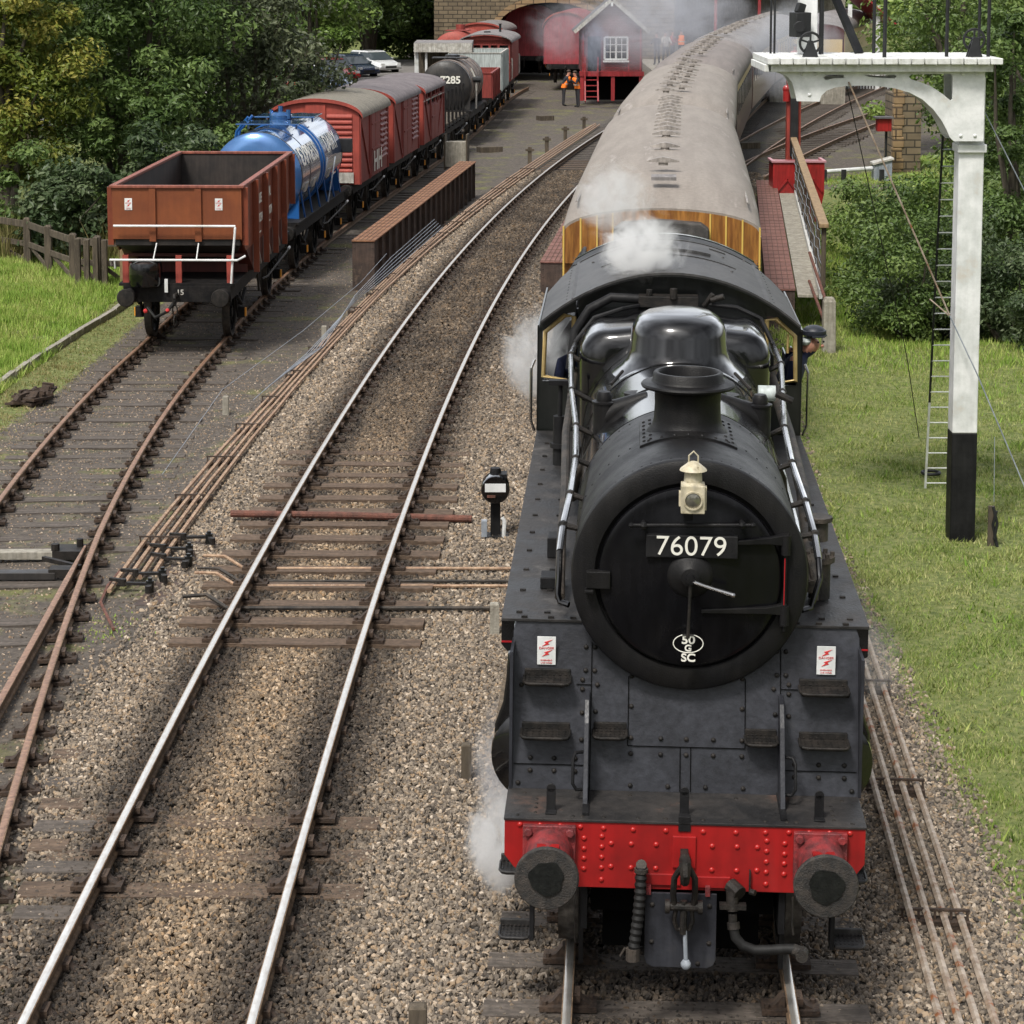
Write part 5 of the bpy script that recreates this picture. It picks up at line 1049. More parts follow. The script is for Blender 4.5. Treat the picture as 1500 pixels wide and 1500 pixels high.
c.build('screw_coupling', 'black_iron', hko)
MB().cyl((.01, .34, .60), (.02, .33, .40), .014, 8).ball((.02, .33, .38), .035, 10).build('coupling_bar', 'zinc', hko)
poly = [(-.245, .80), (.215, .80), (.215, .36)] + [(.20, .32), (.16, .30), (-.19, .30), (-.23, .32), (-.245, .36)]
pt = MB().prism(poly, .455, .475).build('guard_plate', 'apron_black', lo, 0, .003)
bo = MB()
for x, z in ((.17, .72), (.17, .47), (-.2, .47), (-.2, .72), (.1, .33)): bo.dome((x, .455, z), (0, -1, 0), .018, .7, 6)
bo.build('bolts', 'black_iron', pt); MB().bx(.14, .17, .44, .48, .79, .85).bx(-.24, -.21, .44, .48, .79, .85).build('lug', 'red_housing', pt, 0)
n = 26; hp = [(-.275, .42, 1.0 - .62 * k / (n - 1) * 1.0) for k in range(n)]
hp = [(-.275 - .045 * (k / (n - 1)) ** 2, .42 - .05 * (k / (n - 1)), .98 - .55 * k / (n - 1)) for k in range(n)]
MB().tube([p for p in hp], [.036 + (.005 if k % 2 else -.003) for k in range(n)], 12).build('vacuum_hose', 'rubber', lo)
MB().cyl((-.27, .50, .94), (-.275, .42, 1.0), .035, 10).cyl((-.275, .42, .95), (-.275, .42, .975), .045, 12).cyl((-.32, .37, .46), (-.32, .365, .38), .045, 10).tube([(-.37, .37, .46), (-.40, .38, .40)], .008, 6).build('hose_fitting', 'dirty_iron', lo)
st = MB(); st.cyl((.30, .47, .86), (.36, .40, .83), .05, 10).cyl((.31, .42, .84), (.315, .40, .72), .04, 12).obox((.315, .40, .75), (.17, .06, .03)).cyl((.315, .40, .70), (.32, .39, .62), .028, 10).cyl((.32, .40, .64), (.325, .39, .60), .042, 12)
st.build('steam_valve', 'black_iron', lo, 35)
MB().tube([(.32, .39, .62), (.335, .38, .55), (.38, .37, .50), (.46, .36, .475), (.56, .36, .48), (.66, .36, .49), (.71, .36, .49)], .033, 12).build('steam_hose', 'rubber', lo)
MB().cyl((.70, .36, .49), (.76, .35, .47), .038, 12).cyl((.755, .30, .465), (.765, .38, .465), .04, 14).build('hose_fitting', 'dirty_iron', lo)
MB().tube([(.70, .45, .80), (.705, .45, .70), (.70, .45, .62), (.71, .44, .55)], .008, 6).build('chain', 'black_iron', lo)
MB().bx(.42, .43, .47, .49, .80, .96).cyl((.43, .47, .82), (.46, .45, .82), .02, 8).build('valve_lever', 'black_iron', lo)
for s in (-1, 1): MB().bar((s * .66, .70, .80), (s * .66, .86, .16), .03, .10).build('rail_guard', 'matte_black', lo, 0)
# ================================================================== TENDER
tn = thing('locomotive_tender', (1.074 + math.sin(TH) * 10.6, 13.87 + math.cos(TH) * 10.6, 0), -TH - .005, 'black coal tender between the engine cab and the first coach', 'tender')
ts = MB(); ts.prism([(-1.22, 1.25), (-1.22, 2.5), (-1.0, 2.85), (-.98, 2.88), (-.94, 2.88), (-.94, 2.4), (.94, 2.4), (.94, 2.88), (.98, 2.88), (1.0, 2.85), (1.22, 2.5), (1.22, 1.25)], .3, 6.7); ts.build('tank', 'matte_black', tn, 0, .01)
ts = MB()
random.seed(3)
for k in range(420): ts.obox((random.uniform(-.85, .85), random.uniform(1.2, 4.6), 2.45 + random.uniform(0, .45)), (random.uniform(.08, .2),) * 3, (random.random() * 3, random.random() * 3, random.random() * 3))
mat('coal', (.008, .008, .009), (.02, .02, .02), 12, .45, bump=.3); ts.build('coal', 'coal', tn, 0)
MB().bx(-1.1, 1.1, .2, 6.9, .95, 1.25).build('frame', 'matte_black', tn, 0)
for y in (1.4, 3.3, 5.2):
    for s in (-1, 1): mkwheel(tn, s * .755, y, .50, spokes=10)
for s in (-1, 1): MB().cyl((s * .87, 6.9, 1.05), (s * .87, 7.25, 1.05), .09, 12).cyl((s * .87, 7.25, 1.05), (s * .87, 7.29, 1.05), .2, 20).build('buffer', 'black_iron', tn)
mat('gangway_grey', (.045, .042, .04), (.085, .078, .072), 3, .8, bump=.2)
# ================================================================== COACHES
def place(fx, y0, L, z=0):
    x0 = float(fx(y0)); h = (float(fx(y0 + L)) - x0) / L; a = math.atan(h); return (x0, y0, z), -a
def coach_profile(k=0.0):
    """roof outline, k lowers the crown at a domed end"""
    pts = []; n = 24
    for i in range(n + 1):
        t = math.pi * i / n; x = -1.42 * math.cos(t); zc = (.78 - k) * math.sin(t) ** .9 if 0 < i < n else 0
        pts.append((x * (1 - .04 * k), 2.95 + zc - .05 * k))
    return pts
def coach(y0, L, roofm, sidem, label, first=False, vents=None, fx=locox, z=0, windows=True, rz=None, loc=None):
    if loc is None: loc, rz = place(fx, y0, L, z)
    r = thing('passenger_coach', loc, rz, label, 'coach', 'coaches of the steam train' if fx is locox and loc[0] < 16 else None)
    rows = []
    for y, k in ((0, .42), (.12, .39), (.5, .33), (1.0, .22), (1.8, .11), (2.8, .04), (4.0, 0), (L - 2.8, 0), (L - 1.6, .05), (L - .8, .14), (L - .3, .26), (L, .36)):
        pr = coach_profile(k); rows.append([(a, y, b) for a, b in pr] + [(pr[-1][0] - .02, y, 2.90), (pr[0][0] + .02, y, 2.90)])
    rf = MB().loft(rows).build('roof', roofm, r, 40)
    for s in (-1, 1):
        ys = np.linspace(.6, L - .6, 14); m = MB()
        m.loft([[(s * (1.20 + .0 * y), y + .0, 2.95 + .36), (s * 1.22, y, 2.95 + .375), (s * 1.24, y, 2.95 + .345)] for y in ys]); m.build('rain_strip', 'vent_metal', rf, 0)
    m = MB()
    m.prism([(-1.36, .95), (1.36, .95), (1.39, 1.6), (1.37, 2.92), (-1.37, 2.92), (-1.39, 1.6)], .06, L - .06)
    rows = [(a * .985, b - .03) for a, b in coach_profile(.42)]; m.prism(rows + [(1.36, 2.5), (-1.36, 2.5)], -.012, .08).prism(rows + [(1.36, 2.5), (-1.36, 2.5)], L - .08, L - .02)
    body = m.build('body', sidem, r, 0)
    if first:
        ln = MB()
        for x in (-1.37, -1.13, -.90, -.68, .68, .90, 1.13, 1.37): ln.bx(x - .012, x + .012, -.028, -.005, 1.3, 2.93 + .32 * max(0, 1 - (x / 1.42) ** 2) ** .45)
        ln.build('beading', 'teak_line', body, 0)
        MB().prism([(-.66, 1.1), (.66, 1.1), (.66, 3.02), (.55, 3.10), (0, 3.14), (-.55, 3.10), (-.66, 3.02)], -.30, .02).build('gangway', 'gangway_grey', r, 0, .02)
    if windows:
        n = int((L - 1.6) / 1.55)
        for s in (-1, 1):
            for k in range(n):
                y = .9 + k * (L - 1.8) / n; a, b = sorted((s * 1.37, s * 1.40)); w_ = MB().bx(a, b, y, y + 1.0, 1.95, 2.65).build('window', 'window_dark', body, 0)
            a, b = sorted((s * 1.385, s * 1.396)); MB().bx(a, b, .1, L - .1, 2.70, 2.88).build('cream_band' if not first else 'cornice', 'cream' if not first else 'teak', body, 0)
    MB().bx(-1.2, 1.2, .3, L - .3, .75, .95).bx(-1.0, 1.0, 4.5, L - 4.5, .35, .75).build('underframe', 'underframe', r, 0)
    for yb in (3.0, L - 3.0):
        bg_ = MB().bx(-.98, .98, yb - 1.7, yb + 1.7, .38, .62).build('bogie', 'underframe', r, 0)
        if y0 < 75:
            for s in (-1, 1):
                for q in (-1.25, 1.25): mkwheel(bg_, s * .755, yb + q, .46, spokes=8)
    def vent(y, x):
        zt = 2.95 + .78 * max(.01, 1 - (x / 1.42) ** 2) ** .45 - .01
        v = MB().lathe([(.07, zt), (.07, zt + .05), (.02, zt + .06)], (x, y, 0), 'z', 8).loft([[(x + q * .24, y - .07 * w1, zt + .045), (x + q * .24, y + .07 * w1, zt + .045), (x + q * .24, y + .07 * w1, zt + .045 + .06 * w1 + .01), (x + q * .24, y - .07 * w1, zt + .045 + .06 * w1 + .01)] for q, w1 in ((-1, .15), (-.4, .9), (0, 1.2), (.4, .9), (1, .15))])
        v.build('roof_vent', 'vent_metal', rf, 30)
    for y, x in (vents or []): vent(y, x)
    for s in (-1, 1):
        for yy_, d in ((0, -1), (L, 1)): MB().cyl((s * .87, yy_, 1.05), (s * .87, yy_ + d * .3, 1.05), .08, 10).cyl((s * .87, yy_ + d * .3, 1.05), (s * .87, yy_ + d * .35, 1.05), .2, 16).build('buffer', 'underframe', r)
    return r
c1 = coach(32.25, 18.4, 'coach_roof', 'teak', 'first coach behind the tender with varnished teak end panels and beige roof', True, [(1.9, 0), (4.6, 0), (7.2, 0), (8.3, 0), (9.2, 0), (10.1, 0), (11.0, 0), (11.9, 0), (12.8, 0), (13.7, 0), (14.6, 0), (15.6, .02), (16.6, -.02), (17.4, .02)])
MB().obox((.02, .95, 3.63), (.36, .18, .05), (.15, 0, 0)).build('step_plate', 'coach_roof_grey', c1, 0)
vv = [(1.2 + k * 1.32, .16 * (1 if k % 2 else -1)) for k in range(13)]
coach(51.2, 18.4, 'coach_roof', 'maroon', 'second coach with a beige roof and dark maroon sides', False, vv)
coach(70.15, 18.4, 'coach_roof_dark', 'maroon', 'third coach with a slightly darker grey brown roof', False, vv)
coach(89.1, 18.4, 'coach_roof_grey', 'maroon', 'fourth coach with a grey roof curving out of the steam', False, vv)
coach(108.0, 18.4, 'coach_roof_grey', 'maroon', 'rearmost coach with a dark grey roof far down the curve', False, vv)
cc = coach(0, 17, 'coach_roof_grey', 'maroon', 'cream and maroon coach standing in the far platform behind the white post', False, None, None, 0, True, R(-14), (15.3, 117, .1)); cc['group'] = ''
del cc['group']
m = MB()
for s in (-1, 1):
    a, b = sorted((s * 1.385, s * 1.41)); m.bx(a, b, .1, 16.9, 1.75, 2.85)
m.bx(-1.3, 1.3, -.01, .05, 1.75, 2.85); ca = m.build('cream_panel', 'cream', cc, 0)
for k in range(13): MB().bx(-1.425, -1.41, .6 + k * 1.22, 1.35 + k * 1.22, 1.9, 2.7).build('window', 'window_dark', ca, 0)
# ================================================================== GOODS WAGONS
def wagon(name, y0, L, label, wb=2.7, wr=.47, axles=2, boxm='orange_box', cat='goods wagon', fx=sidx, z=None, group='goods wagons standing on the siding', w_=1.08, loc=None, rz=0):
    if loc is None:
        loc, rz = place(fx, y0, L, 0); loc = (loc[0], loc[1], float(sidz(y0 + 2)) if z is None else z)
    r = thing(name, loc, rz, label, cat, group); e = .48
    u = MB(); u.bx(-w_ + .08, w_ - .08, e, e + .10, .86, 1.16).bx(-w_ + .08, w_ - .08, L - e - .10, L - e, .86, 1.16)
    for s in (-1, 1): a, b = sorted((s * .90, s * .99)); u.bx(a, b, e + .1, L - e - .1, .88, 1.14)
    u.build('underframe', 'underframe', r, 0, .006)
    MB().bx(-w_, w_, e, L - e, 1.16, 1.21).build('floor', 'underframe', r, 0)
    for yy_, d in ((e, -1), (L - e, 1)):
        for s in (-1, 1):
            q = MB().lathe([(.11, 0), (.13, .05 * d), (.09, .12 * d), (.07, .40 * d)], (s * .87, yy_, 1.0), 'y', 14).build('buffer', 'underframe', r)
            MB().lathe([(.04, .38 * d), (.165, .42 * d), (.17, .44 * d), (.155, .47 * d), (.01, .48 * d)], (s * .87, yy_, 1.0), 'y', 20).build('buffer_head', 'black_iron', q)
    ys = [L / 2 + (k - (axles - 1) / 2) * (wb * 2 / (axles if axles > 2 else 2)) for k in range(axles)] if axles > 2 else [L / 2 - wb / 2 * 1.0 * (L / 6.2), L / 2 + wb / 2 * (L / 6.2)]
    for y in ys:
        for s in (-1, 1):
            mkwheel(r, s * .745, y, wr, spokes=8)
            ax_ = MB().prism([(y - .42, .88), (y - .10, .40), (y + .10, .40), (y + .42, .88), (y + .25, .88), (y + .09, .60), (y - .09, .60), (y - .25, .88)], min(s * .90, s * .93), max(s * .90, s * .93), 'x').bx(min(s * .90, s * 1.05), max(s * .90, s * 1.05), y - .09, y + .09, .36, .56).tube([(s * .98, y - .55, .84), (s * .98, y, .62), (s * .98, y + .55, .84)], .035, 6).build('axlebox', 'underframe', r, 0)
            if boxm: MB().bx(min(s * 1.05, s * 1.075), max(s * 1.05, s * 1.075), y - .05, y + .05, .38, .54).build('cover', boxm, ax_, 0)
    for s in (-1, 1):
        MB().tube([(s * 1.02, L / 2, .72), (s * 1.06, L / 2 + .5, .70), (s * 1.12, L - e - .9, .86), (s * 1.12, L - e - .55, .88)], .022, 6).bar((s * .95, L / 2 - .2, .9), (s * .95, L / 2, .5), .04, .05).bar((s * .95, L / 2 + .2, .9), (s * .95, L / 2, .5), .04, .05).build('brake_lever', 'dirty_iron', r, 0)
        MB().tube([(s * 1.12, L - e - .6, .88), (s * 1.12, L - e - .4, .90)], .03, 6).build('lever_grip', 'white_paint', r, 0)
    hk_ = MB().bar((0, e, 1.0), (0, e - .22, 1.0), .05, .09).tube([(0, e - .2, 1.0), (0, e - .28, 1.03), (0, e - .3, .97)], .03, 8)
    for k in range(3): hk_.tube([(.045 * math.cos(t) * (1 if k % 2 else .4), e - .25 + .04 * math.cos(t) * (0 if k % 2 else 1), .93 - .19 * k - .10 * math.sin(t)) for t in np.linspace(0, 2 * math.pi, 13)[:-1]], .014, 6, closed=True)
    hk_.build('coupling', 'black_iron', r)
    return r
# --- hopper wagon, nearest
H = 9.3; hw = wagon('hopper_wagon', 42.1, H, 'rust red steel hopper wagon with white end rails, nearest wagon of the siding', 3.6)
zt, y1, y2, hb = 2.98, .62, 8.1, 1.20
def frust(m, a, b, th=.02): m.loft([a, b], False)
hp_ = MB(); t = .05
ends = hp_.bx(-hb, hb, y1, y1 + .03, 2.02, zt).build('end_panel', 'hopper_front', hw, 0); MB().bx(-hb, hb, y2 - .03, y2, 2.02, zt).build('end_panel', 'hopper_front', hw, 0)
s_ = MB()
for s in (-1, 1):
    a, b = sorted((s * hb, s * (hb - .03))); s_.prism([(y1 + .03, zt), (y2 - .03, zt), (y2 - .03, 2.02), (y2 - .5, 1.75), (y1 + .5, 1.75), (y1 + .03, 2.02)], a, b, 'x')
s_.build('side_panel', 'hopper_red', hw, 0)
inn = MB(); inn.loft([[(-hb + .035, y1 + .035, zt - .01), (hb - .035, y1 + .035, zt - .01), (hb - .035, y2 - .035, zt - .01), (-hb + .035, y2 - .035, zt - .01)], [(-hb + .04, y1 + .04, 1.9), (hb - .04, y1 + .04, 1.9), (hb - .04, y2 - .04, 1.9), (-hb + .04, y2 - .04, 1.9)], [(-.7, 2.6, 1.3), (.7, 2.6, 1.3), (.7, 6.1, 1.3), (-.7, 6.1, 1.3)]], False); inn.build('inside', 'hopper_in', hw, 0)
sl2 = MB(); sl2.prism([(y1 + .05, 2.02), (y1 + .09, 2.02), (2.6, 1.30), (2.55, 1.28)], -hb + .04, hb - .04, 'x').prism([(y2 - .05, 2.02), (y2 - .09, 2.02), (6.1, 1.30), (6.15, 1.28)], -hb + .04, hb - .04, 'x')
sl2.bx(-hb + .1, hb - .1, 2.0, 2.06, 1.22, 1.62).bx(-hb + .06, hb - .06, 1.35, 1.42, 1.60, 1.66)
for s in (-1, 1): a, b = sorted((s * .95, s * (hb - .02))); sl2.prism([(y1 + .3, 1.95), (2.3, 1.22), (6.4, 1.22), (y2 - .3, 1.95)], a, b, 'x')
sl2.build('slope_sheet', 'hopper_dark', hw, 0)
rm = MB(); w0 = .05
rm.bx(-hb - w0, hb + w0, y1 - .04, y1 + .06, zt - .01, zt + .045).bx(-hb - w0, hb + w0, y2 - .06, y2 + .04, zt - .01, zt + .045).bx(-hb - w0, -hb + .06, y1 + .06, y2 - .06, zt - .01, zt + .045).bx(hb - .06, hb + w0, y1 + .06, y2 - .06, zt - .01, zt + .045)
rm.build('rim', 'hopper_rim', hw, 0, .01)
for s in (-1, 1):
    for k in range(6):
        y = y1 + .12 + k * (y2 - y1 - .24) / 5
        if 0 < k < 5 or True:
            a, b = sorted((s * (hb + .002), s * (hb + .11))); MB().prism([(y - .035, zt), (y + .035, zt), (y + .035, 1.2 if 0 < k < 5 else 1.9), (y - .035, 1.2 if 0 < k < 5 else 1.9)], a, b, 'x').build('side_rib', 'hopper_red', hw, 0)
    for k in range(1, 4):
        y = y1 + .12 + (k + .5) * (y2 - y1 - .24) / 5; MB().bar((s * 1.21, y - .35, 1.75), (s * 1.21, y + .2, 1.25), .03, .04).build('brace', 'dirty_white', hw, 0)
for x in (-.45, .40): MB().bx(x - .06, x + .06, y1 - .05, y1, 1.98, zt - .02).build('end_rib', 'hopper_front', ends, 0)
for x in (-.97, .02, .97): MB().bx(x - .055, x + .055, y1 - .04, y1 + .02, 1.20, 1.72).build('end_post', 'van_red_bright', hw, 0)
er = MB(); er.tube([(-1.16, y1 - .14, 2.28), (1.10, y1 - .14, 2.28), (1.10, y1 - .15, 2.25), (1.05, y1 - .2, 1.65), (1.02, y1 - .2, 1.22)], .022, 8).tube([(-1.22, y1 - .1, 1.55), (-1.22, y1 - .25, 1.66), (1.15, y1 - .25, 1.66), (1.27, y1 - .1, 1.72)], .022, 8).tube([(-.42, y1 - .2, 1.66), (-.38, y1 - .04, 1.95)], .012, 6).tube([(.38, y1 - .2, 1.66), (.40, y1 - .04, 1.95)], .012, 6).tube([(-1.13, y1 - .25, 1.66), (-1.13, y1 - .2, 1.5)], .02, 6)
er.build('end_rails', 'white_paint', hw)
MB().lathe([(.01, 1.17), (.29, 1.17), (.31, 1.22), (.31, 1.52), (.29, 1.60), (.22, 1.64), (.01, 1.66)], (-.58, y1 - .12, 0), 'z', 28).build('vacuum_cylinder', 'gloss_black', hw)
MB().tube([(-.52, .3, .78), (-.35, .15, .62), (-.12, .12, .74), (.0, .3, .92)], .032, 8).build('brake_hose', 'rubber', hw)
MB().ball((-.12, .12, .76), .04, 8).ball((-.56, .3, .72), .045, 8).build('hose_coupling', 'warn_red', hw)
for x in (-.90, .78): danger(x, 2.67, ends, y1 - .003, .14, .22)
MB().bx(-.22, -.16, .42, .44, 1.05, 1.30).build('label_holder', 'white_paint', hw, 0)
text('15', .14, 'dirty_white', hw, (.06, .475, 1.04), FRONT, .002)
hx_ = hb + .004
for (tx, ty, tz, sz_) in (('HOUSE', 2.95, 2.52, .27), ('CONCEN', 2.95, 2.14, .24), ('COAL', 4.38, 2.52, .27), ('TRATION', 4.38, 2.14, .24)): text(tx, sz_, 'white_text', hw, (hx_ + .002, ty, tz), SIDE, .004, .95)
MB().bx(hx_, hx_ + .006, 2.7, 3.2, 1.86, 1.89).bx(hx_, hx_ + .006, 4.1, 4.6, 1.92, 1.95).build('white_mark', 'white_text', hw, 0)
# --- tank wagon builder
def tank_wagon(y0, L, label, rad, cz, tm, em, name='tank_wagon', **kw):
    r = wagon(name, y0, L, label, **kw); a, b = 1.15, L - 1.15
    t = MB().lathe([(.01, a - .16), (rad * .35, a - .15), (rad * .7, a - .10), (rad * .93, a - .03), (rad, a + .04), (rad, b - .04), (rad * .93, b + .03), (rad * .6, b + .12), (.01, b + .15)], (0, 0, cz), 'y', 56).build('tank', tm, r, 40)
    for y in (a + .15, b - .15): MB().prism([(-.95, 1.2), (.95, 1.2), (.95, cz - rad * .1), (.75, cz - rad * .72), (.3, cz - rad * .96), (-.3, cz - rad * .96), (-.75, cz - rad * .72), (-.95, cz - rad * .1)], y - .06, y + .06).build('saddle', em, r, 0)
    return r, t, a, b
tk, tb, ta, tbb = tank_wagon(52.0, 9.1, 'bright blue milk tank wagon lettered EXPRESS between the hopper and the louvred van', 1.04, 2.17, 'tank_blue', 'tank_strap', axles=3, wb=4.2, cat='tank wagon')
def band(parent, y, rad, cz, m, w_=.05, t=.012): MB().lathe([(rad - .01, y - w_), (rad + t, y - w_ + .004), (rad + t, y + w_ - .004), (rad - .01, y + w_)], (0, 0, cz), 'y', 56).build('band', m, parent, 40)
for y in (ta + .12, ta + 1.35, tbb - .12): band(tb, y, 1.04, 2.17, 'tank_dark', .02, .008)
for y in (4.35, 4.75): band(tb, y, 1.04, 2.17, 'tank_strap', .07, .03)
pf = MB()
for yc in (3.3, 5.8): pf.bx(-.75, .75, yc - .7, yc + .6, 3.27, 3.30); pf.bx(-.6, -.56, yc, yc + .05, 3.12, 3.27).bx(.56, .6, yc, yc + .05, 3.12, 3.27)
pf.build('platform', 'tank_blue', tk, 0, .006)
MB().lathe([(.28, 3.1), (.28, 3.38), (.2, 3.45), (.01, 3.47)], (0, 4.55, 0), 'z', 20).cyl((.0, 4.55, 3.45), (0, 4.55, 3.6), .06, 8).cyl((.22, 4.4, 3.3), (.22, 4.4, 3.52), .06, 8).cyl((-.25, 4.7, 3.3), (-.25, 4.7, 3.5), .05, 8).build('manhole', 'tank_blue', tk)
MB().tube([(-1.1, 4.2, 2.6), (-1.02, 4.2, 3.0), (-.7, 4.0, 3.36)], .035, 8).tube([(-1.1, 4.6, 2.6), (-1.02, 4.6, 3.0), (-.7, 4.6, 3.36)], .035, 8).build('ladder', 'tank_strap', tk)
def wrap(yc, zc_, rad=1.055, cz=2.17):
    def f_(c):
        th_ = (zc_ + c.y - cz) / rad; return Vector((rad * math.cos(th_) + c.z * .2, yc + c.x, cz + rad * math.sin(th_)))
    return f_
text('EXPRESS', .64, 'white_text', tb, None, bold=.008, warp=wrap(2.75, 2.60)); text('DAIRY', .64, 'white_text', tb, None, bold=.008, warp=wrap(6.3, 2.60))
pnl = MB()
for yc in (2.1, 3.3, 5.7):
    q = wrap(yc, 1.86); pnl.loft([[tuple(q(Vector((xx, zz, 0)))) for xx in (-.2, .2)] + [tuple(q(Vector((xx, zz, -.1)))) for xx in (.2, -.2)] for zz in (-.11, 0, .11)])
pnl.build('white_panel', 'dirty_white', tb, 30)
for s in (-1, 1):
    for y in (1.6, 2.7, 3.9, 5.1, 6.3, 7.4): MB().bar((s * .98, y - .3, 1.9), (s * 1.04, y, 1.2), .03, .05).build('stay', 'tank_strap', tk, 0)
MB().tube([(1.08, 5.0, 1.2), (1.14, 5.9, 2.25)], .018, 6).build('pole', 'zinc', tk)
MB().bx(.98, 1.30, 7.75, 7.95, 2.2, 2.55).build('lamp_box', 'hose_black', tk, 0, .01)
# --- covered vans
def van(y0, L, label, roofm, eave=2.97, crown=3.40, louv=True, rim=False, redm='van_red', cattle=False, endm='van_red_bright', fx=sidx, name='covered_van', **kw):
    r = wagon(name, y0, L, label, fx=fx, **kw); a, b = .5, L - .5; hw_ = 1.18
    pf_ = [(-hw_, 1.14), (hw_, 1.14), (hw_, eave)] + [(hw_ * math.cos(t), eave + (crown - eave - .02) * math.sin(t)) for t in np.linspace(.15, math.pi - .15, 15)] + [(-hw_, eave)]
    if not cattle:
        body = MB().prism(pf_, a, b).build('body', redm, r, 0)
    else:
        m = MB(); m.bx(-hw_, hw_, a, b, 1.14, 2.35)
        for s in (-1, 1):
            for y in np.linspace(a + .06, b - .06, 6): m.bx(min(s * (hw_ - .06), s * hw_), max(s * (hw_ - .06), s * hw_), y - .05, y + .05, 2.35, eave)
            for z in (2.55, 2.8): m.bx(min(s * (hw_ - .05), s * (hw_ - .02)), max(s * (hw_ - .05), s * (hw_ - .02)), a, b, z, z + .05)
        m.bx(-hw_, hw_, a, a + .06, 2.35, eave).bx(-hw_, hw_, b - .06, b, 2.35, eave); body = m.build('body', redm, r, 0)
        MB().bx(-hw_ + .1, hw_ - .1, a + .1, b - .1, 2.3, 2.36).build('inside', 'deep_black', r, 0)
        MB().bx(hw_ - .03, hw_ + .02, a, b, 2.52, 2.56).bx(hw_ - .03, hw_ + .02, a, b, 2.84, 2.88).build('white_rail', 'dirty_white', body, 0)
    endp = MB().prism(pf_, a - .03, a + .02).build('end', endm, r, 0)
    rows = []
    for y in (a - .10, a + 1.2, b - 1.2, b + .10):
        up = [((hw_ + .09) * math.cos(t), y, eave - .01 + (crown - eave + .04) * math.sin(t)) for t in np.linspace(0, math.pi, 25)]; dn = [((hw_ + .09) * math.cos(t), y, eave - .05 + (crown - eave + .04) * math.sin(t)) for t in np.linspace(math.pi, 0, 25)]
        rows.append(up + dn)
    rf = MB().loft(rows).build('roof', roofm, r, 40)
    rows = []
    for y in (a - .125, a - .098): rows.append([((hw_ + .10) * math.cos(t), y, eave - .00 + (crown - eave + .045) * math.sin(t)) for t in np.linspace(0, math.pi, 25)] + [((hw_ + .10) * math.cos(t), y, eave - .09 + (crown - eave + .04) * math.sin(t)) for t in np.linspace(math.pi, 0, 25)])
    MB().loft(rows).build('roof_edge', 'van_red_bright', rf, 40)
    if louv:
        lv = MB()
        for k in range(11):
            z = 1.45 + k * .145
            for x0, x1 in ((.30, .98), (-.98, -.30)): lv.prism([(a - .03, z), (a - .085, z + .02), (a - .085, z + .06), (a - .03, z + .12)], x0, x1, 'x')
        lv.build('louvres', endm, endp, 0)
        MB().bx(-.27, .27, a - .07, a - .03, 1.2, crown - .12).build('end_strip', endm, endp, 0)
    for s in (-1, 1):
        L_ = b - a
        for y in (a + .04, a + L_ * .33, a + L_ * .67, b - .04): MB().bx(min(s * hw_, s * (hw_ + .035)), max(s * hw_, s * (hw_ + .035)), y - .04, y + .04, 1.14, eave).build('side_post', redm, r, 0)
        MB().bar((s * (hw_ + .02), a + .08, 2.95), (s * (hw_ + .02), a + L_ * .31, 1.3), .03, .08).build('side_brace', redm, r, 0); MB().bar((s * (hw_ + .02), b - .08, 2.95), (s * (hw_ + .02), b - L_ * .31, 1.3), .03, .08).build('side_brace', redm, r, 0)
        xa_, xb_ = sorted((s * hw_, s * (hw_ + .045))); d_ = MB().bx(xa_, xb_, a + L_ * .35, a + L_ * .495, 1.18, 2.95 if not cattle else 2.3).bx(xa_, xb_, a + L_ * .505, a + L_ * .65, 1.18, 2.95 if not cattle else 2.3).build('door', redm, r, 0, .006)
        MB().bx(min(s * (hw_ + .045), s * (hw_ + .07)), max(s * (hw_ + .045), s * (hw_ + .07)), a + L_ * .36, a + L_ * .64, 1.9, 1.95).bx(min(s * (hw_ + .045), s * (hw_ + .07)), max(s * (hw_ + .045), s * (hw_ + .07)), a + L_ * .36, a + L_ * .64, 2.6, 2.64).build('door_bar', redm, d_, 0)
        if not cattle:
            lo_ = MB()
            for k in range(9): z = 1.5 + k * .15; lo_.prism([(s * (hw_), z), (s * (hw_ + .06), z + .02), (s * (hw_ + .06), z + .06), (s * hw_, z + .11)], a + L_ * .70, a + L_ * .93)
            lo_.build('side_louvres', redm, r, 0)
    return r, endp
v1, e1 = van(61.6, 6.3, 'louvred end red van with a pale weathered roof, directly behind the blue tank', 'van_roof')
MB().bx(.42, 1.02, .455 - .04, .455 - .01, 1.18, 1.46).build('white_panel', 'dirty_white', e1, 0)
q = MB()
for y in (2.7, 3.2, 3.5, 4.0): q.bx(1.252, 1.262, y - .07, y + .07, 1.3, 1.86)
q.bx(1.252, 1.263, 2.77, 3.13, 1.53, 1.63).bx(1.252, 1.263, 3.57, 3.93, 1.53, 1.63); q.build('white_mark', 'white_text', v1, 0)
van(68.0, 6.5, 'red plank van with a dark grey roof and red edge, second of the vans', 'van_roof_dark', 2.93, 3.32, louv=False, rim=True)
van(74.6, 6.3, 'red cattle van with open slatted upper sides, third van of the row', 'van_roof_dark', 2.85, 3.18, louv=False, cattle=True)
# --- flat wagon with stanchions
fl = wagon('flat_wagon', 81.0, 8.2, 'dark flat wagon with tall iron stanchions behind the cattle van', 3.4)
for s in (-1, 1):
    for y in (.8, 2.0, 3.2, 4.4, 5.6, 6.8): MB().bx(s * 1.05 - .04, s * 1.05 + .04, y - .04, y + .04, 1.1, 2.45).build('stanchion', 'underframe', fl, 0)
MB().bx(-1.05, 1.05, .5, 7.7, 1.21, 1.30).build('deck', 'old_wood', fl, 0)
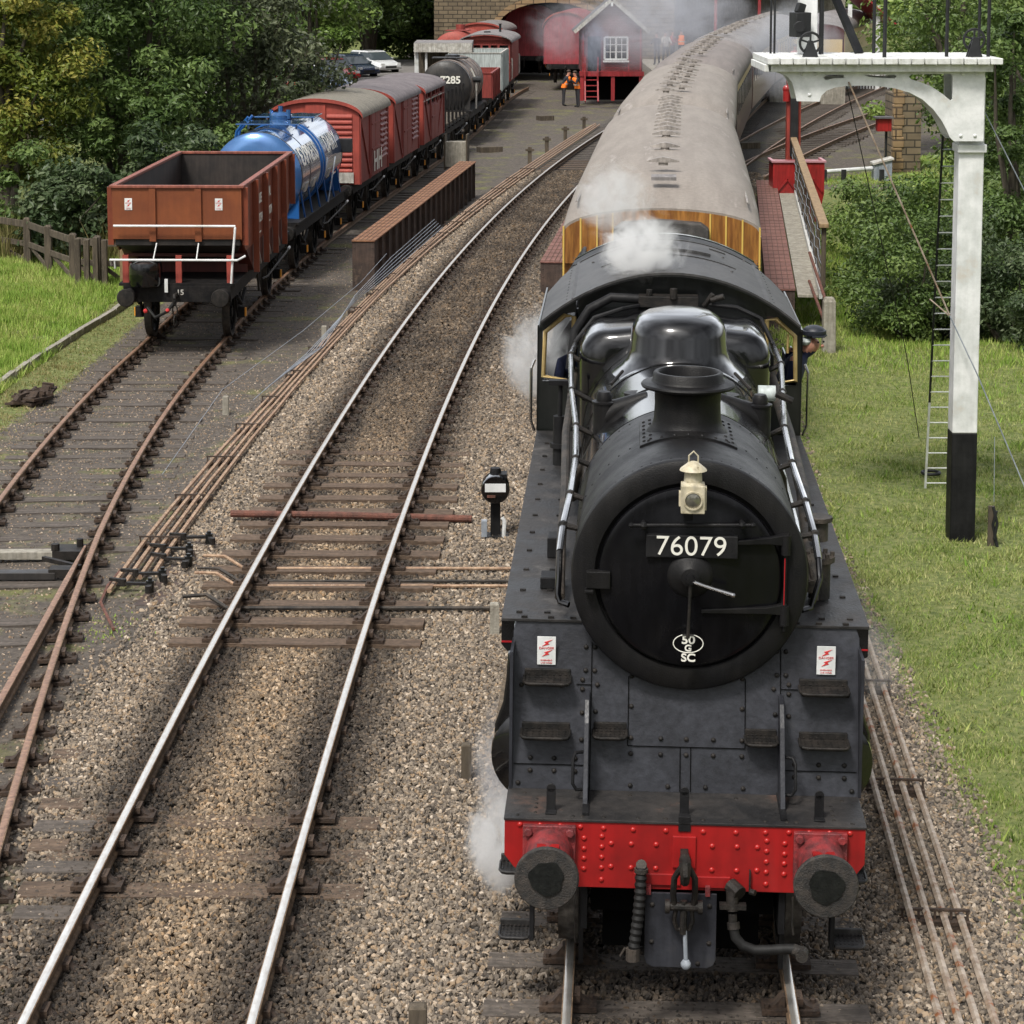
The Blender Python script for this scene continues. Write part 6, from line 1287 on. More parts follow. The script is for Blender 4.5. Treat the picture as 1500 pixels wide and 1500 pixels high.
# --- black tank 7285
t2, b2, a2, c2 = tank_wagon(90.0, 8.0, 'black round ended tank wagon numbered 7285 with rusty insulating covers', 1.0, 2.12, 'tank_dark', 'tank_dark', axles=2, cat='tank wagon')
text('7285', .40, 'white_text', b2, (.21, a2 - .185, 2.38), FRONT, .012)
for y in (1.9, 3.0, 4.1, 5.2, 6.1): band(b2, y, 1.0, 2.12, 'tank_cover', .35, .02)
MB().lathe([(.3, 3.0), (.3, 3.25), (.01, 3.3)], (0, 3.9, 0), 'z', 16).bx(-.7, .7, 2.6, 3.2, 3.15, 3.2).build('manhole', 'tank_dark', t2)
MB().tube([(1.1, 2.2, 1.2), (1.12, 2.2, 2.3), (.9, 2.2, 2.8)], .04, 8).build('pipe', 'dirty_white', t2); MB().cyl((1.0, 2.2, 2.35), (1.3, 2.2, 2.35), .12, 10).build('valve', 'hose_black', t2)
# --- open wagons
def open_wagon(y0, L, label, m, top, inner='hopper_in', name='open_wagon'):
    r = wagon(name, y0, L, label); a, b = .5, L - .5
    MB().bx(-1.18, 1.18, a, a + .05, 1.21, top).build('end', m, r, 0); MB().bx(-1.18, 1.18, b - .05, b, 1.21, top).build('end', m, r, 0)
    for s in (-1, 1):
        x0, x1 = sorted((s * 1.13, s * 1.18)); sd_ = MB().bx(x0, x1, a + .05, b - .05, 1.21, top).build('side', m, r, 0)
        
        for y in np.linspace(a + .1, b - .1, 6): MB().bx(min(s * 1.18, s * 1.23), max(s * 1.18, s * 1.23), y - .04, y + .04, 1.15, top).build('strap', m, sd_, 0)
    MB().bx(-1.13, 1.13, a + .05, b - .05, 1.21, 1.26 + .6 * (top - 1.2)).build('load', inner, r, 0)
    rr__ = MB().bx(-1.2, 1.2, a - .03, a + .06, top, top + .03).bx(-1.2, 1.2, b - .06, b + .03, top, top + .03).bx(-1.2, -1.11, a + .06, b - .06, top, top + .03).bx(1.11, 1.2, a + .06, b - .06, top, top + .03).build('rim', 'dirty_white' if m == 'wagon_grey' else m, r, 0)
    return r
open_wagon(98.3, 5.9, 'low red open wagon between the black tank and the grey wagon', 'van_red', 2.25)
open_wagon(104.4, 6.2, 'tall pale grey open mineral wagon in front of the brake van', 'wagon_grey', 2.85)
# --- brake van
bv = wagon('brake_van', 111.2, 7.6, 'red goods brake van with an open end veranda and stove chimney, last of the row', 3.0)
MB().bx(-1.18, 1.18, .5, .56, 1.21, 2.1).bx(-1.18, 1.18, .5, .56, 2.95, 3.2).bx(-1.18, 1.18, 1.6, 7.1, 1.21, 3.1).bx(-1.18, -1.12, .5, 1.6, 1.21, 3.1).bx(1.12, 1.18, .5, 1.6, 1.21, 2.1).build('body', 'van_red', bv, 0)
MB().prism([(-1.18, 3.0), (1.18, 3.0), (1.1, 3.22), (.6, 3.36), (0, 3.42), (-.6, 3.36), (-1.1, 3.22)], .50, .58).build('end_arch', 'van_red_bright', bv, 0)
for x in (-1.14, -.62, -.2, .2, .62, 1.14): MB().bx(x - .05, x + .05, .5, .57, 2.1, 2.96).build('veranda_post', 'van_red', bv, 0)
for x in (-.85, 0, .85): MB().bx(x - .30, x + .30, 1.56, 1.59, 1.7, 2.9).build('window', 'window_dark', bv, 0)  # dark panels added on the inner wall for the shade within the veranda
rows = [[(1.28 * math.cos(t), y, 3.12 + .38 * math.sin(t)) for t in np.linspace(0, math.pi, 21)] + [(1.28 * math.cos(t), y, 3.07 + .38 * math.sin(t)) for t in np.linspace(math.pi, 0, 21)] for y in (.25, 7.35)]
bf = MB().loft(rows).build('roof', 'coach_roof_grey', bv, 40); MB().cyl((.45, 4.2, 3.4), (.45, 4.2, 3.85), .06, 10).cyl((.45, 4.2, 3.85), (.45, 4.2, 3.88), .09, 10).bx(-.2, .1, 2.2, 2.5, 3.48, 3.56).build('stove_pipe', 'hose_black', bf)
for y in (.9, 1.3, 6.4, 6.9): MB().tube([(1.22, y, 1.3), (1.25, y, 1.4), (1.25, y, 2.2), (1.22, y, 2.3)], .02, 6).build('handrail', 'dirty_white', bv)
# --- wagons on the road behind
rt, rb_, _, _ = tank_wagon(118, 8, 'red tank wagon standing behind the open shed', 1.05, 2.15, 'van_red_bright', 'van_red', group=None, fx=None, cat='tank wagon', loc=(-3.15, 118, -.3), rz=R(-7))
MB().bx(-.6, .6, 2.4, 3.4, 3.2, 3.24).cyl((0, 3.8, 3.1), (0, 3.8, 3.5), .25, 12).build('manhole', 'van_red', rt)
van(127, 6.4, 'red van with a grey roof just behind the red tank wagon', 'coach_roof_grey', group=None, loc=(-1.8, 127, -.3), rz=R(-8), louv=False)
mat('maroon_van', (.30, .035, .045), (.24, .03, .038), 2, .6)
for (x, y, lb) in ((2.9, 127.5, 'large maroon van facing us beside the signal hut'), (.7, 138, 'maroon van standing under the shed arch')):
    van(0, 9.0, lb, 'maroon_van', 3.1, 4.0, louv=False, redm='maroon_van', endm='maroon_van', group='maroon vans by the goods shed', loc=(x, y, -.3), rz=R(-6), name='parcels_van')
# ================================================================== BACKGROUND BUILDINGS AND THINGS
gs = thing('goods_shed', (0, 0, 0), 0, 'tall stone goods shed with a wide arch at the head of the yard', 'building')
ax0, ax1, spz, crz = -.8, 5.2, 2.6, 4.05; cx_ = (ax0 + ax1) / 2; hw = (ax1 - ax0) / 2
def archz(x): return spz + (crz - spz) * math.sqrt(max(0, 1 - ((x - cx_) / hw) ** 2))
w_ = MB(); w_.bx(-4.55, ax0, 136, 136.6, -.6, 11).bx(ax1, 9.5, 136, 136.6, -.6, 11)
xs = np.linspace(ax0, ax1, 21); w_.loft([[(x, 136, archz(x)), (x, 136.6, archz(x)), (x, 136.6, 11), (x, 136, 11)] for x in xs])
w_.bx(-4.55, -3.95, 136.6, 165, -.6, 11).build('wall', 'stone', gs, 0)
rings = [[(cx_ + (hw + q) * math.cos(t), y, spz + (crz - spz + q) * math.sin(t)) for q, y in ((0, 135.95), (0, 136.1), (.35, 136.1), (.35, 135.95))] for t in np.linspace(0, math.pi, 21)]
MB().loft(rings).build('arch_stones', 'stone_warm', gs, 0)
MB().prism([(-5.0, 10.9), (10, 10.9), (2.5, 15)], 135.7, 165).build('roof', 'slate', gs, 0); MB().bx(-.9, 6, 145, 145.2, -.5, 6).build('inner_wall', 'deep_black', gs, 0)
# open fronted shed
sh = thing('open_shed', (0, 0, 0), 0, 'low open fronted shed with a white post behind the black tank wagon', 'shed')
def atb(u, v, y): return at(u, v, y)
x0, zt_ = atb(607, 62, 106); x1, _ = atb(692, 62, 106)
MB().bx(x0, x1, 105.4, 109, zt_ - .18, zt_).build('roof', 'coach_roof_grey', sh, 0); MB().bx(x0 + .1, x1 - .1, 108.8, 109, -.5, zt_ - .2).bx(x1 - .15, x1, 105.6, 108.9, -.5, zt_ - .2).build('wall', 'old_wood', sh, 0)
MB().bx(x0, x1, 105.3, 105.4, zt_ - .42, zt_ - .02).build('fascia', 'dirty_white', sh, 0); MB().bx(x0 + .02, x0 + .2, 105.5, 105.7, -.5, zt_ - .2).bx(x0 + .5, x0 + .6, 105.5, 105.6, -.5, zt_ - .2).build('post', 'white_paint', sh, 0)
# signal hut
hut = thing('signal_hut', (5.0, 116, -.45), 0, 'small gabled hut on red posts with a white framed window and ladder steps', 'hut')
w2 = 1.55; fl_, ev, pk = 1.45, 3.55, 5.05
MB().prism([(-w2, fl_), (w2, fl_), (w2, ev), (0, pk - .12), (-w2, ev)], .9, 4.2).build('wall', 'brick_soot', hut, 0)
for s in (-1, 1): MB().bar((s * 1.88, .62, ev - .14), (0, .62, pk), .08, .18).build('bargeboard', 'dirty_white', hut, 0); MB().loft([[(s * 1.9, .6, ev - .16), (s * 1.9, 4.5, ev - .16), (s * 1.9, 4.5, ev - .10), (s * 1.9, .6, ev - .10)], [(0, .6, pk), (0, 4.5, pk), (0, 4.5, pk + .06), (0, .6, pk + .06)]]).build('roof', 'slate', hut, 0)
MB().bx(-.06, .06, .6, .66, pk - .35, pk + .1).build('finial', 'white_paint', hut, 0)
for x in (-1.5, .05, 1.45): MB().bx(x - .09, x + .09, .2, .38, 0, fl_).build('post', 'hut_red', hut, 0)
MB().bx(-1.62, 1.6, .15, .42, fl_ - .22, fl_).bx(-1.62, 1.6, .2, .9, fl_ - .08, fl_ - .0).build('balcony', 'hut_red', hut, 0)
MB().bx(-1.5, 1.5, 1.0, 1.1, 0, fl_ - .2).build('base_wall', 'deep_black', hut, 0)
wn = MB(); wx0, wx1, wz0, wz1 = -.35, .80, 2.05, 3.15
for k in range(5): x = wx0 + (wx1 - wx0) * k / 4; e_ = .05 if k in (0, 2, 4) else .022; wn.bx(x - e_, x + e_, .85, .90, wz0, wz1)
for k in range(4): z = wz0 + (wz1 - wz0) * k / 3; e_ = .045 if k in (0, 3) else .022; wn.bx(wx0, wx1, .852, .90, z - e_, z + e_)
wn = wn.bx(wx0 - .08, wx1 + .08, .78, .9, wz0 - .15, wz0 - .06).build('window_frame', 'white_paint', hut, 0); MB().bx(wx0, wx1, .875, .885, wz0, wz1).build('pane', 'window_dark', wn, 0)
MB().bx(-1.2, -.55, .86, .905, fl_, 3.2).build('door', 'window_dark', hut, 0)
st = MB()
for s in (-1.36, -.72): st.bar((s, -.55, .0), (s, .25, fl_ + .05), .07, .16).bx(s - .035, s + .035, -.1, 0, .8, 2.2)
for k in range(5): st.bx(-1.36, -.72, -.5 + k * .17, -.3 + k * .17, .22 + k * .27, .26 + k * .27)
st.build('steps', 'hut_red', hut, 0)
MB().bx(.85, .9, .86, .9, fl_, 3.0).bx(-1.45, -1.4, .86, .9, fl_, 3.3).bx(1.42, 1.5, .85, .95, fl_, ev).build('corner_post', 'hut_red', hut, 0)
# platform and station beyond
MB_ = MB().bx(7.4, 12.6, 119, 165, -.5, .75); p_ = MB_.build('platform', 'concrete', None, 0); tag(p_, kind='structure')
stn = thing('station_building', (0, 0, 0), 0, 'pale stone station building with red canopy posts half lost in smoke', 'building')
MB().bx(6.5, 24, 168, 176, 0, 8).build('wall', 'concrete', stn, 0); MB().prism([(167, 8), (177, 8), (172, 11)], 6, 24.5, 'x').build('roof', 'slate', stn, 0)
MB().bx(7, 23, 160, 168, 4.1, 4.4).build('canopy', 'hut_red', stn, 0)
for x in (8, 11, 14, 17, 20): MB().bx(x - .1, x + .1, 160.2, 160.4, .7, 4.1).build('canopy_post', 'hut_red', stn, 0)
cnp = thing('platform_canopy', (0, 0, 0), 0, 'red striped platform canopy at the top right behind the coach', 'canopy')
xx0, zz0 = atb(1236, 35, 122); xx1, _ = atb(1272, 35, 122)
m = MB(); 
for k in range(9): q = k / 9; m.prism([(xx0 + .3 + q * 1.6, zz0 + 2.6), (xx0 + .3 + q * 1.6 + .12, zz0 + 2.6), (xx1 + q * 1.3 + .1, zz0 + .0), (xx1 + q * 1.3, zz0 + .0)], 121.9, 122.0)
MB().loft([[(xx0 - .2, 122, zz0 + 2.6), (xx0 - .2, 130, zz0 + 2.6), (xx0 - .2, 130, zz0 + 2.5), (xx0 - .2, 122, zz0 + 2.5)], [(xx1 + 1.5, 122, zz0), (xx1 + 1.5, 130, zz0), (xx1 + 1.5, 130, zz0 - .1), (xx1 + 1.5, 122, zz0 - .1)]]).build('roof', 'hut_red', cnp, 0)
for x in (xx0 + .4, xx1 + .6): MB().bx(x - .1, x + .1, 122.5, 122.7, -.4, zz0 + 1).build('post', 'white_paint', cnp, 0)
# picket fence by the yard tracks
pk_ = thing('picket_fence', (0, 0, 0), 0, 'white picket fence at the far side of the yard tracks', 'fence')
xq, zq = atb(1203, 128, 124); m = MB()
for k in range(26): m.bx(xq + k * .16, xq + k * .16 + .07, 124, 124.03, -.4, .85)
m.build('pickets', 'white_paint', pk_, 0); MB().bx(xq, xq + 4.2, 124.04, 124.08, 0, .08).bx(xq, xq + 4.2, 124.04, 124.08, .55, .63).build('rail', 'white_paint', pk_, 0)
# stone pier, box on post, rail and box
r = thing('stone_pier', (0, 0, 0), 0, 'square stone pier with a pale left face at the edge of the bushes', 'pier')
xa0, zb = atb(1308, 250, 76.6); xa1, _ = atb(1348, 250, 76.6); _, ztp = atb(1320, 138, 76.6)
MB().bx(xa0 + .02, xa1, 76.6, 78.6, -1.2, ztp).build('wall', 'stone', r, 0); 
q = MB()
for k in range(11): z0_ = -.6 + k * .36; q.bx(xa0 - .03 + .02 * (k % 2), xa0 + .28 + .06 * (k % 2), 76.56, 76.9, z0_, z0_ + .345)
q.build('quoin', 'stone_warm', r, 0, .02)
r = thing('red_box_post', (0, 0, 0), 0, 'small red box on a thin dark post beside the stone pier', 'post box')
bx0, bz0 = atb(1294, 182, 75.5); MB().bx(bx0 - .22, bx0 + .24, 75.3, 75.7, bz0 - .22, bz0 + .2).build('box', 'crane_red', r, 0, .01); MB().bx(bx0 - .3, bx0 + .3, 75.2, 75.8, bz0 + .2, bz0 + .25).build('lid', 'slate', r, 0); MB().cyl((bx0 + .1, 75.5, -.4), (bx0 + .1, 75.5, bz0 - .2), .04, 8).build('post', 'hose_black', r)
r = thing('low_rail', (0, 0, 0), 0, 'low white rail on short black posts at the front of the lawn patch', 'rail')
p0, p1 = atb(1203, 252, 73.0), atb(1287, 246, 74); MB().cyl((p0[0], 73.0, p0[1]), (p1[0], 74, p1[1]), .07, 10).build('rail', 'white_paint', r)
for k in (.05, .36, .97): x = p0[0] + (p1[0] - p0[0]) * k; MB().bx(x - .07, x + .07, 72.9, 73.05, -.8, p0[1] + .08).build('post', 'hose_black', r, 0)
r = thing('grey_bin', (0, 0, 0), R(0), 'blue grey box with a pale sloping lid beside the stone pier', 'box')
p0 = atb(1291, 240, 74); m = MB(); m.prism([(p0[0] - .28, -.6), (p0[0] + .28, -.6), (p0[0] + .28, p0[1] + .15), (p0[0] - .28, p0[1])], 73.6, 74.2); m.build('body', 'zinc', r, 0)
MB().loft([[(p0[0] - .33, 73.55, p0[1] + .0), (p0[0] - .33, 74.25, p0[1] + .0), (p0[0] - .33, 74.25, p0[1] + .06), (p0[0] - .33, 73.55, p0[1] + .06)], [(p0[0] + .33, 73.55, p0[1] + .17), (p0[0] + .33, 74.25, p0[1] + .17), (p0[0] + .33, 74.25, p0[1] + .23), (p0[0] + .33, 73.55, p0[1] + .23)]]).build('lid', 'dirty_white', r, 0)
# red water column and red hopper shaped tank
r = thing('water_column', (0, 0, 0), 0, 'tall red iron column with a long black hose bag beside the coaches', 'water crane')
x, _ = atb(1162, 200, 66); zt2 = atb(1162, 112, 66)[1]
MB().bx(x - .20, x + .20, 65.9, 66.2, -.4, zt2).build('column', 'crane_back', r, 0, .02); MB().loft([[(x - .11, 65.8, z), (x + .11, 65.8, z), (x + .11, 65.9, z), (x - .11, 65.9, z)] for z in (atb(1162, 228, 66)[1], zt2 - .1)]).build('hose_bag', 'hose_black', r, 0)
MB().ball((x - .22, 65.9, zt2 - .35), .12, 10).cyl((x - .22, 65.9, zt2 - .7), (x - .22, 65.9, zt2 - .35), .10, 10).build('lamp', 'crane_red', r)
r = thing('red_tank', (0, 0, 0), 0, 'crimson tapered steel tank with a pale rim behind the footway', 'tank')
a0, a1 = 7.1, 8.5; zz = 1.2
MB().loft([[(a0, 62.9, zz), (a1, 62.9, zz), (a1, 63.9, zz), (a0, 63.9, zz)], [(a0, 62.9, .35), (a1, 62.9, .35), (a1, 63.9, .35), (a0, 63.9, .35)], [(a0 + .35, 63, -.7), (a1 - .2, 63, -.7), (a1 - .2, 63.8, -.7), (a0 + .35, 63.8, -.7)]]).build('body', 'crane_red', r, 0)
MB().bx(a0 - .04, a1 + .04, 62.86, 62.94, zz, zz + .05).bx(a0 - .04, a0 + .04, 62.94, 63.9, zz, zz + .05).bx(a1 - .04, a1 + .04, 62.94, 63.9, zz, zz + .05).build('rim', 'pink_rim' if 'pink_rim' in MATS else mat('pink_rim', (.5, .25, .28), None, rough=.5).name, r, 0)
q = MB()
for s in (0, 1): q.bar((a0 + .1 + s * .7, 62.87, .4), (a0 + .4 + s * .7, 62.87, .75), .03, .05).bar((a0 + .4 + s * .7, 62.87, .75), (a0 + .65 + s * .7, 62.87, .4), .03, .05)
q.build('bracing', 'crane_red', r, 0)
# small step-up box and loose timbers in the middle ground
for x, y, sx, lb in ((-.85, 88, .9, 'nearest'), (1.5, 105, .7, 'farther'), (8.6, 84.5, .8, 'right hand')):
    simple('timber_block', MB().obox((x, y, float(gz(x, y)) + .10), (sx, .45, .22), (0, 0, .4)), 'old_wood', f'{lb} of the short dark timbers lying on the yard floor', 'timber', 'loose timbers in the yard', 0)
r = thing('relay_box', (-1.9, 78.0, -.4), -.1, 'low grey box frame beyond the far end of the long girder', 'box')
MB().bx(-.35, .35, 0, .5, .1, .95).build('body', 'concrete', r, 0, .01); MB().bx(-.4, -.35, -.05, .55, 0, 1.2).bx(.35, .4, -.05, .55, 0, 1.2).build('post', 'old_wood', r, 0)
for k, y in enumerate((79.5, 84, 89.5, 96)):
    x = float(rodx(y)) - .55; z = float(gz(x, y)); simple('wire_post', MB().obox((x, y, z + .25), (.14, .14, .7)).obox((x, y, z + .5), (.3, .2, .08)), 'old_wood', f'{["nearest", "second", "third", "farthest"][k]} of the short wire posts left of the main line', 'post', 'short posts left of the main line', 0)
# ================================================================== CARS
def car(x, y, rz, paint, label, L=4.0):
    z = float(gz(x, y)) + .02; r = thing('parked_car', (x, y, z), rz, label, 'car', 'cars parked beyond the siding')
    def sec(yy, pts): return [(a, yy, b) for a, b in pts]
    P = [(0, .5, .62, .80), (.12, .36, .72, .84), (.9, .28, .92, .86), (1.2, .28, .98, .87), (3.3, .28, 1.0, .87), (3.8, .34, .96, .84), (3.95, .45, .8, .78)]
    m = MB(); m.loft([[(-w_, yy, b), (-w_ * .96, yy, t * .82), (-w_ * .86, yy, t), (w_ * .86, yy, t), (w_ * .96, yy, t * .82), (w_, yy, b)] for yy, b, t, w_ in P]); m.build('body', paint, r, 50, .03)
    c = MB(); c.loft([[(-a, yy, zz) , (a, yy, zz)] + [(a * .88, yy2, z2), (-a * .88, yy2, z2)] for yy, zz, a, yy2, z2 in ((.95, .93, .74, 1.65, 1.42), (3.6, .96, .74, 3.2, 1.42))])
    m = MB(); m.loft([[(-.76, .85, .93), (.76, .85, .93), (.78, 3.75, .95), (-.78, 3.75, .95)], [(-.64, 1.55, 1.38), (.64, 1.55, 1.38), (.66, 3.35, 1.38), (-.66, 3.35, 1.38)]]); m.build('window', 'car_glass', r, 20)
    MB().loft([[(-.66, 1.5, 1.375), (.66, 1.5, 1.375), (.68, 3.4, 1.375), (-.68, 3.4, 1.375)], [(-.6, 1.7, 1.46), (.6, 1.7, 1.46), (.62, 3.2, 1.47), (-.62, 3.2, 1.47)]]).bx(-.75, -.70, 2.3, 2.4, .95, 1.4).bx(.70, .75, 2.3, 2.4, .95, 1.4).build('roof', paint, r, 30)
    for sx in (-1, 1):
        for yy in (.75, 3.2): w__ = MB().cyl((sx * .74, yy, .31), (sx * .88, yy, .31), .31, 18).build('wheel', 'tyre', r); MB().cyl((sx * .875, yy, .31), (sx * .89, yy, .31), .2, 12).build('rim', 'zinc', w__)
        MB().obox((sx * .60, .06, .68), (.28, .1, .14)).build('headlight', 'white_paint', r, 0, .02); MB().obox((sx * .9, 1.2, 1.0), (.14, .12, .1)).build('mirror', paint, r, 0, .02)
    MB().bx(-.4, .4, -.01, .02, .45, .58).build('grille', 'tyre', r, 0)
    return r
def car_at(u, v, yb, rz, paint, label): 
    x, _ = atb(u, v, yb); return car(x, yb, rz, paint, label)
CY = 140
car_at(573, 100, 142, R(38), 'car_white', 'white hatchback, rightmost of the parked cars')
car_at(541, 104, 137, R(38), 'car_blue', 'dark blue car between the white hatchback and the red car')
car_at(512, 107, 132, R(38), 'car_red', 'red car glimpsed behind the leaves left of the dark blue car')
car_at(482, 116, 124, R(30), 'car_white', 'white car mostly hidden by bushes behind the van roofs')
car_at(503, 118, 120, R(30), 'car_blue', 'blue car half hidden behind the second van roof')
car_at(452, 120, 118, R(30), 'car_red', 'red car mostly hidden in the bushes, leftmost of the parked cars')
cp = MB().bx(-24, -4.9, 98, 160, -.52, -.34); tag(cp.build('car_park', 'tarmac', None, 0), kind='structure')
# ================================================================== PEOPLE
def person(name_label, loc, rz, joints, radii, edges, cols, cat='person', group=None, seed=0):
    """one skinned body, materials by height/joint; cols: function(co)->material index, list of materials"""
    me = bpy.data.meshes.new('person'); me.from_pydata(joints, edges, []); o = bpy.data.objects.new('person', me); COL.objects.link(o)
    md = o.modifiers.new('skin', 'SKIN'); me.skin_vertices[0].data[0].use_root = True
    for i, rr__ in enumerate(radii): me.skin_vertices[0].data[i].radius = (rr__, rr__) if not hasattr(rr__, '__len__') else rr__
    ss = o.modifiers.new('sub', 'SUBSURF'); ss.levels = 2; ss.render_levels = 2
    bpy.context.view_layer.update(); dg = bpy.context.evaluated_depsgraph_get(); m2 = bpy.data.meshes.new_from_object(o.evaluated_get(dg)); bpy.data.objects.remove(o)
    m2.materials.clear()
    for k in cols[0]: m2.materials.append(MATS[k])
    for p in m2.polygons: p.material_index = cols[1](p.center); p.use_smooth = True
    b = bpy.data.objects.new('person', m2); COL.objects.link(b); b.location = loc; b.rotation_euler = (0, 0, rz); tag(b, name_label, cat, group); return b
def standing(label, loc, rz, top, legs, vest=None, hair='hair', lean=0, arms=((.18, .05), (.18, .05)), group=None, hat=None):
    J = [(0, 0, .95), (0, -.02 * lean, 1.15), (0, -.12 * lean, 1.38), (0, -.16 * lean, 1.50), (0, -.2 * lean - .02, 1.62), (0, -.2 * lean - .02, 1.74),
         (-.10, 0, .90), (-.12, .02, .50), (-.13, .04, .07), (-.13, -.12, .04), (.10, 0, .90), (.13, .0, .50), (.14, .03, .07), (.14, -.12, .04),
         (-.20, -.11 * lean, 1.40), (-.27, -.05 - arms[0][0] * .5, 1.16), (-.22, -arms[0][0] - .1, .98 + arms[0][1] * 3), (-.20, -arms[0][0] - .17, .94 + arms[0][1] * 3),
         (.20, -.11 * lean, 1.40), (.27, -.05 - arms[1][0] * .5, 1.16), (.22, -arms[1][0] - .1, .98 + arms[1][1] * 3), (.20, -arms[1][0] - .17, .94 + arms[1][1] * 3)]
    E_ = [(0, 1), (1, 2), (2, 3), (3, 4), (4, 5), (0, 6), (6, 7), (7, 8), (8, 9), (0, 10), (10, 11), (11, 12), (12, 13), (2, 14), (14, 15), (15, 16), (16, 17), (2, 18), (18, 19), (19, 20), (20, 21)]
    Rr = [(.16, .12), (.155, .115), (.17, .12), .06, (.085, .10), (.07, .09), .095, .065, .05, .04, .095, .065, .05, .04, .07, .05, .038, .04, .07, .05, .038, .04]
    def ci(c):
        if c.z > 1.50: return 0
        if abs(c.x) > .16 and c.z < 1.02 + .1 and c.y < -.22: return 0
        if c.z > .93: return 1
        return 2 if c.z > .1 else 3
    b = person(label, loc, rz, J, Rr, E_, (['skin', top, legs, 'tyre'], ci), group=group)
    hy = -.2 * lean - .02
    MB().ball((0, hy + .02, 1.735), .105, 12, (.95, 1.1, .75)).build('hair' if not hat else 'cap', hat or hair, b)
    if vest:
        v = MB(); v.loft([[(.185 * w1 * math.cos(t), hy * q + .14 * w1 * math.sin(t), z) for t in np.linspace(0, 2 * math.pi, 17)[:-1]] for z, w1, q in ((.92, 1.05, 0), (1.1, 1.03, .2), (1.3, 1.1, .7), (1.42, 1.05, .8), (1.47, .7, .9))]); v.build('vest', vest, b, 60)
        MB().lathe([(.195, 1.08), (.197, 1.13)], (0, hy * .3, 0), 'z', 16, 1, .77).build('vest_band', 'dirty_white', b)
    return b
zg_ = lambda x, y: float(gz(x, y))
x, _ = atb(826, 140, 115); standing('person in an orange vest bending slightly at the left of the hut steps', (x, 115, zg_(x, 115)), R(100), 'vest_dark', 'trousers', 'orange_vest', lean=1.2, group='track workers in orange vests by the hut', arms=((.25, .1), (.2, .05)))
x, _ = atb(846, 143, 114); standing('person in an orange vest standing at the foot of the hut steps', (x, 114, zg_(x, 114)), R(-70), 'vest_dark', 'trousers', 'orange_vest', lean=.7, group='track workers in orange vests by the hut', arms=((.2, .1), (.3, .12)))
for u, y, tp, vs, rz_, lb in ((998, 134, 'vest_dark', 'orange_vest', 180, 'person in an orange vest on the platform beyond the coaches'), (975, 131, 'dirty_white', None, 20, 'person in a white top among the group on the platform'), (962, 129, 'vest_dark', None, -30, 'person in black on the platform nearest the hut'), (985, 133, 'crane_red', None, 60, 'person in a red top on the platform between two others')):
    x, _ = atb(u, 70, y); standing(lb, (x, y, .75), R(rz_), tp, 'trousers', vs, group='people waiting on the far platform')
x, _ = atb(1162, 60, 112); standing('person in a pink shirt leaning out beyond the bracket signal', (x + .1, 112, .75), R(20), 'pink_shirt', 'trousers', None); tag(MB().bx(x - 1.2, x + 2.4, 111, 118, -.5, .75).build('platform', 'concrete', None, 0), kind='structure')
x, _ = atb(1242, 65, 120); standing('person in an orange vest near the far right platform', (x, 120, .2), R(0), 'vest_dark', 'trousers', 'orange_vest')
# driver leaning out of the right side of the cab (placed in engine coordinates, then moved to the world)
def crew(label, px, py, pz, rz, J, Rr, E_, ci, mats_):
    c, s = math.cos(-TH), math.sin(-TH); W = (1.074 + px * c - py * s, 13.87 + px * s + py * c, pz - .010 * px)
    return person(label, W, rz - TH, J, Rr, E_, (mats_, ci))
def hand(base, dirx, sgn):
    """finger chains rooted in the palm"""
    V = []; E_ = []; Rr = []
    for i, (dy, ln) in enumerate(((-.030, .065), (-.010, .078), (.010, .074), (.030, .058))):
        k = len(V); V += [(base[0], base[1] + dy * .6, base[2]), (base[0] + dirx * ln * .5, base[1] + dy, base[2] - .01), (base[0] + dirx * ln * .8, base[1] + dy, base[2] - .045)]; Rr += [.010, .009, .008]; E_ += [(k, k + 1), (k + 1, k + 2)]
    k = len(V); V += [(base[0] - dirx * .03, base[1] - .03, base[2]), (base[0] + dirx * .0, base[1] - .065, base[2] - .01), (base[0] + dirx * .03, base[1] - .075, base[2] - .03)]; Rr += [.011, .010, .009]; E_ += [(k, k + 1), (k + 1, k + 2)]
    return V, E_, Rr
# pelvis inside the cab, torso leaning outwards (+x) over the side sheet, head outside
J = [(0, 0, 0), (.07, -.02, .22), (.17, -.05, .44), (.24, -.08, .53), (.30, -.11, .60), (.34, -.14, .69), (-.02, -.06, -.4), (-.02, .10, -.4), (-.02, -.06, -.8), (-.02, .10, -.8),
     (.14, -.23, .42), (.10, -.34, .30), (.12, -.30, .50), (.14, -.26, .53), (.16, .14, .42), (.10, .25, .3), (.12, .20, .50), (.14, .16, .53)]
E_ = [(0, 1), (1, 2), (2, 3), (3, 4), (4, 5), (0, 6), (0, 7), (6, 8), (7, 9), (2, 10), (10, 11), (11, 12), (12, 13), (2, 14), (14, 15), (15, 16), (16, 17)]
Rr = [(.15, .13), (.15, .13), (.165, .13), .062, (.09, .085), (.08, .08), .09, .09, .06, .06, .075, .055, .042, .04, .075, .055, .042, .04]
dv = crew('person in navy jacket and dark cap leaning out of the engine cab', 1.10, 8.35, 2.47, 0, J, Rr, E_, lambda c: 0 if (c.z > .56 or (c.z > .505 and abs(c.y + .05) > .17)) else 1, ['skin', 'navy'])
MB().ball((.325, -.13, .755), .112, 16, (1.0, 1.05, .55)).lathe([(.115, .72), (.12, .73), (.12, .765), (.10, .775)], (.325, -.13, 0), 'z', 20).prism([(.30, -.30), (.42, -.26), (.45, -.16), (.42, -.10), (.30, -.14)], .715, .727, 'z').build('cap', 'cap', dv)
MB().ball((.40, -.225, .63), .018, 8).build('nose', 'skin', dv); MB().ball((.25, -.13, .66), .09, 12, (.7, .9, .5)).build('hair', 'wagon_grey', dv)
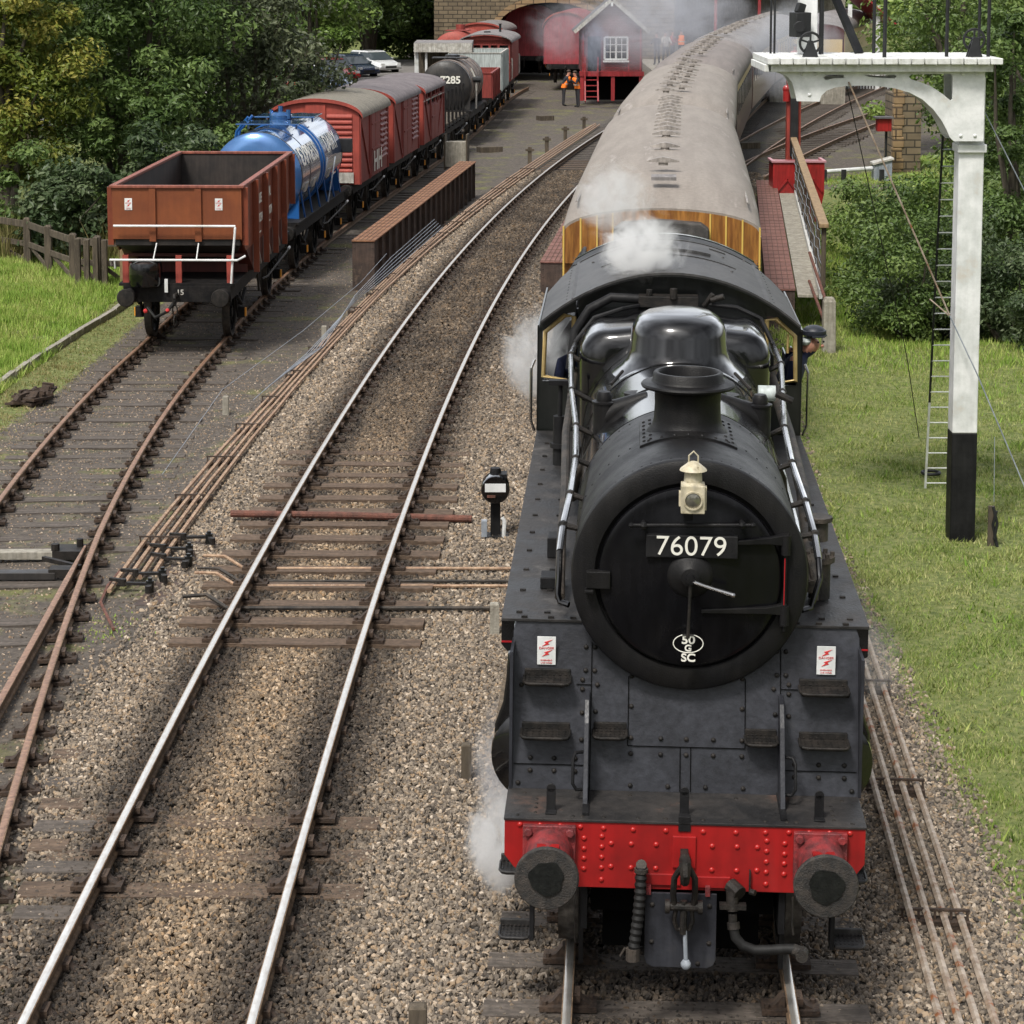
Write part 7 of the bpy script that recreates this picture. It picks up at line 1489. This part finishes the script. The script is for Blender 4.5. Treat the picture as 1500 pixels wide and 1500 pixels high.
MB().ball((.36, -.235, .665), .011, 6).ball((.415, -.19, .665), .011, 6).build('eyes', 'vest_dark', dv)
for bs_, dx_ in (((.15, -.25, .53), 1), ((.15, .15, .53), 1)):
    V, E2, R2 = hand(bs_, dx_, 1); h_ = person('x', (0, 0, 0), 0, V, R2, E2, (['skin'], lambda c: 0)); h_.parent = dv; h_.name = 'fingers'
    for k in ('label', 'category'): del h_[k]
J = [(0, 0, 0), (0, -.02, .25), (0, -.04, .5), (0, -.05, .6), (0, -.07, .70), (0, -.07, .80), (-.1, 0, -.4), (.1, 0, -.4), (-.1, 0, -.8), (.1, 0, -.8), (-.2, -.05, .47), (-.26, -.1, .22), (-.2, -.25, .12), (-.19, -.3, .12), (.2, -.05, .47), (.26, -.1, .22), (.2, -.25, .12), (.19, -.3, .12)]
E_ = [(0, 1), (1, 2), (2, 3), (3, 4), (4, 5), (0, 6), (0, 7), (6, 8), (7, 9), (2, 10), (10, 11), (11, 12), (12, 13), (2, 14), (14, 15), (15, 16), (16, 17)]
Rr = [(.15, .12), (.15, .12), (.17, .12), .06, (.08, .095), (.07, .085), .09, .09, .06, .06, .07, .05, .04, .04, .07, .05, .04, .04]
fm = crew('person in dark overalls standing inside the left cab window', -.80, 8.25, 2.42, R(10), J, Rr, E_, lambda c: 0 if c.z > .62 else 1, ['skin', 'navy'])
MB().ball((0, -.06, .81), .105, 12, (1, 1.1, .6)).build('cap', 'cap', fm)
# ================================================================== TREES AND BUSHES
def leaf_mat(name, c1, c2, c3):
    m = bpy.data.materials.new(name); m.use_nodes = True; MATS[name] = m; T = m.node_tree; l = T.links; b = T.nodes['Principled BSDF']; b.inputs['Roughness'].default_value = .45; b.inputs['Specular IOR Level'].default_value = .35
    a = nn(T, 'ShaderNodeAttribute', attribute_name='rnd'); r_ = nn(T, 'ShaderNodeValToRGB'); e = r_.color_ramp.elements
    e[0].position, e[0].color = .1, (*c1, 1); e[1].position, e[1].color = .95, (*c3, 1); q = e.new(.55); q.color = (*c2, 1)
    l.new(a.outputs['Fac'], r_.inputs[0]); l.new(r_.outputs[0], b.inputs['Base Color'])
    tr = nn(T, 'ShaderNodeBsdfTranslucent'); l.new(r_.outputs[0], tr.inputs['Color']); mx = nn(T, 'ShaderNodeMixShader'); mx.inputs[0].default_value = .22
    out = T.nodes['Material Output']; l.new(b.outputs[0], mx.inputs[1]); l.new(tr.outputs[0], mx.inputs[2]); l.new(mx.outputs[0], out.inputs['Surface'])
leaf_mat('leaf_dark', (.042, .078, .02), (.095, .155, .038), (.175, .245, .07))
leaf_mat('leaf_mid', (.05, .09, .02), (.105, .165, .038), (.19, .26, .073))
leaf_mat('leaf_light', (.08, .14, .025), (.16, .25, .05), (.27, .35, .09))
leaf_mat('leaf_grey', (.045, .06, .03), (.08, .10, .05), (.15, .17, .09))
leaf_mat('leaf_autumn', (.09, .14, .022), (.18, .215, .035), (.36, .31, .065))
leaf_mat('leaf_bush', (.03, .055, .02), (.06, .095, .035), (.14, .18, .09))
def crown(name, parent, c, rad, nclump, nleaf, size, m, clump_r=.9, seed=0, flat=1.0, shell=.55, c2=None):
    g_ = np.random.default_rng(seed)
    d = g_.normal(size=(nclump, 3)); d /= np.linalg.norm(d, axis=1)[:, None]; rr_ = shell + (1 - shell) * g_.random(nclump) ** .6
    cc = d * rr_[:, None] * np.array(rad); cc += g_.normal(size=cc.shape) * .12 * np.array(rad)
    cr = clump_r * g_.uniform(.55, 1.35, nclump); k = g_.integers(0, nclump, nleaf); d = g_.normal(size=(nleaf, 3)); d /= np.linalg.norm(d, axis=1)[:, None]
    P = cc[k] + d * (cr[k] * (g_.random(nleaf) ** .45))[:, None] * np.array([1, 1, .62 * flat]) + np.array(c)
    nrm = d * .8 + g_.normal(size=(nleaf, 3)) * .55 + np.array([0, 0, .55]); nrm /= np.linalg.norm(nrm, axis=1)[:, None]
    t = np.cross(nrm, g_.normal(size=(nleaf, 3))); t /= np.linalg.norm(t, axis=1)[:, None] + 1e-9; b = np.cross(nrm, t); s = size * g_.uniform(.45, 1.6, nleaf)[:, None]
    V = np.stack([P - t * s, P - b * s * .5 + nrm * s * .15, P + t * s, P + b * s * .5 + nrm * s * .15], 1).reshape(-1, 3); F = np.arange(4 * nleaf).reshape(-1, 4)
    cv = g_.random(nclump) * .55; rn = np.repeat(np.clip(cv[k] + g_.random(nleaf) * .5, 0, 1), 4)
    o = npmesh(name, V, F, m, {'rnd': rn})
    if parent is not None: o.parent = parent
    return o, cc + np.array(c)
def limb_mesh(base, tips, r0, seed):
    g_ = random.Random(seed); m = MB(); top = Vector(base)
    for t_ in tips:
        t_ = Vector(t_); mid = Vector((base[0] + (t_.x - base[0]) * .35 + g_.uniform(-.3, .3), base[1] + (t_.y - base[1]) * .35, base[2] + (t_.z - base[2]) * .55))
        m.tube([Vector(base), Vector(base).lerp(mid, .5) + Vector((g_.uniform(-.1, .1), 0, 0)), mid, mid.lerp(t_, .5) + Vector((g_.uniform(-.2, .2), g_.uniform(-.2, .2), .1)), t_], [r0, r0 * .8, r0 * .5, r0 * .3, r0 * .1], 7)
    return m
def tree(name, x, y, h, rad, nclump, nleaf, size, m, label, seed, group=None, cz=None, clump_r=.9, cat='tree', z0=None, tips=9, bark='bark', shell=.55):
    z0 = float(gz(x, y)) if z0 is None else z0; r = thing(name, (x, y, z0), 0, label, cat, group); cz = h - rad[2] * .9 if cz is None else cz
    o, cc = crown('crown', r, (0, 0, cz), rad, nclump, nleaf, size, m, clump_r, seed, shell=shell)
    g_ = random.Random(seed); idx = [g_.randrange(len(cc)) for _ in range(tips)]
    limb_mesh((0, 0, -.2), [tuple(cc[i] * .97) for i in idx], .05 + .012 * h, seed).build('trunk', bark, r, 60)
    return r
# left hand wood, front row to back row: u = picture column of the crown, used only to look up where each tree stands
LT = [(-13.2, 60.5, 8.5, (2.2, 2.0, 3.9), 70, 15000, .085, 'leaf_autumn', 'autumn tree with yellowing leaves at the left edge', 1),
      (-16.5, 63, 11, (3.2, 2.5, 5.2), 80, 14000, .10, 'leaf_autumn', 'taller yellow brown tree behind the autumn tree at the left edge', 2),
      (-10.2, 63, 9.5, (3.0, 2.3, 4.8), 110, 21000, .095, 'leaf_dark', 'dense dark green tree directly behind the gap in the timber fence', 3),
      (-7.6, 66, 8.5, (2.8, 2.2, 4.3), 75, 11000, .095, 'leaf_grey', 'thin grey green tree with bare branches above the hopper wagon', 4),
      (-10.5, 72, 12, (4.2, 3, 6.3), 110, 20000, .11, 'leaf_dark', 'broad dark tree filling the top left of the wood', 5),
      (-15.5, 74, 13, (4.5, 3, 6.8), 100, 17000, .12, 'leaf_dark', 'dark tree at the back behind the autumn tree', 6),
      (-10.2, 78, 11, (3.6, 2.6, 5.6), 90, 17000, .11, 'leaf_mid', 'mid green tree behind the thin grey tree', 7),
      (-10.6, 90, 11, (3.3, 2.6, 4.2), 90, 17000, .12, 'leaf_light', 'fresh light green tree overhanging the parked cars', 8),
      (-8.6, 101, 9.7, (3.1, 2.4, 3.3), 60, 11000, .12, 'leaf_light', 'light green tree top right of the parked cars', 9),
      (-13.5, 128, 16, (5.5, 3, 7.4), 100, 15000, .16, 'leaf_mid', 'large green tree behind the light green ones', 10),
      (-9.5, 156, 16, (5.0, 3, 7.5), 90, 13000, .18, 'leaf_dark', 'dark tree beyond the car park, left of the goods shed', 11),
      (-14, 150, 18, (8, 3, 9), 110, 14000, .22, 'leaf_dark', 'far dark tree behind the car park', 12),
      (-20, 92, 16, (6, 3, 8.5), 90, 11000, .18, 'leaf_dark', 'tall dark tree at the back left of the wood', 13)]
for (x, y, h, rad, nc, nl, sz_, m_, lb, sd_) in LT:
    nl, sz_ = int(nl * 1.7), sz_ * .78
    tree('autumn_tree' if 'autumn' in m_ else 'broadleaf_tree', x, y, h, rad, nc, nl, sz_, m_, lb, sd_, 'trees of the wood on the left', clump_r=.32 * rad[0], shell=.15)
# undergrowth along the fence and the foot of the wood
for i, (x, y, rad, m_, lb) in enumerate(((-12.6, 57.5, (2.0, 1.0, 1.3), 'leaf_dark', 'dark bush behind the left end of the timber fence'), (-10.4, 56.0, (1.6, 1.0, 1.5), 'leaf_bush', 'leafy bush behind the middle of the timber fence'), (-8.2, 57.0, (1.7, 1.1, 1.9), 'leaf_bush', 'tall leafy bush between the fence and the hopper wagon'), (-9.0, 60.5, (2.2, 1.1, 2.4), 'leaf_dark', 'dark bush behind the hopper wagon'),
                                        (-8.0, 71, (1.7, 1.3, 2.4), 'leaf_mid', 'bush behind the blue tank'), (-7.0, 84, (1.9, 1.5, 1.35), 'leaf_dark', 'dark bush behind the van roofs, near the red cars'), (-9.3, 97, (2.2, 1.4, 1.3), 'leaf_dark', 'bush below the light green tree'), (-15.5, 60, (2.2, 1.0, 1.6), 'leaf_dark', 'bush at the far left end of the fence'))):
    z0 = float(gz(x, y)); r = thing('bush', (x, y, z0), 0, lb, 'bush', 'bushes at the foot of the left wood'); o, cc = crown('crown', r, (0, 0, rad[2] * .85), rad, 34, 8500, .075, m_, .55, 40 + i, shell=.3)
    limb_mesh((0, 0, -.1), [tuple(cc[k]) for k in range(0, 30, 5)], .05, i).build('stem', 'bark', r, 60)
tag(blades('undergrowth', -15.5, -6.8, 55.2, 59.5, 26000, lambda x, y: np.ones_like(x), .3, .9, .02, 'dry_blades', .7), 'tall dry weeds along the fence line', 'undergrowth', kind='stuff')
for i, (x, y) in enumerate(((-8.5, 163), (-14.5, 161), (-4.5, 166))):
    r = thing('bush', (x, y, -.4), 0, ['dark thicket behind the white hatchback', 'dark thicket behind the left end of the car park', 'dark thicket against the left corner of the goods shed'][i], 'bush', 'thickets behind the car park'); o, cc = crown('crown', r, (0, 0, 3.2), (4.2, 2, 3.8), 60, 12000, .17, 'leaf_mid', 1.3, 60 + i, shell=.2)
# right hand side
RT = [(13.4, 44.6, 3.0, (1.5, .9, 1.7), 34, 11000, .052, 'leaf_mid', 'tall leafy bush at the far right edge', 44, 'bush'),
      (7.6, 43.6, 2.2, (1.2, .8, 1.25), 30, 10000, .048, 'leaf_mid', 'bramble bush just right of the concrete post', 41, 'bush'),
      (9.4, 43.0, 2.0, (1.3, .8, 1.25), 30, 10000, .048, 'leaf_bush', 'grey green bush behind the foot of the ladder', 42, 'bush'),
      (11.2, 42.6, 2.0, (1.4, .8, 1.3), 30, 9000, .048, 'leaf_mid', 'leafy bush at the right edge beside the lawn', 43, 'bush'),
      (8.3, 44.6, 2.4, (1.35, .9, 1.0), 34, 11000, .050, 'leaf_bush', 'pale leaved bramble bush beside the concrete post', 21, 'bush'),
      (10.4, 45.5, 2.9, (1.6, 1.0, 1.25), 36, 12000, .052, 'leaf_mid', 'green bramble bush in the middle of the bank', 22, 'bush'),
      (9.8, 41.2, 1.5, (.9, .7, .7), 20, 5000, .045, 'leaf_bush', 'low bush right of the signal post foot', 28, 'bush'),
      (8.6, 50.5, 3.4, (1.7, 1.1, 1.6), 40, 13000, .058, 'leaf_dark', 'darker bush just below the footway fence', 23, 'bush'),
      (11.3, 51, 4.2, (2.0, 1.2, 2.0), 44, 15000, .062, 'leaf_mid', 'taller bush behind the signal ladder', 24, 'bush'),
      (9.6, 57, 3.0, (1.7, 1.2, 1.4), 36, 10000, .062, 'leaf_light', 'light green bush at the far end of the footway', 25, 'bush'),
      (12.6, 58, 4.2, (1.9, 1.2, 1.9), 40, 11000, .066, 'leaf_mid', 'bush in front of the stone pier', 26, 'bush')]
for (x, y, h, rad, nc, nl, sz_, m_, lb, sd_, kd) in RT:
    z0 = float(gz(x, y)); r = thing('bramble_bush', (x, y, z0), 0, lb, 'bush', 'bushes on the bank right of the tracks'); o, cc = crown('crown', r, (0, 0, rad[2] * .9), rad, nc, int(nl * 1.3), sz_ * .85, m_, .36 * rad[0], sd_, shell=.35)
    limb_mesh((0, 0, -.1), [tuple(cc[k]) for k in range(0, nc, 6)], .04, sd_).build('stem', 'bark', r, 60)
RT2 = [(10.7, 47.3, 8.5, (1.5, 1.6, 3.6), 60, 17000, .066, 'leaf_dark', 'dark evergreen tree at the right edge behind the signal post', 31),
       (12.9, 51, 10, (2.4, 1.8, 4.6), 80, 19000, .078, 'leaf_mid', 'mid green tree behind the right edge tree', 32),
       (14.3, 66, 10.5, (3.0, 2.2, 5.0), 80, 17000, .10, 'leaf_mid', 'green tree above the stone pier', 33),
       (18.5, 72, 12, (4.0, 2.5, 6.0), 80, 15000, .12, 'leaf_dark', 'dark tree at the top right', 34),
       (16.0, 84, 11.5, (3.0, 2.4, 5.6), 80, 14000, .12, 'leaf_light', 'light green tree showing over the signal deck', 35),
       (21.5, 100, 14, (4.5, 2.5, 7.2), 90, 14000, .15, 'leaf_mid', 'far green tree right of the platform canopy', 36),
       (30, 110, 16, (7, 3, 8.5), 90, 12000, .20, 'leaf_dark', 'far tree at the top right corner', 37)]
for (x, y, h, rad, nc, nl, sz_, m_, lb, sd_) in RT2: tree('broadleaf_tree', x, y, h, rad, nc, int(nl * 1.7), sz_ * .75, m_, lb, sd_, 'trees on the right of the line', clump_r=.30 * rad[0], shell=.4, cz=h - rad[2])
for i, (x, y, h, rad) in enumerate(((-12, -22, 11, (4, 3, 5)), (-3.5, -30, 12, (4.5, 3, 5.5)), (6, -27, 11, (4.5, 3, 5)), (15, -20, 12, (4.5, 3, 5.5)))): tree('broadleaf_tree', x, y, h, rad, 50, 6000, .26, 'leaf_dark', ['unseen dark tree behind the footbridge, far left', 'unseen dark tree behind the footbridge, left of the line', 'unseen dark tree behind the footbridge, right of the line', 'unseen dark tree behind the footbridge, far right'][i], 80 + i, 'trees behind the viewpoint', clump_r=1.4)  # added behind the camera, out of view, to darken dome and boiler reflections
# far wood that closes the view behind everything
fw, _ = crown('woodland', None, (0, 205, 7), (75, 10, 14), 420, 70000, .42, 'leaf_dark', 5.0, 77, shell=.1); tag(fw, 'dark far woodland closing the view behind the station', 'woodland', kind='stuff')
# ================================================================== STEAM AND SMOKE
def vol_mat(name, dens, sc, col=(.95, .96, 1), lo=.45, hi=.7):
    m = bpy.data.materials.new(name); m.use_nodes = True; T = m.node_tree; l = T.links; T.nodes.remove(T.nodes['Principled BSDF']); out = T.nodes['Material Output']; MATS[name] = m
    pv = nn(T, 'ShaderNodeVolumePrincipled'); pv.inputs['Color'].default_value = (*col, 1); pv.inputs['Anisotropy'].default_value = .2
    tc = nn(T, 'ShaderNodeTexCoord'); no = nn(T, 'ShaderNodeTexNoise'); no.inputs['Scale'].default_value = sc; no.inputs['Detail'].default_value = 8; no.inputs['Roughness'].default_value = .68; no.inputs['Distortion'].default_value = 1.3; l.new(tc.outputs['Object'], no.inputs['Vector'])
    # fades to nothing at the rim of the unit sphere the object is scaled from
    ln = nn(T, 'ShaderNodeVectorMath', operation='LENGTH'); l.new(tc.outputs['Object'], ln.inputs[0])
    f1 = nn(T, 'ShaderNodeMapRange', interpolation_type='SMOOTHSTEP'); f1.inputs['From Min'].default_value = 1.0; f1.inputs['From Max'].default_value = .35; l.new(ln.outputs['Value'], f1.inputs['Value'])
    ad = nn(T, 'ShaderNodeMath', operation='MULTIPLY_ADD'); l.new(f1.outputs[0], ad.inputs[0]); ad.inputs[1].default_value = .30; l.new(no.outputs['Fac'], ad.inputs[2])
    f2 = nn(T, 'ShaderNodeMapRange', interpolation_type='SMOOTHSTEP'); f2.inputs['From Min'].default_value = lo + .22; f2.inputs['From Max'].default_value = hi + .18; f2.inputs['To Max'].default_value = dens; l.new(ad.outputs[0], f2.inputs['Value'])
    mu = nn(T, 'ShaderNodeMath', operation='MULTIPLY'); l.new(f1.outputs[0], mu.inputs[0]); l.new(f2.outputs[0], mu.inputs[1]); l.new(mu.outputs[0], pv.inputs['Density']); l.new(pv.outputs[0], out.inputs['Volume'])
def puff(name, c, sc_, m, label, rz=0, ry=0):
    o = MB().ball((0, 0, 0), 1.0, 20).build(name, m, None, 60); o.location = c; o.scale = sc_; o.rotation_euler = (0, ry, rz); tag(o, label, 'steam' if name == 'steam' else 'smoke', kind='stuff'); return o
vol_mat('steam_dense', 8, 2.0, (1, 1, 1), .46, .74); vol_mat('steam_wisp', 2.2, 2.2, (1, 1, 1)); vol_mat('steam_thin', 1.1, 2.0); vol_mat('steam_faint', .35, 2.0); vol_mat('smoke_haze', .17, 2.6, (.80, .82, .88), .40, .68)
vol_mat('smoke_blue', .55, 3.2, (.62, .68, .80), .42, .66)
puff('steam', (-.06, 15.7, .62), (.44, .75, .62), 'steam_dense', 'dense white steam blowing from the cylinder left of the buffer beam')
puff('steam', (-.05, 16.5, .9), (.42, 1.1, .75), 'steam_thin', 'thin steam rising beside the left cylinder')
puff('steam', (.25, 23.6, 2.7), (.6, 1.2, .8), 'steam_wisp', 'steam drifting left of the engine cab')
puff('steam', (1.22, 21.7, 4.05), (.62, .8, .6), 'steam_dense', 'white steam puff lifting off the cab roof')
puff('steam', (1.0, 22.9, 4.4), (.6, .9, .6), 'steam_wisp', 'smaller steam wisp above the cab roof')
puff('steam', (3.2, 21.0, .5), (.6, 3.0, .5), 'steam_faint', 'faint steam low on the grass right of the engine')
puff('smoke', (7.2, 114, 3.6), (6.5, 10, 3.8), 'smoke_haze', 'pale smoke drifting across the signal hut and platform')
puff('smoke', (10.5, 88, 3.2), (2.9, 9, 2.8), 'smoke_haze', 'smoke hanging along the right side of the far coaches')
puff('smoke', (4.0, 112, 2.5), (1.2, 1.6, 2.2), 'smoke_blue', 'bluish smoke in front of the hut door')
puff('smoke', (2.8, 119, 3.0), (3.2, 4, 2.6), 'smoke_haze', 'thin smoke in front of the maroon vans')
puff('smoke', (9.0, 74, 4.6), (1.5, 3.5, 1.5), 'smoke_haze', 'smoke puff above the far coaches')
puff('smoke', (14.6, 84, 6.6), (1.1, 2, .9), 'smoke_blue', 'small grey smoke puff at the top above the signal deck')
